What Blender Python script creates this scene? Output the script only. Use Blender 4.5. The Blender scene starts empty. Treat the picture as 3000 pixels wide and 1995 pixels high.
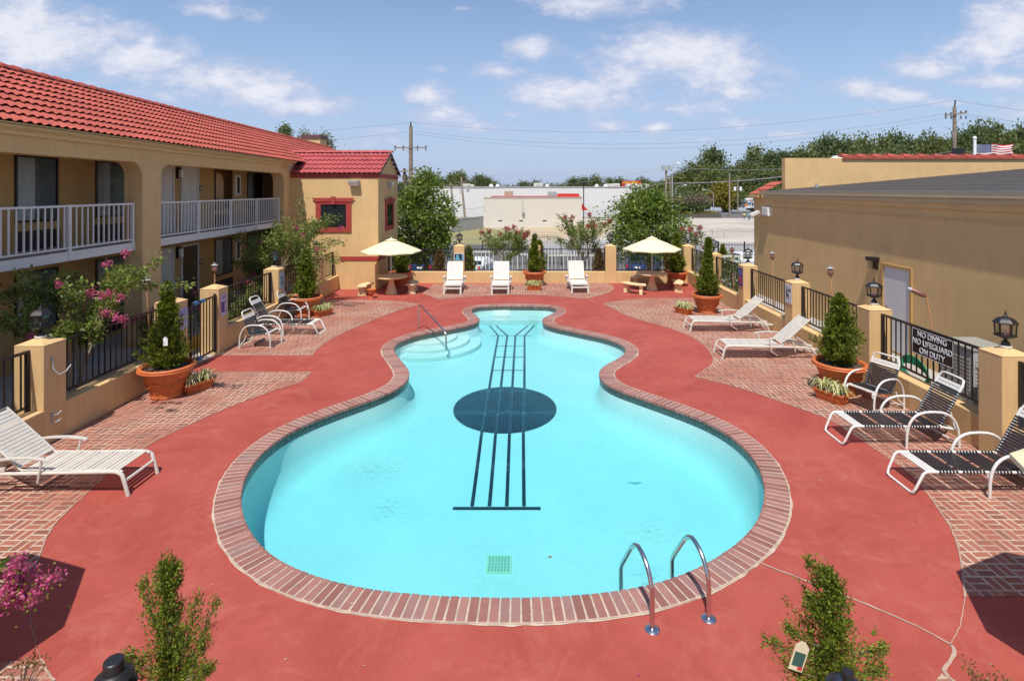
import bpy, bmesh, math, random
import numpy as np
from mathutils import Vector, Matrix
from mathutils.geometry import delaunay_2d_cdt
random.seed(7); rng = np.random.default_rng(7)
C = bpy.context.scene.collection
PI = math.pi
R = math.radians
F, U0, V0, H = 1270.0, 1207.0, 438.0, 4.3

def G(u, v, z=0.0):
    """survey point: where the sight line through (u,v) of the photo meets the level z"""
    y = (H - z) * F / (v - V0)
    return Vector(((u - U0) * y / F, y, z))
def atY(u, v, y):
    return Vector(((u - U0) * y / F, y, H + (V0 - v) * y / F))

# ------------------------------------------------------------------ mesh helper
class MB:
    def __init__(s): s.v = []; s.f = []; s.m = []; s.cur = 0
    def add(s, vs, fs):
        b = len(s.v); s.v += [tuple(p) for p in vs]
        for f in fs: s.f.append(tuple(b + i for i in f)); s.m.append(s.cur)
        return s
    def box(s, x0, x1, y0, y1, z0, z1):
        return s.add([(x0,y0,z0),(x1,y0,z0),(x1,y1,z0),(x0,y1,z0),(x0,y0,z1),(x1,y0,z1),(x1,y1,z1),(x0,y1,z1)],
                     [(0,3,2,1),(4,5,6,7),(0,1,5,4),(1,2,6,5),(2,3,7,6),(3,0,4,7)])
    def bar(s, a, b, w, t, up=(0,0,1)):
        a = Vector(a); b = Vector(b); d = (b-a).normalized(); up = Vector(up)
        if abs(d.dot(up)) > .97: up = Vector((1,0,0))
        sx = d.cross(up).normalized(); uz = sx.cross(d)
        vs = []
        for p in (a, b):
            for i, j in ((-1,-1),(1,-1),(1,1),(-1,1)): vs.append(p + sx*(w/2*i) + uz*(t/2*j))
        return s.add(vs, [(0,1,2,3),(7,6,5,4),(0,4,5,1),(1,5,6,2),(2,6,7,3),(3,7,4,0)])
    def tube(s, pts, r, n=8, close=False, cap=True):
        pts = [Vector(p) for p in pts]; N = len(pts)
        rr = r if isinstance(r, (list, tuple)) else [r]*N
        rings = []; prev = None
        for i, p in enumerate(pts):
            if close: d = pts[(i+1) % N] - pts[i-1]
            else: d = pts[min(i+1, N-1)] - pts[max(i-1, 0)]
            d.normalize()
            if prev is None:
                a = Vector((0,0,1)) if abs(d.z) < .9 else Vector((1,0,0))
                nx = d.cross(a).normalized()
            else:
                nx = (prev - d*prev.dot(d)).normalized()
            prev = nx; ny = d.cross(nx)
            rings.append([p + nx*(math.cos(2*PI*k/n)*rr[i]) + ny*(math.sin(2*PI*k/n)*rr[i]) for k in range(n)])
        vs = [q for rg in rings for q in rg]; fs = []
        M = N if close else N-1
        for i in range(M):
            j = (i+1) % N
            for k in range(n):
                l = (k+1) % n; fs.append((i*n+k, i*n+l, j*n+l, j*n+k))
        if cap and not close:
            fs.append(tuple(range(n))[::-1]); fs.append(tuple((N-1)*n+k for k in range(n)))
        return s.add(vs, fs)
    def lathe(s, prof, n=16, c=(0,0,0), ph=0, cap=True):
        vs = []
        for r, z in prof:
            for k in range(n):
                a = 2*PI*k/n + ph; vs.append((c[0]+r*math.cos(a), c[1]+r*math.sin(a), c[2]+z))
        fs = []
        for i in range(len(prof)-1):
            for k in range(n):
                l = (k+1) % n; fs.append((i*n+k, i*n+l, (i+1)*n+l, (i+1)*n+k))
        if cap:
            fs.append(tuple(range(n))[::-1]); fs.append(tuple((len(prof)-1)*n+k for k in range(n)))
        return s.add(vs, fs)
    def prism(s, poly, z0, z1, ax='z'):
        n = len(poly)
        def P(a, b, c): return (a,b,c) if ax == 'z' else ((c,a,b) if ax == 'x' else (a,c,b))
        vs = [P(a,b,z0) for a,b in poly] + [P(a,b,z1) for a,b in poly]
        fs = [tuple(range(n))[::-1], tuple(range(n,2*n))] + [(i,(i+1)%n,n+(i+1)%n,n+i) for i in range(n)]
        return s.add(vs, fs)
    def ball(s, c, r, n=8, sz=1.0):
        pr = [(r*math.sin(PI*i/n)+1e-4, -r*sz*math.cos(PI*i/n)) for i in range(n+1)]
        return s.lathe(pr, 2*n if n < 6 else n+4, c)
    def xf(s, M, start=0):
        for i in range(start, len(s.v)): s.v[i] = tuple(M @ Vector(s.v[i]))
        return s
    def build(s, name, mat, parent=None, smooth=False, bevel=0):
        me = bpy.data.meshes.new(name); me.from_pydata(s.v, [], s.f)
        for m in (mat if isinstance(mat, (list, tuple)) else [mat]): me.materials.append(m)
        if isinstance(mat, (list, tuple)): me.polygons.foreach_set('material_index', s.m)
        bm = bmesh.new(); bm.from_mesh(me); bmesh.ops.recalc_face_normals(bm, faces=bm.faces)
        if smooth:
            for f in bm.faces: f.smooth = True
            for e in bm.edges:
                if len(e.link_faces) == 2 and e.calc_face_angle(0) > .75: e.smooth = False
        bm.to_mesh(me); bm.free()
        o = bpy.data.objects.new(name, me); C.objects.link(o)
        if parent: o.parent = parent
        if bevel:
            b = o.modifiers.new('b', 'BEVEL'); b.width = bevel; b.segments = 2; b.limit_method = 'ANGLE'; b.angle_limit = R(40)
        return o

def npmesh(name, V, Fq, mat, parent=None, smooth=False):
    me = bpy.data.meshes.new(name)
    V = np.asarray(V, np.float32); Fq = np.asarray(Fq, np.int32)
    me.vertices.add(len(V)); me.vertices.foreach_set('co', V.ravel())
    k = Fq.shape[1]
    me.loops.add(Fq.size); me.loops.foreach_set('vertex_index', Fq.ravel())
    me.polygons.add(len(Fq)); me.polygons.foreach_set('loop_start', np.arange(0, Fq.size, k, dtype=np.int32))
    me.polygons.foreach_set('loop_total', np.full(len(Fq), k, np.int32))
    me.update(calc_edges=True); me.materials.append(mat)
    if smooth: me.shade_smooth()
    o = bpy.data.objects.new(name, me); C.objects.link(o)
    if parent: o.parent = parent
    return o

def tag(o, label=None, cat=None, group=None, kind=None):
    if label: o['label'] = label
    if cat: o['category'] = cat
    if group: o['group'] = group
    if kind: o['kind'] = kind
    return o
def thing(name, label, cat, loc=(0,0,0), rz=0, group=None, sc=None):
    o = bpy.data.objects.new(name, None); C.objects.link(o); o.location = loc; o.rotation_euler = (0,0,rz)
    o.empty_display_size = .2
    if sc: o.scale = sc if isinstance(sc, (tuple, list)) else (sc,)*3
    return tag(o, label, cat, group)
def kids(o): return [c for c in C.objects if c.parent == o]
def dup(root, loc, rz, label, group=None, sc=None):
    def cp(o, par):
        c = o.copy(); C.objects.link(c)
        if par: c.parent = par
        for ch in KID.setdefault(o.name, [x for x in list(C.objects) if x.parent == o]): cp(ch, c)
        return c
    KID = {}
    r = cp(root, None); r.location = loc; r.rotation_euler = (0,0,rz); r['label'] = label
    if group: r['group'] = group
    if sc: r.scale = sc if isinstance(sc, (tuple, list)) else (sc,)*3
    return r

# ------------------------------------------------------------------ materials
def srgb(r, g, b):
    f = lambda c: (c/255/12.92) if c/255 <= .04045 else ((c/255+.055)/1.055)**2.4
    return (f(r), f(g), f(b), 1)
class NT:
    def __init__(s, name):
        s.m = bpy.data.materials.new(name); s.m.use_nodes = True; s.t = s.m.node_tree; s.n = s.t.nodes; s.l = s.t.links
        s.b = s.n['Principled BSDF']; s.out = s.n['Material Output']
    def new(s, ty, **k):
        n = s.n.new(ty)
        for a, v in k.items(): setattr(n, a, v)
        return n
    def link(s, a, b): s.l.new(a, b)
    def co(s, kind='Object'):
        return s.new('ShaderNodeTexCoord').outputs[kind]
    def noise(s, scale, detail=4, rough=.6, co=None, dist=0):
        n = s.new('ShaderNodeTexNoise'); n.inputs['Scale'].default_value = scale; n.inputs['Detail'].default_value = detail
        n.inputs['Roughness'].default_value = rough; n.inputs['Distortion'].default_value = dist
        s.link(co if co else s.co(), n.inputs['Vector']); return n.outputs['Fac']
    def ramp(s, fac, a, ca, b, cb, mid=None):
        r = s.new('ShaderNodeValToRGB'); e = r.color_ramp.elements
        e[0].position = a; e[0].color = ca; e[1].position = b; e[1].color = cb
        if mid: x = e.new(mid[0]); x.color = mid[1]
        s.link(fac, r.inputs[0]); return r.outputs[0]
    def math(s, op, a, b=None, c=None, clamp=False):
        n = s.new('ShaderNodeMath', operation=op, use_clamp=clamp)
        for i, x in enumerate((a, b, c)):
            if x is None: continue
            if isinstance(x, (int, float)): n.inputs[i].default_value = x
            else: s.link(x, n.inputs[i])
        return n.outputs[0]
    def mix(s, fac, a, b, ty='MIX'):
        n = s.new('ShaderNodeMix', data_type='RGBA', blend_type=ty)
        for i, x in ((0, fac), (6, a), (7, b)):
            if isinstance(x, (int, float)): n.inputs[i].default_value = x
            elif isinstance(x, tuple): n.inputs[i].default_value = x
            else: s.link(x, n.inputs[i])
        return n.outputs[2]
    def bump(s, h, strength=.3, dist=.01):
        b = s.new('ShaderNodeBump'); b.inputs['Strength'].default_value = strength; b.inputs['Distance'].default_value = dist
        s.link(h, b.inputs['Height']); s.link(b.outputs[0], s.b.inputs['Normal'])
def sh(c, k): return (min(1,c[0]*k), min(1,c[1]*k), min(1,c[2]*k), 1)
def simple(name, col, rough=.6, var=.12, scale=3, bump=0, bscale=60, metal=0, spec=.5, dist=.01, big=None):
    t = NT(name); n = t.noise(scale, 6, .65)
    c = t.ramp(n, .3, sh(col, 1-var), .7, sh(col, 1+var))
    if big:
        n2 = t.noise(big[0], 5, .7, dist=.6); c = t.mix(t.ramp(n2, .5, (0,0,0,1), .75, (1,1,1,1)), c, big[1])
    t.link(c, t.b.inputs['Base Color']); t.b.inputs['Roughness'].default_value = rough
    t.b.inputs['Metallic'].default_value = metal; t.b.inputs['Specular IOR Level'].default_value = spec
    if bump: t.bump(t.noise(bscale, 5, .7), bump, dist)
    return t.m

OCHRE = (.67,.445,.215,1)
def stucco(name, col, courses=False):
    t = NT(name); co = t.co()
    n = t.noise(1.3, 6, .7); c = t.ramp(n, .3, sh(col,.9), .72, sh(col,1.07))
    # rain streaks and grime with an outline of their own
    mp = t.new('ShaderNodeMapping'); mp.inputs['Scale'].default_value = (5,5,.5); t.link(co, mp.inputs[0])
    st = t.noise(1.6, 6, .75, mp.outputs[0]); c = t.mix(t.ramp(st, .50, (0,0,0,1), .8, (.42,.42,.42,1)), c, sh(col,.62)); c = t.mix(t.ramp(t.noise(22, 6, .8), .5, (0,0,0,1), .75, (.35,.35,.35,1)), c, sh(col,.75))
    t.link(c, t.b.inputs['Base Color']); t.b.inputs['Roughness'].default_value = .85; t.b.inputs['Specular IOR Level'].default_value = .2
    h = t.noise(55, 6, .75)
    if courses:
        sx = t.new('ShaderNodeSeparateXYZ'); t.link(co, sx.inputs[0])
        z = t.math('ADD', sx.outputs[2], t.math('MULTIPLY', t.noise(2.5,2), .05))
        fr = t.math('FRACT', t.math('DIVIDE', z, .21)); ln = t.math('LESS_THAN', fr, .07)
        h = t.math('ADD', h, t.math('MULTIPLY', ln, -.9))
    t.bump(h, .5, .012); return t.m

M = {}
M['stucco'] = stucco('stucco_ochre', OCHRE); M['stuccoC'] = stucco('stucco_block', OCHRE, True)
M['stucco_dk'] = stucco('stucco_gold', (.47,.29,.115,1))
M['redtrim'] = simple('red_trim', (.36,.045,.035,1), .6, .1, 4, .2, 80)
M['iron'] = simple('black_iron', (.016,.014,.015,1), .4, .3, 20)
M['white_metal'] = simple('white_paint', (.68,.66,.61,1), .35, .05, 8)
M['white_rail'] = simple('white_rail', (.66,.64,.62,1), .45, .07, 6)
M['white_resin'] = simple('white_resin', (.64,.61,.545,1), .45, .06, 9)
M['cream'] = simple('canvas', (.78,.69,.44,1), .85, .05, 3, .25, 200)
M['steel'] = simple('steel', (.62,.60,.60,1), .18, .06, 10, metal=1)
M['greymetal'] = simple('grey_metal', (.36,.37,.37,1), .5, .1, 5)
M['concrete'] = simple('concrete', (.40,.37,.33,1), .9, .12, .8, .2, 40)
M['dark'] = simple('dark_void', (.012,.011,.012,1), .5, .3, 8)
M['grille'] = simple('dark_grille', (.02,.018,.02,1), .5, .3, 8)
M['door'] = simple('door_white', (.58,.55,.50,1), .5, .05, 2)
M['doorgrey'] = simple('door_grey', (.62,.60,.61,1), .5, .05, 2)
M['plaque'] = simple('plaque', (.03,.02,.02,1), .4, .1)
M['bark'] = simple('bark', (.16,.11,.075,1), .9, .35, 12, .5, 60)
M['bark_pale'] = simple('bark_pale', (.30,.23,.17,1), .85, .25, 14, .3, 60)
M['pole'] = simple('pole_wood', (.26,.20,.15,1), .9, .25, 3, .5, 20)
M['soil'] = simple('soil', (.10,.075,.055,1), .95, .5, 25, .8, 60, dist=.03)
M['bamboo'] = simple('bamboo', (.50,.26,.11,1), .6, .2, 10)
M['copper'] = simple('copper', (.25,.12,.085,1), .45, .25, 12, metal=.3)
M['stone_tan'] = simple('cast_stone', (.72,.54,.30,1), .8, .12, 7, .5, 50)
M['blackstrap'] = simple('vinyl_black', (.022,.022,.028,1), .32, .2, 20)
M['bluecar'] = simple('paint_blue', (.02,.05,.16,1), .2, .05, 2)
M['whitecar'] = simple('paint_white', (.70,.70,.70,1), .25, .03, 2)
M['silver'] = simple('paint_silver', (.35,.38,.42,1), .25, .03, 2)
M['tyre'] = simple('tyre', (.015,.015,.015,1), .8, .2)
M['taillight'] = simple('taillight', (.55,.01,.02,1), .25, .05)
M['whitewall'] = simple('white_wall', (.62,.60,.585,1), .85, .03, .12, .1, 8)
M['blockwall'] = simple('block_wall', (.60,.555,.47,1), .85, .05, .25, .1, 8)
M['asphalt'] = simple('asphalt', (.125,.12,.12,1), .9, .2, .35, .3, 30)
M['lot'] = simple('lot_concrete', (.47,.41,.345,1), .9, .22, .06, .2, 6, big=(.035, (.29,.26,.23,1)))
M['drygrass'] = simple('dry_grass', (.27,.235,.10,1), .95, .28, .5, .6, 6, big=(.09,(.19,.20,.06,1)))
M['greyfence'] = simple('grey_fence', (.46,.44,.41,1), .9, .1, 2)
M['membrane'] = simple('roof_membrane', (.062,.052,.046,1), .95, .18, 1.2, .3, 30)
M['skin'] = simple('skin', (.42,.24,.16,1), .6, .05)
M['yellowshirt'] = simple('shirt_yellow', (.60,.62,.12,1), .8, .08)
M['blueshirt'] = simple('shirt_blue', (.12,.42,.52,1), .8, .08)
M['jeans'] = simple('jeans', (.10,.15,.24,1), .8, .1)
M['shorts'] = simple('shorts', (.09,.085,.07,1), .8, .1)
M['yellow'] = simple('yellow_paint', (.62,.40,.04,1), .7, .15)
M['hose'] = simple('hose', (.02,.22,.12,1), .4, .1)
M['red'] = simple('red_paint', (.55,.03,.02,1), .5, .05)
M['signyellow'] = simple('sign_yellow', (.85,.65,.05,1), .5, .05)
M['txtwhite'] = simple('letter_white', (.82,.82,.82,1), .5, .02)
M['signblack'] = simple('sign_black', (.02,.014,.016,1), .35, .1)
M['txtblue'] = simple('letter_blue', (.02,.10,.30,1), .5, .02)

def terracotta():
    t = NT('terracotta'); col = (.56,.145,.04,1)
    n = t.noise(4, 6, .7); c = t.ramp(n, .3, sh(col,.8), .7, sh(col,1.15))
    t.link(c, t.b.inputs['Base Color']); t.b.inputs['Roughness'].default_value = .6; t.bump(t.noise(70,4), .2, .005); return t.m
M['terra'] = terracotta()

def tile_red(name, col):
    t = NT(name); n = t.noise(.9, 6, .7, dist=.4); c = t.ramp(n, .3, sh(col,.82), .7, sh(col,1.12))
    n2 = t.noise(14, 4, .8); c = t.mix(t.ramp(n2, .62, (0,0,0,1), .8, (.4,.4,.4,1)), c, sh(col,.55)); sp = t.new('ShaderNodeSeparateXYZ'); t.link(t.co(), sp.inputs[0]); cb = t.new('ShaderNodeCombineXYZ'); t.link(t.math('FLOOR', t.math('DIVIDE', sp.outputs[0], .314)), cb.inputs[0]); t.link(t.math('FLOOR', t.math('DIVIDE', sp.outputs[1], .43)), cb.inputs[1]); wh = t.new('ShaderNodeTexWhiteNoise', noise_dimensions='2D'); t.link(cb.outputs[0], wh.inputs['Vector']); c = t.mix(t.ramp(wh.outputs['Value'], .0, (.5,.5,.5,1), .55, (0,0,0,1)), c, sh(col,.68))
    t.link(c, t.b.inputs['Base Color']); t.b.inputs['Roughness'].default_value = .65; t.b.inputs['Specular IOR Level'].default_value = .35
    t.bump(t.noise(90,4), .2, .004); return t.m
M['rooftile'] = tile_red('roof_tile', (.45,.098,.068,1)); M['rooftile2'] = tile_red('roof_tile_crimson', (.44,.085,.085,1))

def deck_red():
    t = NT('deck_red'); co = t.co(); col = (.395,.068,.047,1)
    n = t.noise(.8, 9, .78, dist=.5); c = t.ramp(n, .32, sh(col,.76), .72, (.42,.092,.070,1))
    n2 = t.noise(1.5, 9, .8, dist=1.2); c = t.mix(t.ramp(n2, .50, (0,0,0,1), .80, (.65,.65,.65,1)), c, (.46,.165,.125,1))   # worn pale patches
    n3 = t.noise(26, 6, .8); c = t.mix(t.ramp(n3, .60, (0,0,0,1), .74, (.5,.5,.5,1)), c, (.31,.05,.04,1)); c = t.mix(t.ramp(t.noise(60, 4, .8), .66, (0,0,0,1), .8, (.5,.5,.5,1)), c, (.50,.20,.16,1)); c = t.mix(t.ramp(t.noise(.28, 5, .6, dist=1.5), .52, (0,0,0,1), .6, (.28,.28,.28,1)), c, (.30,.052,.042,1))
    v = t.new('ShaderNodeTexVoronoi', feature='DISTANCE_TO_EDGE'); v.inputs['Scale'].default_value = .42
    wp = t.new('ShaderNodeVectorMath', operation='ADD'); nn = t.new('ShaderNodeTexNoise'); nn.inputs['Scale'].default_value = 1.1; nn.inputs['Detail'].default_value = 5
    t.link(co, nn.inputs['Vector']); t.link(nn.outputs['Color'], wp.inputs[1]); t.link(co, wp.inputs[0]); t.link(wp.outputs[0], v.inputs['Vector'])
    crack = t.math('LESS_THAN', v.outputs['Distance'], .0022)
    c = t.mix(t.math('MULTIPLY', crack, .15), c, (.26,.05,.045,1))
    t.link(c, t.b.inputs['Base Color']); t.b.inputs['Roughness'].default_value = .72; t.b.inputs['Specular IOR Level'].default_value = .3
    t.bump(t.noise(45, 7, .75), .35, .006); return t.m
M['deck'] = deck_red()

def weave():
    """basket-weave paving: pairs of bricks, turned by a quarter from square to square"""
    t = NT('brick_weave'); co = t.co(); S = .212
    wn = t.new('ShaderNodeTexNoise'); wn.inputs['Scale'].default_value = 3; t.link(co, wn.inputs['Vector'])
    ws = t.new('ShaderNodeVectorMath', operation='SCALE'); ws.inputs['Scale'].default_value = .02; t.link(wn.outputs['Color'], ws.inputs[0])
    wa = t.new('ShaderNodeVectorMath', operation='ADD'); t.link(co, wa.inputs[0]); t.link(ws.outputs[0], wa.inputs[1])
    sp = t.new('ShaderNodeSeparateXYZ'); t.link(wa.outputs[0], sp.inputs[0])
    X = t.math('DIVIDE', sp.outputs[0], S); Y = t.math('DIVIDE', sp.outputs[1], S)
    fx = t.math('FLOOR', X); fy = t.math('FLOOR', Y); lx = t.math('SUBTRACT', X, fx); ly = t.math('SUBTRACT', Y, fy)
    par = t.math('FLOORED_MODULO', t.math('ADD', fx, fy), 2.0)
    tt = t.math('ADD', t.math('MULTIPLY', ly, par), t.math('MULTIPLY', lx, t.math('SUBTRACT', 1.0, par)))
    t2 = t.math('MULTIPLY', tt, 2.0); k = t.math('FLOOR', t2); lt = t.math('SUBTRACT', t2, k)
    def edge(x, w): return t.math('MAXIMUM', t.math('LESS_THAN', x, w), t.math('GREATER_THAN', x, 1-w))
    mo = t.math('MAXIMUM', t.math('MAXIMUM', edge(lx, .052), edge(ly, .052)), edge(lt, .11))
    wh = t.new('ShaderNodeTexWhiteNoise', noise_dimensions='3D'); cb = t.new('ShaderNodeCombineXYZ')
    t.link(fx, cb.inputs[0]); t.link(fy, cb.inputs[1]); t.link(k, cb.inputs[2]); t.link(cb.outputs[0], wh.inputs['Vector'])
    c = t.ramp(wh.outputs['Value'], 0, (.23,.090,.065,1), 1, (.38,.145,.095,1), (.5,(.33,.11,.073,1)))
    n = t.noise(.45, 6, .75, dist=.6)
    c = t.mix(t.ramp(n, .42, (0,0,0,1), .75, (.65,.65,.65,1)), c, (.30,.18,.135,1))     # weathering
    n2 = t.noise(30, 5, .8); c = t.mix(t.ramp(n2, .5, (0,0,0,1), .8, (.5,.5,.5,1)), c, (.22,.10,.08,1))
    mc = t.ramp(t.noise(5, 5), .3, (.42,.31,.23,1), .7, (.60,.48,.375,1))
    patch = t.ramp(t.noise(.9, 4, .6), .42, (.35,.35,.35,1), .58, (1,1,1,1))
    c = t.mix(t.math('MULTIPLY', mo, patch), c, mc)
    t.link(c, t.b.inputs['Base Color']); t.b.inputs['Roughness'].default_value = .8; t.b.inputs['Specular IOR Level'].default_value = .25
    t.bump(t.math('SUBTRACT', t.noise(40, 4), t.math('MULTIPLY', mo, .8)), .5, .006); return t.m
M['weave'] = weave()

def island(name, cols, rough=.75, scale=None):
    t = NT(name); g = t.new('ShaderNodeNewGeometry'); r = t.new('ShaderNodeValToRGB'); e = r.color_ramp.elements
    e[0].color = cols[0]; e[0].position = 0; e[1].color = cols[-1]; e[1].position = 1
    for i, c in enumerate(cols[1:-1]): x = e.new((i+1)/(len(cols)-1)); x.color = c
    t.link(g.outputs['Random Per Island'], r.inputs[0]); c = r.outputs[0]
    n = t.noise(9 if scale is None else scale, 4, .7); c = t.mix(t.ramp(n, .5, (0,0,0,1), .75, (.4,.4,.4,1)), c, sh(cols[0], .6))
    t.link(c, t.b.inputs['Base Color']); t.b.inputs['Roughness'].default_value = rough; return t
M['copebrick'] = island('coping_brick', [(.23,.095,.078,1),(.29,.125,.10,1),(.345,.165,.14,1),(.27,.15,.13,1)], .7).m
M['mortar'] = simple('mortar', (.47,.375,.29,1), .9, .25, 8, .5, 60)
def leafmat(name, cols, trans=.25, rough=.5):
    t = island(name, cols, rough, 1.5); c = t.b.inputs['Base Color'].links[0].from_socket
    tr = t.new('ShaderNodeBsdfTranslucent'); mx = t.new('ShaderNodeMixShader'); mx.inputs[0].default_value = trans
    cc = t.mix(.5, c, (.25,.35,.03,1)); t.link(cc, tr.inputs[0]); t.link(t.b.outputs[0], mx.inputs[1]); t.link(tr.outputs[0], mx.inputs[2])
    t.link(mx.outputs[0], t.out.inputs[0]); t.b.inputs['Specular IOR Level'].default_value = .35; return t.m
M['conifer'] = leafmat('leaf_conifer', [(.05,.07,.006,1),(.13,.17,.012,1),(.26,.30,.03,1)], .25, .6)
M['crape'] = leafmat('leaf_crape', [(.06,.10,.012,1),(.13,.20,.03,1),(.24,.30,.07,1),(.24,.18,.05,1)], .3)
M['pear'] = leafmat('leaf_pear', [(.05,.09,.015,1),(.14,.21,.03,1),(.30,.36,.08,1)], .35, .35)
M['hill'] = leafmat('leaf_hill', [(.06,.085,.04,1),(.12,.155,.06,1),(.18,.21,.09,1)], .3, .7)
M['hill2'] = leafmat('leaf_hill_olive', [(.08,.10,.04,1),(.15,.17,.05,1),(.22,.23,.08,1)], .3, .7)
M['goldleaf'] = leafmat('leaf_gold', [(.14,.13,.01,1),(.24,.20,.02,1),(.28,.17,.03,1)], .2, .7)
M['lime'] = leafmat('leaf_lime', [(.12,.15,.01,1),(.22,.24,.02,1),(.30,.28,.03,1)], .25)
M['deadleaf'] = leafmat('leaf_brown', [(.14,.075,.02,1),(.24,.13,.04,1)], .15)
M['spider'] = leafmat('leaf_spider', [(.28,.33,.08,1),(.58,.58,.25,1),(.74,.70,.42,1)], .25)
M['pink'] = leafmat('petal_pink', [(.42,.035,.12,1),(.58,.07,.22,1),(.62,.17,.30,1)], .3)
M['redpetal'] = leafmat('petal_red', [(.40,.02,.06,1),(.55,.05,.13,1)], .3)
M['mauve'] = leafmat('petal_mauve', [(.28,.13,.17,1),(.42,.22,.27,1),(.10,.12,.05,1)], .3)

def glass():
    t = NT('window_glass'); g = t.new('ShaderNodeBsdfGlossy'); g.inputs['Roughness'].default_value = .02
    tr = t.new('ShaderNodeBsdfTransparent'); tr.inputs[0].default_value = (.80,.83,.83,1)
    fr = t.new('ShaderNodeFresnel'); fr.inputs[0].default_value = 1.6; mx = t.new('ShaderNodeMixShader')
    t.link(fr.outputs[0], mx.inputs[0]); t.link(tr.outputs[0], mx.inputs[1]); t.link(g.outputs[0], mx.inputs[2]); t.link(mx.outputs[0], t.out.inputs[0])
    return t.m
M['glass'] = glass()
def darkglass():
    t = NT('dark_glass'); t.b.inputs['Base Color'].default_value = (.015,.02,.022,1); t.b.inputs['Roughness'].default_value = .04
    t.b.inputs['Specular IOR Level'].default_value = .9; return t.m
M['dglass'] = darkglass()
def lampglass():
    t = NT('lamp_glass'); g = t.new('ShaderNodeBsdfGlossy'); g.inputs['Roughness'].default_value = .05
    tr = t.new('ShaderNodeBsdfTransparent'); tr.inputs[0].default_value = (.8,.82,.8,1); mx = t.new('ShaderNodeMixShader'); mx.inputs[0].default_value = .12
    t.link(tr.outputs[0], mx.inputs[1]); t.link(g.outputs[0], mx.inputs[2]); t.link(mx.outputs[0], t.out.inputs[0]); return t.m
M['lglass'] = lampglass()
M['beige_metal'] = simple('beige_paint', (.60,.56,.49,1), .4, .06, 8)
M['curtain'] = simple('curtain', (.74,.70,.67,1), .9, .1, 3); M['sheer'] = simple('sheer', (.24,.24,.235,1), .9, .35, 1.5)  # sheer toned dark to stand for the unlit room behind it

# ------------------------------------------------------------------ camera, sky, sun
sc = bpy.context.scene
cam = bpy.data.cameras.new('camera'); co_ = bpy.data.objects.new('camera', cam); C.objects.link(co_); sc.camera = co_
co_.location = (0,0,H); co_.rotation_euler = (R(90),0,0)
cam.sensor_width = 36; cam.lens = 36*F/2358; cam.shift_x = -(U0-1179)/2358; cam.shift_y = -(784-V0)/2358
cam.clip_end = 3000; cam.clip_start = .05
EL = R(62); AZ = math.atan(.22)
tosun = Vector((-math.sin(AZ)*math.cos(EL), -math.cos(AZ)*math.cos(EL), math.sin(EL)))
sl = bpy.data.lights.new('sun', 'SUN'); so = bpy.data.objects.new('sun', sl); C.objects.link(so)
sl.energy = 4.0; sl.angle = R(.53); sl.color = (1,.955,.88); so.rotation_euler = tosun.to_track_quat('Z','Y').to_euler()
w = bpy.data.worlds.new('World'); sc.world = w; w.use_nodes = True
class WT(NT):
    def __init__(s): s.t = w.node_tree; s.n = s.t.nodes; s.l = s.t.links
t = WT(); bg = t.n['Background']
sky = t.new('ShaderNodeTexSky', sky_type='NISHITA'); sky.sun_disc = False; sky.sun_elevation = EL
sky.sun_rotation = math.atan2(tosun.x, tosun.y); sky.air_density = 1.0; sky.dust_density = .6; sky.ozone_density = 2.2; sky.altitude = 50
gen = t.co('Generated'); sp = t.new('ShaderNodeSeparateXYZ'); t.link(gen, sp.inputs[0])
yy = t.math('MAXIMUM', t.math('ABSOLUTE', sp.outputs[1]), .08)
gx = t.math('DIVIDE', sp.outputs[0], yy); gz = t.math('DIVIDE', sp.outputs[2], yy)
cb = t.new('ShaderNodeCombineXYZ'); t.link(gx, cb.inputs[0]); t.link(gz, cb.inputs[1])
BL = [(110,95,250,75,1),(20,60,160,80,1),(300,135,170,55,.9),(500,185,190,48,.9),(600,215,150,40,.9),(700,243,120,26,1),(430,215,160,30,.6),
 (1370,8,190,34,.8),(500,25,130,26,.55),(600,40,60,18,.5),(340,95,40,20,.7),
 (1560,125,200,62,1),(1640,165,170,70,.85),(1450,180,130,40,.8),(1290,212,130,38,1),(1330,235,160,34,.7),(1225,112,75,36,.8),(1150,165,70,22,.6),
 (985,222,65,28,.85),(1010,268,95,30,.7),(1090,292,80,22,.6),(1640,240,150,30,.55),(1400,292,55,18,.7),(1510,294,55,18,.7),(1720,280,80,20,.6),(1180,265,30,12,.6),(1015,158,30,12,.6),
 (2270,110,120,50,.95),(2330,60,110,90,1),(2130,160,100,32,.9),(1975,200,90,28,.85),(2070,215,120,26,.8),(2280,188,140,24,.7),(1900,205,50,16,.4),(1820,310,80,14,.6),(2330,255,120,26,.6),(1100,300,300,20,.3),(850,330,160,26,.35),(1700,215,110,26,.7),(1760,195,60,16,.6),(900,300,60,12,.5),(1550,250,120,20,.6),(2180,235,120,14,.5),(1620,322,120,12,.45),(1300,320,120,10,.4),(200,190,120,18,.45),(1070,20,40,8,.4),(2000,255,90,10,.4)]
acc = None
for (u, v, ru, rv, s) in BL:
    mp = t.new('ShaderNodeMapping', vector_type='TEXTURE')
    mp.inputs['Location'].default_value = ((u-U0)/F, (V0-v)/F, 0); mp.inputs['Scale'].default_value = (ru/F*1.5, rv/F*1.6, 1)
    t.link(cb.outputs[0], mp.inputs[0]); g = t.new('ShaderNodeTexGradient', gradient_type='SPHERICAL'); t.link(mp.outputs[0], g.inputs[0])
    k = t.math('MULTIPLY', g.outputs['Fac'], s); acc = k if acc is None else t.math('MAXIMUM', acc, k)
mp = t.new('ShaderNodeMapping'); mp.inputs['Scale'].default_value = (1,1.9,1); t.link(cb.outputs[0], mp.inputs[0])
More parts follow.
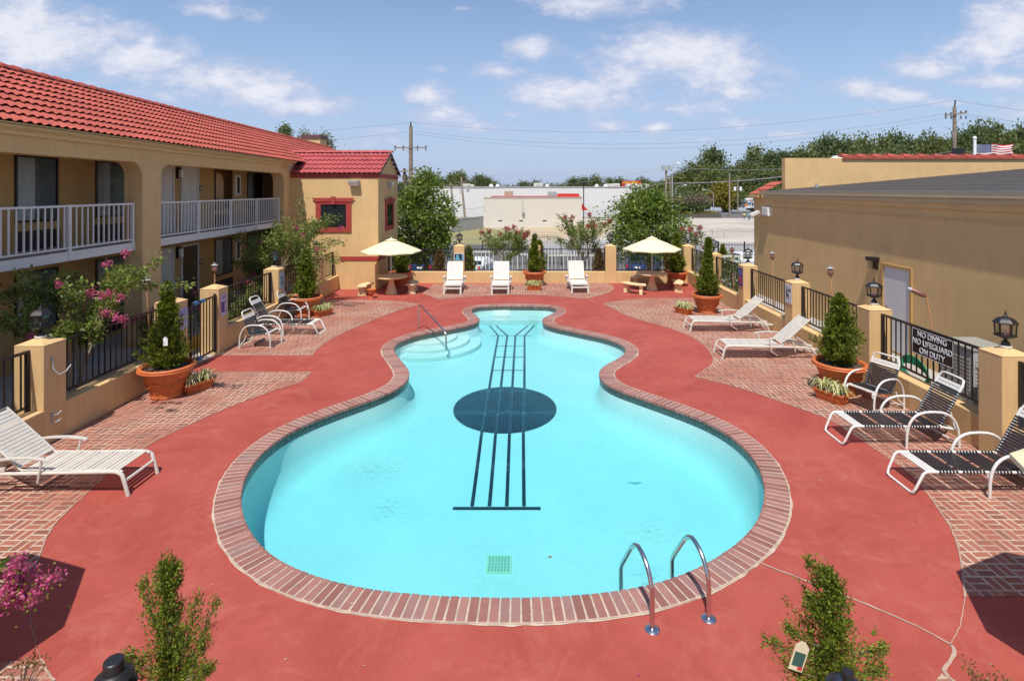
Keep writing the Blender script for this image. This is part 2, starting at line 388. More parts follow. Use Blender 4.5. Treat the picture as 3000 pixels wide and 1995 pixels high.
n1 = t.noise(9.5, 10, .68, mp.outputs[0], .3); n2 = t.noise(30, 6, .6, mp.outputs[0])
den = t.math('ADD', t.math('MULTIPLY', acc, 1.05), t.math('MULTIPLY', t.math('SUBTRACT', n1, .5), 1.5))
den = t.math('ADD', den, t.math('MULTIPLY', t.math('SUBTRACT', n2, .5), .22))
mask = t.ramp(den, .20, (0,0,0,1), .70, (.80,.80,.80,1), (.36,(.34,.34,.34,1))); mask = t.math('MULTIPLY', mask, t.math('GREATER_THAN', sp.outputs[2], 0.0))
cc = t.ramp(t.math('ADD', den, t.math('MULTIPLY', t.math('SUBTRACT', n2, .5), .8)), .30, (.42,.46,.62,1), 1.0, (.74,.73,.77,1))
hz = t.ramp(gz, 0, (1,1,1,1), .40, (0,0,0,1), (.16,(.62,.62,.62,1)))     # pale lavender air low over the horizon
sk = t.new('ShaderNodeVectorMath', operation='SCALE'); sk.inputs['Scale'].default_value = .122; t.link(sky.outputs[0], sk.inputs[0])
skc = t.mix(t.math('MULTIPLY', hz, .88), sk.outputs[0], (.315,.395,.60,1))
col = t.mix(mask, skc, cc); t.link(col, bg.inputs[0]); bg.inputs[1].default_value = 1.0
sc.view_settings.view_transform = 'Standard'; sc.view_settings.look = 'None'; sc.view_settings.exposure = .32; sc.view_settings.gamma = 1
w.cycles.sampling_method="MANUAL"; w.cycles.sample_map_resolution=512
sc.cycles.max_bounces = 6; sc.cycles.transparent_max_bounces = 24; sc.cycles.use_denoising = True
# ================================================================== GROUND
LOW = -2.5
inner_px = [(1184.6,704.6),(1264.6,705.4),(1280.6,709.4),(1285,716),(1280.6,722.8),(1259.2,728),(1248.6,734.8),(1247,741.4),(1254,749),(1272.6,754.8),(1302,760),(1344.6,769.4),(1387,777.4),(1422,788),(1440.6,798.8),(1445.4,808),(1440.6,818.8),(1424.6,828),(1395,841.4),(1380.6,852),(1377,862.8),(1382,877.4),(1398,889.4),(1424.6,900),(1493.4,922.8),(1532.7,937.3),(1589,956),(1645.5,980.5),(1694.4,1010.6),(1735.7,1052),(1758,1093),(1765.8,1131),(1763.5,1158.6),(1755.3,1191),(1739,1220.6),(1709.7,1249.9),(1670.6,1279),(1621.7,1308.5),(1572.9,1331.3),(1524,1349),(1458.8,1362),(1393.6,1372),(1296,1380),(1198,1383.5),(1100,1381.5),(998,1378),(892.7,1369.5),(822.5,1359),(752.3,1343),(682,1318.6),(629.5,1292.3),(594.4,1262.5),(569.8,1227.4),(554,1188.8),(550.5,1153.7),(554,1118.6),(566.3,1088.8),(587.4,1059),(619,1027.4),(668,994),(717.2,971.3),(776.9,948.5),(864.6,918.8),(904.6,902.8),(934,884),(944.6,869.4),(942,854.8),(928.6,838.8),(915.3,824),(904.6,809.4),(903.3,801.4),(912.6,790.8),(936.6,780),(976.6,768),(1024.6,760),(1072.6,752),(1099.3,745.4),(1107.3,738),(1102,730.8),(1086,722.8),(1082.7,716),(1088.6,709.4),(1104.6,705.4)]
P0 = np.array([G(u, v).to_tuple()[:2] for u, v in inner_px])
def resample(P, step, closed=True):
    Q = np.vstack([P, P[:1]]) if closed else P
    d = np.r_[0, np.cumsum(np.hypot(*np.diff(Q, axis=0).T))]; n = max(3, int(round(d[-1]/step)))
    s = np.linspace(0, d[-1], n+1)[:(n if closed else n+1)]
    return np.c_[np.interp(s, d, Q[:,0]), np.interp(s, d, Q[:,1])]
def smooth(P, it=3):
    for _ in range(it): P = (np.roll(P,1,0)+2*P+np.roll(P,-1,0))/4
    return P
CN = smooth(resample(P0, .12), 14)
area = lambda P: .5*np.sum(P[:,0]*np.roll(P[:,1],-1)-np.roll(P[:,0],-1)*P[:,1])
if area(CN) < 0: CN = CN[::-1]
def offset(P, d):      # d>0 outward (counter-clockwise loop)
    T = np.roll(P,-1,0)-np.roll(P,1,0); T /= np.hypot(*T.T)[:,None]
    return P + np.c_[T[:,1], -T[:,0]]*d
def offs(P, d, n=6):
    for _ in range(n): P = smooth(offset(P, d/n), 1)
    return P
def dist_to(P, pts):
    A = P; B = np.roll(P,-1,0); out = np.full(len(pts), 1e9)
    for a, b in zip(A, B):
        ab = b-a; t_ = np.clip(((pts-a)@ab)/(ab@ab), 0, 1); out = np.minimum(out, np.hypot(*(pts-(a+t_[:,None]*ab)).T))
    return out
def inside(P, pts):
    x, y = pts[:,0], pts[:,1]; c = np.zeros(len(pts), bool); Q = np.roll(P,1,0)
    for (x1,y1),(x2,y2) in zip(P, Q):
        m = ((y1 > y) != (y2 > y)); c ^= m & (x < (x2-x1)*(y-y1)/((y2-y1) if y2 != y1 else 1e-9)+x1)
    return c
def cdt(outer, hole=None, extra=None):
    vs = [Vector(p) for p in outer]; ed = [(i,(i+1)%len(outer)) for i in range(len(outer))]
    if hole is not None:
        b = len(vs); vs += [Vector(p) for p in hole]; ed += [(b+i, b+(i+1)%len(hole)) for i in range(len(hole))]
    if extra is not None: vs += [Vector(p) for p in extra]
    r = delaunay_2d_cdt(vs, ed, [], 1 if hole is None else 1, 1e-6)
    V = np.array([tuple(p) for p in r[0]]); Fc = np.array([f for f in r[2] if len(f) == 3])
    if hole is not None:
        cen = V[Fc].mean(1); Fc = Fc[~inside(np.asarray(hole), cen)]
    return V, Fc
def sheet(name, V, Fc, z, mat, parent=None):
    Vz = np.c_[V, np.full(len(V), z)] if np.isscalar(z) else np.c_[V, z]
    a = np.cross(Vz[Fc[:,1]]-Vz[Fc[:,0]], Vz[Fc[:,2]]-Vz[Fc[:,0]])[:,2] < 0
    Fc = Fc.copy(); Fc[a] = Fc[a][:,::-1]
    return npmesh(name, Vz, Fc, mat, parent)
def spline(px, n=8, z=0.0, closed=False):
    P = [G(u, v, z).xy for u, v in px]; out = []
    for i in range(len(P)-1):
        p0 = P[max(i-1,0)]; p1 = P[i]; p2 = P[i+1]; p3 = P[min(i+2,len(P)-1)]
        for k in range(n):
            t_ = k/n; out.append(tuple(.5*((2*p1)+(p2-p0)*t_+(2*p0-5*p1+4*p2-p3)*t_**2+(3*p1-p0-3*p2+p3)*t_**3)))
    out.append(tuple(P[-1])); return out

# ground: one sheet far out to the horizon, low behind the fence, with the pool terrace standing on it
gm = MB(); E = 1500
gm.add([(-E,-E,LOW),(E,-E,LOW),(E,E,LOW),(-E,E,LOW)], [(0,1,2,3)])
tag(gm.build('ground', simple('far_ground', (.16,.15,.10,1), .95, .3, .05)), kind='structure')
# terrace body (raised yard) left and right of the deck and behind the fence
tb = MB(); tb.box(-30,-8.06,-12,31,LOW-.2,-.02); tb.box(7.96,40,-12,27.5,LOW-.2,-.02); tb.box(-8.06,7.96,-12,1.0,LOW-.2,-.02)
tb.box(-8.06,7.96,26.06,31,LOW-.2,-.42)
tag(tb.build('terrace', M['concrete']), kind='structure')
hole = offs(CN, .14)
V, Fc = cdt([(-8.06,1.0),(7.96,1.0),(7.96,26.06),(-8.06,26.06)], hole)
tag(sheet('pool_deck', V, Fc, 0.0, M['deck']), kind='structure')

def paving(name, pts):
    V, Fc = cdt(pts); cen = V[Fc].mean(1); Fc = Fc[inside(np.array(pts), cen)]
    o = sheet(name, V, Fc, .004, M['weave']); tag(o, kind='structure'); return o
WX, EX = -8.05, 7.95
LA = spline([(80.5,1310),(89,1285),(110,1234),(140,1192),(203,1132.6),(265,1076),(352,1019.5),(451,971),(541.6,932),(632,899),(690,880),(716,857)])
gl = G(400,857).y
paving('brick_paving', LA + [(WX,gl),(WX,G(0,1320).y),(-6.3,G(0,1320).y)])
LB = spline([(718,818),(745,791),(800,762),(864.6,734.8),(920,714),(966,701.4)]) + spline([(966,701.4),(925,694.5),(850,691.5),(740,691.5)])[1:]
paving('brick_paving', [(WX,G(0,818).y)] + LB + [(WX,G(0,691.5).y)])
CCu = [G(1002,655).xy.to_tuple()] + spline([(974.7,676),(1012,689)]) + spline([(1012,689),(1132,680.5),(1228.6,679),(1325,686),(1352.6,687.5)])[1:] + spline([(1352.6,687.5),(1402,673),(1411,661),(1394,651.8)])[1:]
paving('brick_paving', CCu[::-1])
RA = spline([(1595,686.5),(1530,687),(1462.9,689),(1388.4,699)]) + spline([(1388.4,699),(1440,725),(1488,741),(1532.7,753),(1589,774),(1623,796.3),(1641.7,822.6),(1638,840),(1600,867.7)])[1:] + \
     spline([(1600,867.7),(1702,893),(1814.7,931),(1912.5,968),(2002.7,1025.6),(2089,1085.8),(2134.3,1134.7),(2184.6,1208.7),(2208.6,1268.7),(2217.6,1319.7),(2222,1373.7)])[1:]
paving('brick_paving', RA + [(EX, G(2300,1368).y), (EX, G(0,686.5).y)])
paving('brick_paving', [G(u,v).xy.to_tuple() for u,v in ((93,1518),(125,1575),(160,1640),(-300,1640),(-300,1545))])
paving('brick_paving', [G(u,v).xy.to_tuple() for u,v in ((2172,1545),(2205,1575),(2260,1640),(2100,1640),(2145,1580))])
# pale mortar beads along the brick edges and the control joints in the slab
jb = MB()
def bead(pts, w):
    P = np.array(pts); P = P + rng.normal(0, .004, P.shape)
    T = np.gradient(P, axis=0); T /= np.hypot(*T.T)[:,None]+1e-9; N = np.c_[-T[:,1], T[:,0]]; ww = w*(1+.5*rng.random(len(P)))[:,None]/2
    vs = [(x,y,.008) for x,y in P+N*ww] + [(x,y,.008) for x,y in P-N*ww]; n = len(P)
    jb.add(vs, [(i,i+1,n+i+1,n+i) for i in range(n-1)])
rs = lambda pts: resample(np.array(pts), .07, False)
bead(rs(LA), .012); bead(rs(LB), .016); bead(rs(CCu), .03); bead(rs(RA), .014)
bead(rs(spline([(1749.6,1295.7),(1790,1312),(1876,1346),(1993,1391),(2110,1442),(2190.6,1484.7)])), .017)
bead(rs(spline([(2190.6,1484.7),(2200,1500),(2186,1525),(2172.6,1544.7),(2205,1575)])), .024)
bead(rs(spline([(2190.6,1484.7),(2210,1440),(2222,1373.7)])), .006)
bead(rs(spline([(68,1399.5),(74,1450),(93,1518)])), .003); bead(rs(spline([(93,1518),(125,1568)])), .014); bead(rs(spline([(80.5,1310),(70,1350),(68,1399.5)])), .004)
bead([(WX,gl),(G(716,857).x,gl)], .02); bead([(WX,G(0,818).y),(G(718,818).x,G(0,818).y)], .02)
tag(jb.build('mortar_joints', simple('old_joint', (.40,.28,.22,1), .9, .3, 6)), kind='structure')

# ================================================================== POOL
pool = thing('swimming_pool', 'large guitar shaped swimming pool edged with brick in the red deck', 'swimming pool', (0,0,0))
WL = -.05
def floorz(y):
    t_ = np.clip((np.asarray(y, float)-8.0)/8.0, 0, 1); return -(.88 - .38*t_*t_*(3-2*t_))
# basin
xs = np.arange(CN[:,0].min(), CN[:,0].max(), .14); ys = np.arange(CN[:,1].min(), CN[:,1].max(), .14)
gp = np.array([(x,y) for x in xs for y in ys]); gp = gp[inside(CN, gp)]; dd = dist_to(CN, gp); gp = gp[dd > .05]
rings = []
for o_ in (.03,.07,.12,.18,.26):
    q = offset(CN, -o_); q = q[inside(CN, q)]; q = q[dist_to(CN, q) > o_*.9]; rings.append(q)
V, Fc = cdt([tuple(p) for p in CN], None, [tuple(p) for p in np.vstack([gp[dist_to(CN,gp)>.3]]+rings)])
cen = V[Fc].mean(1); Fc = Fc[inside(CN, cen)]
dv = dist_to(CN, V); k = np.clip(dv/.30, 0, 1); Z = WL-.22 + (floorz(V[:,1])-(WL-.22))*np.sqrt(np.clip(1-(1-k)**2,0,1))
Z[dv < 1e-3] = WL-.10
def plaster():
    t = NT('pool_plaster'); n = t.noise(.8, 5, .6); c = t.ramp(n, .3, (.64,.68,.65,1), .7, (.72,.75,.71,1)); c = t.mix(t.ramp(t.noise(11,8,.8,dist=1.0), .45, (0,0,0,1), .7, (.5,.5,.5,1)), c, (.80,.84,.80,1))  # plaster speckle; its pale mottling also paints soft light ripples into the colour
    t.link(c, t.b.inputs['Base Color']); t.b.inputs['Roughness'].default_value = .8; return t.m
M['plaster'] = plaster()
bs = sheet('basin', V, Fc, Z, M['plaster'], pool)
bs.data.shade_smooth()
def tilemat(name, cols, sc_, mor=(.25,.33,.33,1)):
    t = NT(name); v = t.new('ShaderNodeTexVoronoi', distance='CHEBYCHEV'); v.inputs['Scale'].default_value = sc_; v.inputs['Randomness'].default_value = .12
    t.link(t.co(), v.inputs['Vector']); wh = t.new('ShaderNodeTexWhiteNoise'); t.link(v.outputs['Color'], wh.inputs['Vector'])
    c = t.ramp(wh.outputs['Value'], 0, cols[0], 1, cols[1]); e = t.math('GREATER_THAN', v.outputs['Distance'], .44); c = t.mix(e, c, mor)
    t.link(c, t.b.inputs['Base Color']); t.b.inputs['Roughness'].default_value = .3; return t.m
M['wtile'] = tilemat('waterline_tile', [(.008,.025,.028,1),(.03,.085,.075,1)], 22, (.12,.15,.14,1))
M['navy'] = tilemat('navy_tile', [(.012,.014,.030,1),(.018,.025,.045,1)], 13, (.05,.07,.09,1))
def ringwall(P, z0, z1, name, mat, parent):
    n = len(P); vs = [(x,y,z0) for x,y in P]+[(x,y,z1) for x,y in P]
    o = npmesh(name, vs, [(i,(i+1)%n,n+(i+1)%n,n+i) for i in range(n)], mat, parent, True); return o
ringwall(offset(CN,-.004), WL-.11, -.03, 'waterline_tile', M['wtile'], pool)
# coping: one brick after the other on a mortar bed
bed = MB(); A = offset(CN,.01); B = offs(CN,.335); n = len(CN)
bed.add([(x,y,-.035) for x,y in A]+[(x,y,.018) for x,y in A]+[(x,y,.018) for x,y in B]+[(x,y,-.06) for x,y in B],
        [(j*n+i, j*n+(i+1)%n, (j+1)*n+(i+1)%n, (j+1)*n+i) for j in range(3) for i in range(n)])
cop = bed.build('coping_mortar', M['mortar'], pool)
ctr = resample((offset(CN,-.02)+offs(CN,.325))/2, .108); nC = len(ctr); brk = MB()
T = np.roll(ctr,-1,0)-np.roll(ctr,1,0); T /= np.hypot(*T.T)[:,None]; Nn = np.c_[T[:,1],-T[:,0]]
Ain = offset(CN,-.015); Bout = offs(CN,.32)
def ray_to(P, c, d):
    w_ = P-c; along = w_@d; side = np.abs(w_@np.array([-d[1],d[0]])); m = (along > 0) & (along < .4); i = np.where(m)[0]
    return along[i[np.argmin(side[i])]] if len(i) else .17
for i in range(nC):
    c = ctr[i]; d = Nn[i]; ro = ray_to(Bout, c, d); ri = ray_to(Ain, c, -d)
    po = c+d*ro; pi_ = c-d*ri
    prv = ctr[i-1]; nxt = ctr[(i+1)%nC]
    # width at either end follows its neighbours
    wo = .5*np.linalg.norm((nxt+Nn[(i+1)%nC]*ro)-(prv+Nn[i-1]*ro)); wi = .5*np.linalg.norm((nxt-Nn[(i+1)%nC]*ri)-(prv-Nn[i-1]*ri))
    wo = max(.03, wo-.022)/2; wi = max(.03, wi-.016)/2; t_ = T[i]; zt = .021+rng.random()*.004
    q = [pi_-t_*wi, pi_+t_*wi, po+t_*wo, po-t_*wo]
    brk.add([(x,y,-.034) for x,y in q]+[(x,y,zt) for x,y in q], [(0,3,2,1),(4,5,6,7),(0,1,5,4),(1,2,6,5),(2,3,7,6),(3,0,4,7)])
brk.build('coping', M['copebrick'], pool, bevel=.006)
jb2 = MB(); jbP = offs(CN,.344); jbo = jbP + rng.normal(0,.008,jbP.shape); inn = offs(CN,.33)
jb2.add([(x,y,.012) for x,y in inn]+[(x,y,.006) for x,y in jbo],[(i,(i+1)%n,n+(i+1)%n,n+i) for i in range(n)]); jb2.build('coping_joint', M['mortar'], pool)
# painted guitar: tiles laid 5 mm over the floor
def FP(u, v, add=.006):
    z = -.6
    for _ in range(12): p = G(u, v, z); z = float(floorz(p.y))
    p.z = z+add; return p
gt = MB()
def stripe(u0,v0,u1,v1,w,add=.006,nseg=14):
    a = FP(u0,v0); b = FP(u1,v1); d = (b-a).xy.normalized(); nrm = Vector((-d.y,d.x)); L = []; Rr = []
    for i in range(nseg+1):
        p = a.lerp(b, i/nseg).xy; z = float(floorz(p.y))+add; L.append((*(p+nrm*w/2), z)); Rr.append((*(p-nrm*w/2), z))
    gt.add(L+Rr, [(i,i+1,nseg+1+i+1,nseg+1+i) for i in range(nseg)])
# strings above and below the sound hole
for a, b in (((1127,892),(1147.3,773.4)),((1153.6,890),(1168,773.4)),((1180,890),(1186.7,773.4)),((1207.5,892),(1208,773.4)),
             ((1109,998),(1087,1166)),((1141,1001),(1127,1166)),((1173,1001),(1167,1166)),((1205,998),(1206.5,1166)),
             ((1147.3,773),(1119.2,741)),((1168,773),(1122.7,733)),((1186.7,773),(1237.4,733)),((1208,773),(1240,740))):
    stripe(*a, *b, .062, .006)
for a, b, w_ in (((1128.6,773.4),(1224.6,773.4),.03),((1144,797.4),(1208,797.4),.03),((1139,822.8),(1207,822.8),.03),((1134,853.2),(1207,853.2),.035),((1043,1171),(1245,1171),.078)):
    stripe(*a, *b, w_, .010)
ce = []; NE = 56
for i in range(NE):
    a = 2*PI*i/NE; p = FP(1162.5+119.5*math.cos(a), 946+0*54*math.sin(a)); ce.append(a)
yc0 = FP(1162,999).y; yc1 = FP(1162,892.5).y; yc = (yc0+yc1)/2; ry = (yc1-yc0)/2; pc = FP(1043,946); pd = FP(1282,946); xc = (pc.x+pd.x)/2; rx = (pd.x-pc.x)/2
vs = []; fs = []
for j in range(25):
    for i in range(NE):
        a = 2*PI*i/NE; y = yc+ry*j/24*math.sin(a); vs.append((xc+rx*j/24*math.cos(a), y, float(floorz(y))+.020))
for j in range(24):
    for i in range(NE): fs.append((j*NE+i, j*NE+(i+1)%NE, (j+1)*NE+(i+1)%NE, (j+1)*NE+i))
gt.add(vs, fs)
gt.cur = 1
for a, b in (((1127,892),(1109,998)),((1153.6,890),(1141,1001)),((1180,890),(1173,1001)),((1207.5,892),(1205,998))): stripe(*a, *b, .062, .026)
M['navy2'] = tilemat('navy_tile_string', [(.022,.034,.055,1),(.04,.06,.085,1)], 13, (.10,.14,.16,1))
gt.build('guitar_marking', [M['navy'], M['navy2']], pool)
# drain grate
dg = MB(); q0 = FP(1118.5,1321.5); q1 = FP(1178,1281); z = float(floorz(q0.y))
dg.cur = 0; dg.box(q0.x,q1.x,q0.y,q1.y,z,z+.02); dg.cur = 1
for i in range(7):
    x = q0.x+.02+(q1.x-q0.x-.04)*i/7
    for j in range(5):
        y = q0.y+.02+(q1.y-q0.y-.04)*j/5; dg.box(x+.006,x+(q1.x-q0.x-.04)/7-.006,y+.005,y+(q1.y-q0.y-.04)/5-.005,z+.018,z+.023)
dg.build('drain_grate', [simple('grate', (.62,.70,.48,1), .6, .05), simple('grate_slot', (.35,.45,.34,1), .6, .1)], pool)
# entry steps (three half-round treads) and the bench across the head end
st = MB()
Cx, Cy = -2.95, 17.0
for r_, z1 in ((1.62,-.37),(1.27,-.27),(.88,-.18)):
    pl = [(Cx+r_*math.cos(a), Cy+r_*math.sin(a)) for a in np.linspace(-PI*1.02, .12*PI, 40)]
    pl = [p if inside(offset(CN,-.002), np.array([p]))[0] else tuple(CN[np.argmin(np.hypot(*(CN-np.array(p)).T))]) for p in pl]
    st.prism(pl, -.7, z1)
st.build('entry_steps', M['plaster'], pool, bevel=.02)
be = MB(); yb = 19.5
ct = [tuple(p) for p in CN if p[1] > yb]; ct.sort(key=lambda p: p[0]); be.prism([(ct[0][0],yb)]+ct+[(ct[-1][0],yb)], -.7, -.30)
be.build('bench_step', M['plaster'], pool, bevel=.02)
wb = MB(); wb.box(-1.12,-.52,19.75,20.2,-.31,-.275); wb.build('white_step_pad', M['white_resin'], pool)
# return fittings and skimmer niche marks on the tile
# water: closed body, tinted by depth
def water():
    t = NT('water'); t.n.remove(t.b)
    tr = t.new('ShaderNodeBsdfTransparent'); tr.inputs[0].default_value = (.97,1,1,1)
    gl = t.new('ShaderNodeBsdfGlossy'); gl.inputs['Roughness'].default_value = .03
    fr = t.new('ShaderNodeFresnel'); fr.inputs[0].default_value = 1.33; mx = t.new('ShaderNodeMixShader')
    co = t.co(); n1 = t.noise(3.5, 4, .6, co, .4); n2 = t.noise(14, 3, .6, co, .8)
    # two livelier patches over the return jets
    msk = None
    for (x, y, r_) in ((-2.3,8.55,1.1),(1.6,7.0,.9)):
        mp = t.new('ShaderNodeMapping', vector_type='TEXTURE'); mp.inputs['Location'].default_value = (x,y,0); mp.inputs['Scale'].default_value = (r_*1.3,r_,5)
        t.link(co, mp.inputs[0]); g = t.new('ShaderNodeTexGradient', gradient_type='QUADRATIC_SPHERE'); t.link(mp.outputs[0], g.inputs[0]); msk = g.outputs[1] if msk is None else t.math('MAXIMUM', msk, g.outputs[1])
    h = t.math('ADD', t.math('MULTIPLY', n1, .6), t.math('MULTIPLY', n2, t.math('ADD', .08, t.math('MULTIPLY', msk, 2.4))))
    b = t.new('ShaderNodeBump'); b.inputs['Strength'].default_value = .6; b.inputs['Distance'].default_value = .025; t.link(h, b.inputs['Height'])
    t.link(b.outputs[0], gl.inputs['Normal']); t.link(b.outputs[0], fr.inputs['Normal'])
    t.link(fr.outputs[0], mx.inputs[0]); t.link(tr.outputs[0], mx.inputs[1]); t.link(gl.outputs[0], mx.inputs[2]); t.link(mx.outputs[0], t.out.inputs[0])
    va = t.new('ShaderNodeVolumeAbsorption'); va.inputs[0].default_value = (.10,.82,.90,1); va.inputs[1].default_value = .60
    t.link(va.outputs[0], t.out.inputs['Volume']); return t.m
wm = MB(); P = offset(CN,.004); n = len(P); V, Fc = cdt([tuple(p) for p in P]); Fc = [f for f in Fc if inside(P, np.array([V[f].mean(0)]))[0]]
vs = [(x,y,WL) for x,y in V]+[(x,y,-1.2) for x,y in V]; m_ = len(V)
wm.add(vs, [tuple(int(i) for i in f) for f in Fc]+[tuple(int(i)+m_ for i in f) for f in Fc])
# side skirt from boundary edges
from collections import Counter
ec = Counter(); 
for f in Fc:
    for a, b in ((f[0],f[1]),(f[1],f[2]),(f[2],f[0])): ec[tuple(sorted((int(a),int(b))))] += 1
for (a, b), c in ec.items():
    if c == 1: wm.f.append((a,b,b+m_,a+m_)); wm.m.append(0)
tag(wm.build('water', water()), kind='structure')
pit = MB(); pit.prism([tuple(p) for p in offs(CN,.1)[::3]], -1.6, -1.25); 
# small dark leaves lying on the floor / floating
lf = MB()
for u, v in ((1266,1282),):
    p = G(u,v,WL+.003); lf.add([(p.x-.03,p.y,p.z),(p.x,p.y-.015,p.z),(p.x+.035,p.y+.005,p.z),(p.x,p.y+.018,p.z+.004)],[(0,1,2,3)])
tag(lf.build('fallen_leaf', M['deadleaf']), 'small brown leaf floating on the pool water right of the drain', 'leaf')
dk = MB(); p = FP(1460,1112,.004); dk.add([(p.x-.14,p.y+.02,p.z),(p.x,p.y-.05,p.z),(p.x+.14,p.y+.0,p.z),(p.x+.12,p.y+.035,p.z)],[(0,1,2,3)])
dk.build('plaster_stain', simple('stain', (.33,.45,.47,1), .8), pool)

# litter: petals, leaf crumbs and chips blown about the deck
lt = MB(); g_ = np.random.default_rng(9); k_ = 0
while k_ < 150:
    x, y = g_.uniform(-7.5,7.5), 4.2+g_.random()**1.6*19; P_ = np.array([[x,y]])
    if inside(offs(CN,.1), P_)[0]: continue
    k_ += 1; a = g_.random()*6.28; r_ = .006+.010*g_.random(); lt.cur = int(g_.integers(0,3)); lt.add([(x+r_*math.cos(a+q), y+r_*.7*math.sin(a+q), .012+(.02 if dist_to(CN,P_)[0] < .36 else 0)+.002*(q>2)) for q in (0,1.5,3.1,4.6)], [(0,1,2,3)])
tag(lt.build('leaf_litter', [M['deadleaf'], M['pink'], M['mortar']]), kind='stuff')
# ladder hoops
lad = thing('pool_ladder', 'stainless steel pool ladder with two hooped handrails on the coping', 'ladder', (G(1565,1430).x, G(1565,1430).y, 0))
def hoop(bx, by, dirx, diry):
    L = []
    def at(s, z): return (bx+dirx*s-lad.location.x, by+diry*s-lad.location.y, z)
    L += [at(0,0), at(.0,.30)]
    for a in np.linspace(0, PI*.5, 8): L.append(at(.30-.30*math.cos(a), .30+.33*math.sin(a)))
    L += [at(.37,.60), at(.45,.52), at(.66,.22), at(.70,.14), at(.70,-.45)]
    return L
b1 = G(1502,1449); b2 = G(1632,1424)
r1 = Vector((b2.x-b1.x, b2.y-b1.y)).normalized(); dn = Vector((-r1.y, r1.x))
dn = (dn + Vector((-.05,0))).normalized()
for b in (b1, b2):
    m = MB(); m.tube(hoop(b.x, b.y, dn.x, dn.y), .024, 12); m.build('handrail', M['steel'], lad, True)
    m = MB(); m.lathe([(.075,0),(.075,.006),(.055,.02),(.03,.028)], 20, (b.x-lad.location.x,b.y-lad.location.y,0)); m.build('escutcheon', M['steel'], lad, True)
for z in (-.22,-.5):
    m = MB(); p = b1.xy+dn*.74-lad.location.xy; q = b2.xy+dn*.74-lad.location.xy; m.bar((*p,z),(*q,z),.11,.03); m.build('tread', M['white_resin'], lad)
# stair rail at the entry steps
sr = thing('stair_handrail', 'thin steel grab rail over the round entry steps of the pool', 'handrail', G(964,757))
b = G(964,757); e = G(1028,805,-.18)
m = MB(); hx = Vector((e.x-b.x, e.y-b.y, 0))
pts = [Vector((0,0,0)), Vector((0,0,.68)), hx*.04+Vector((0,0,.745)), hx*.10+Vector((0,0,.74)), hx*.90+Vector((0,0,.34)), hx*.98+Vector((0,0,.26)), hx+Vector((0,0,-.2))]
m.tube(pts, .022, 10); m.build('rail', M['steel'], sr, True)
for p in (Vector((0,0,0)), hx+Vector((0,0,-.175))):
    m = MB(); m.lathe([(.06,0),(.055,.012),(.03,.02)], 16, p); m.build('escutcheon', M['steel'], sr, True)
# ================================================================== ROOF TILES
def tiled(mb, L, rows, rowlen, wave=.30, amp=.045, step=.035, M_=None):
    """wavy pan tiles: x along the eave (0..L), y up the slope, z outward"""
    b0 = len(mb.v); per = 6; nx = max(1, int(L/wave*per)); xs_ = [L*i/nx for i in range(nx+1)]
    hh = [amp*(.5+.5*math.cos(2*PI*x/wave))**.8 for x in xs_]
    for r in range(rows):
        y0 = r*rowlen; y1 = y0+rowlen*1.04
        vs = [(x, y0+.004, h+step-.016) for x, h in zip(xs_, hh)] + [(x, y0, h+step) for x, h in zip(xs_, hh)] + [(x, y1, h) for x, h in zip(xs_, hh)]
        n = nx+1; fs = []
        for i in range(nx): fs += [(i,i+1,n+i+1,n+i),(n+i,n+i+1,2*n+i+1,2*n+i)]
        mb.add(vs, fs)
    if M_ is not None: mb.xf(M_, b0)
def caps(mb, a, b, r=.11, seg=.42, up=Vector((0,0,1)), tilt=.02):
    a = Vector(a); b = Vector(b); d = (b-a); L = d.length; d.normalize(); sx = d.cross(up).normalized(); uz = sx.cross(d)
    n = max(1, round(L/seg)); seg = L/n
    for i in range(n):
        p = a+d*(i*seg); q = a+d*((i+1)*seg+.03); vs = []
        for c, rr, dz in ((p, r*1.12, tilt), (q, r*.95, 0)):
            for k in range(9):
                t_ = PI*k/8; vs.append(c + sx*(math.cos(t_)*rr) + uz*(math.sin(t_)*rr*.75+dz))
        mb.add(vs, [(k,k+1,10+k-0,9+k) for k in range(8)] + [tuple(range(9))])
def frameM(o, x, y, z):
    m = Matrix((x, y, z)).transposed().to_4x4(); m.translation = Vector(o); return m

# ================================================================== LEFT BUILDING (two storeys of rooms)
LBt = thing('motel_building', 'long two storey ochre motel wing with red tiled roof and white balcony rails', 'building', (-10.15,23.95,0), R(2.35))
Y0, Y1 = -27.0, 14.0
cols = [(-28.0,-27.4), (-19.05,-18.28), (-9.88,-9.11), (-.71,.35)]
m = MB()
for a, b in cols: m.box(-.45,0,a,b,-.02,5.0)
m.box(-.45,.0,Y0,Y1,5.0,5.42)
def fillet(y, sgn, r=.36):
    poly = [(y, 5.0), (y, 5.0-r)] + [(y+sgn*(r-r*math.cos(t_)), 5.0-r+r*math.sin(t_)) for t_ in np.linspace(0, PI/2, 8)][1:]
    m.prism(poly if sgn > 0 else poly[::-1], -.448, -.002, 'x')
for (a, b), (c, d) in zip(cols[:-1], cols[1:]): fillet(b, 1); fillet(c, -1)
m.build('arcade_wall', M['stucco'], LBt)
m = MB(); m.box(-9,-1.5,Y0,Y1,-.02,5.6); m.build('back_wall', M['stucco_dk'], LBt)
m = MB(); m.box(-1.5,-.2,Y0,-.71,2.79,2.95); m.box(-1.5,-.45,-.71,3,2.79,2.95); m.build('balcony_floor', M['concrete'], LBt)
m = MB(); m.box(-1.5,-.45,Y0,Y1,5.30,5.36); m.build('ceiling', M['stucco'], LBt)
m = MB(); m.box(-1.5,.75,Y0,-.4,-.02,.30); m.build('walkway', M['concrete'], LBt)
m = MB(); m.box(.75,.85,Y0,-.4,-.02,.305); m.build('yellow_kerb', M['yellow'], LBt)
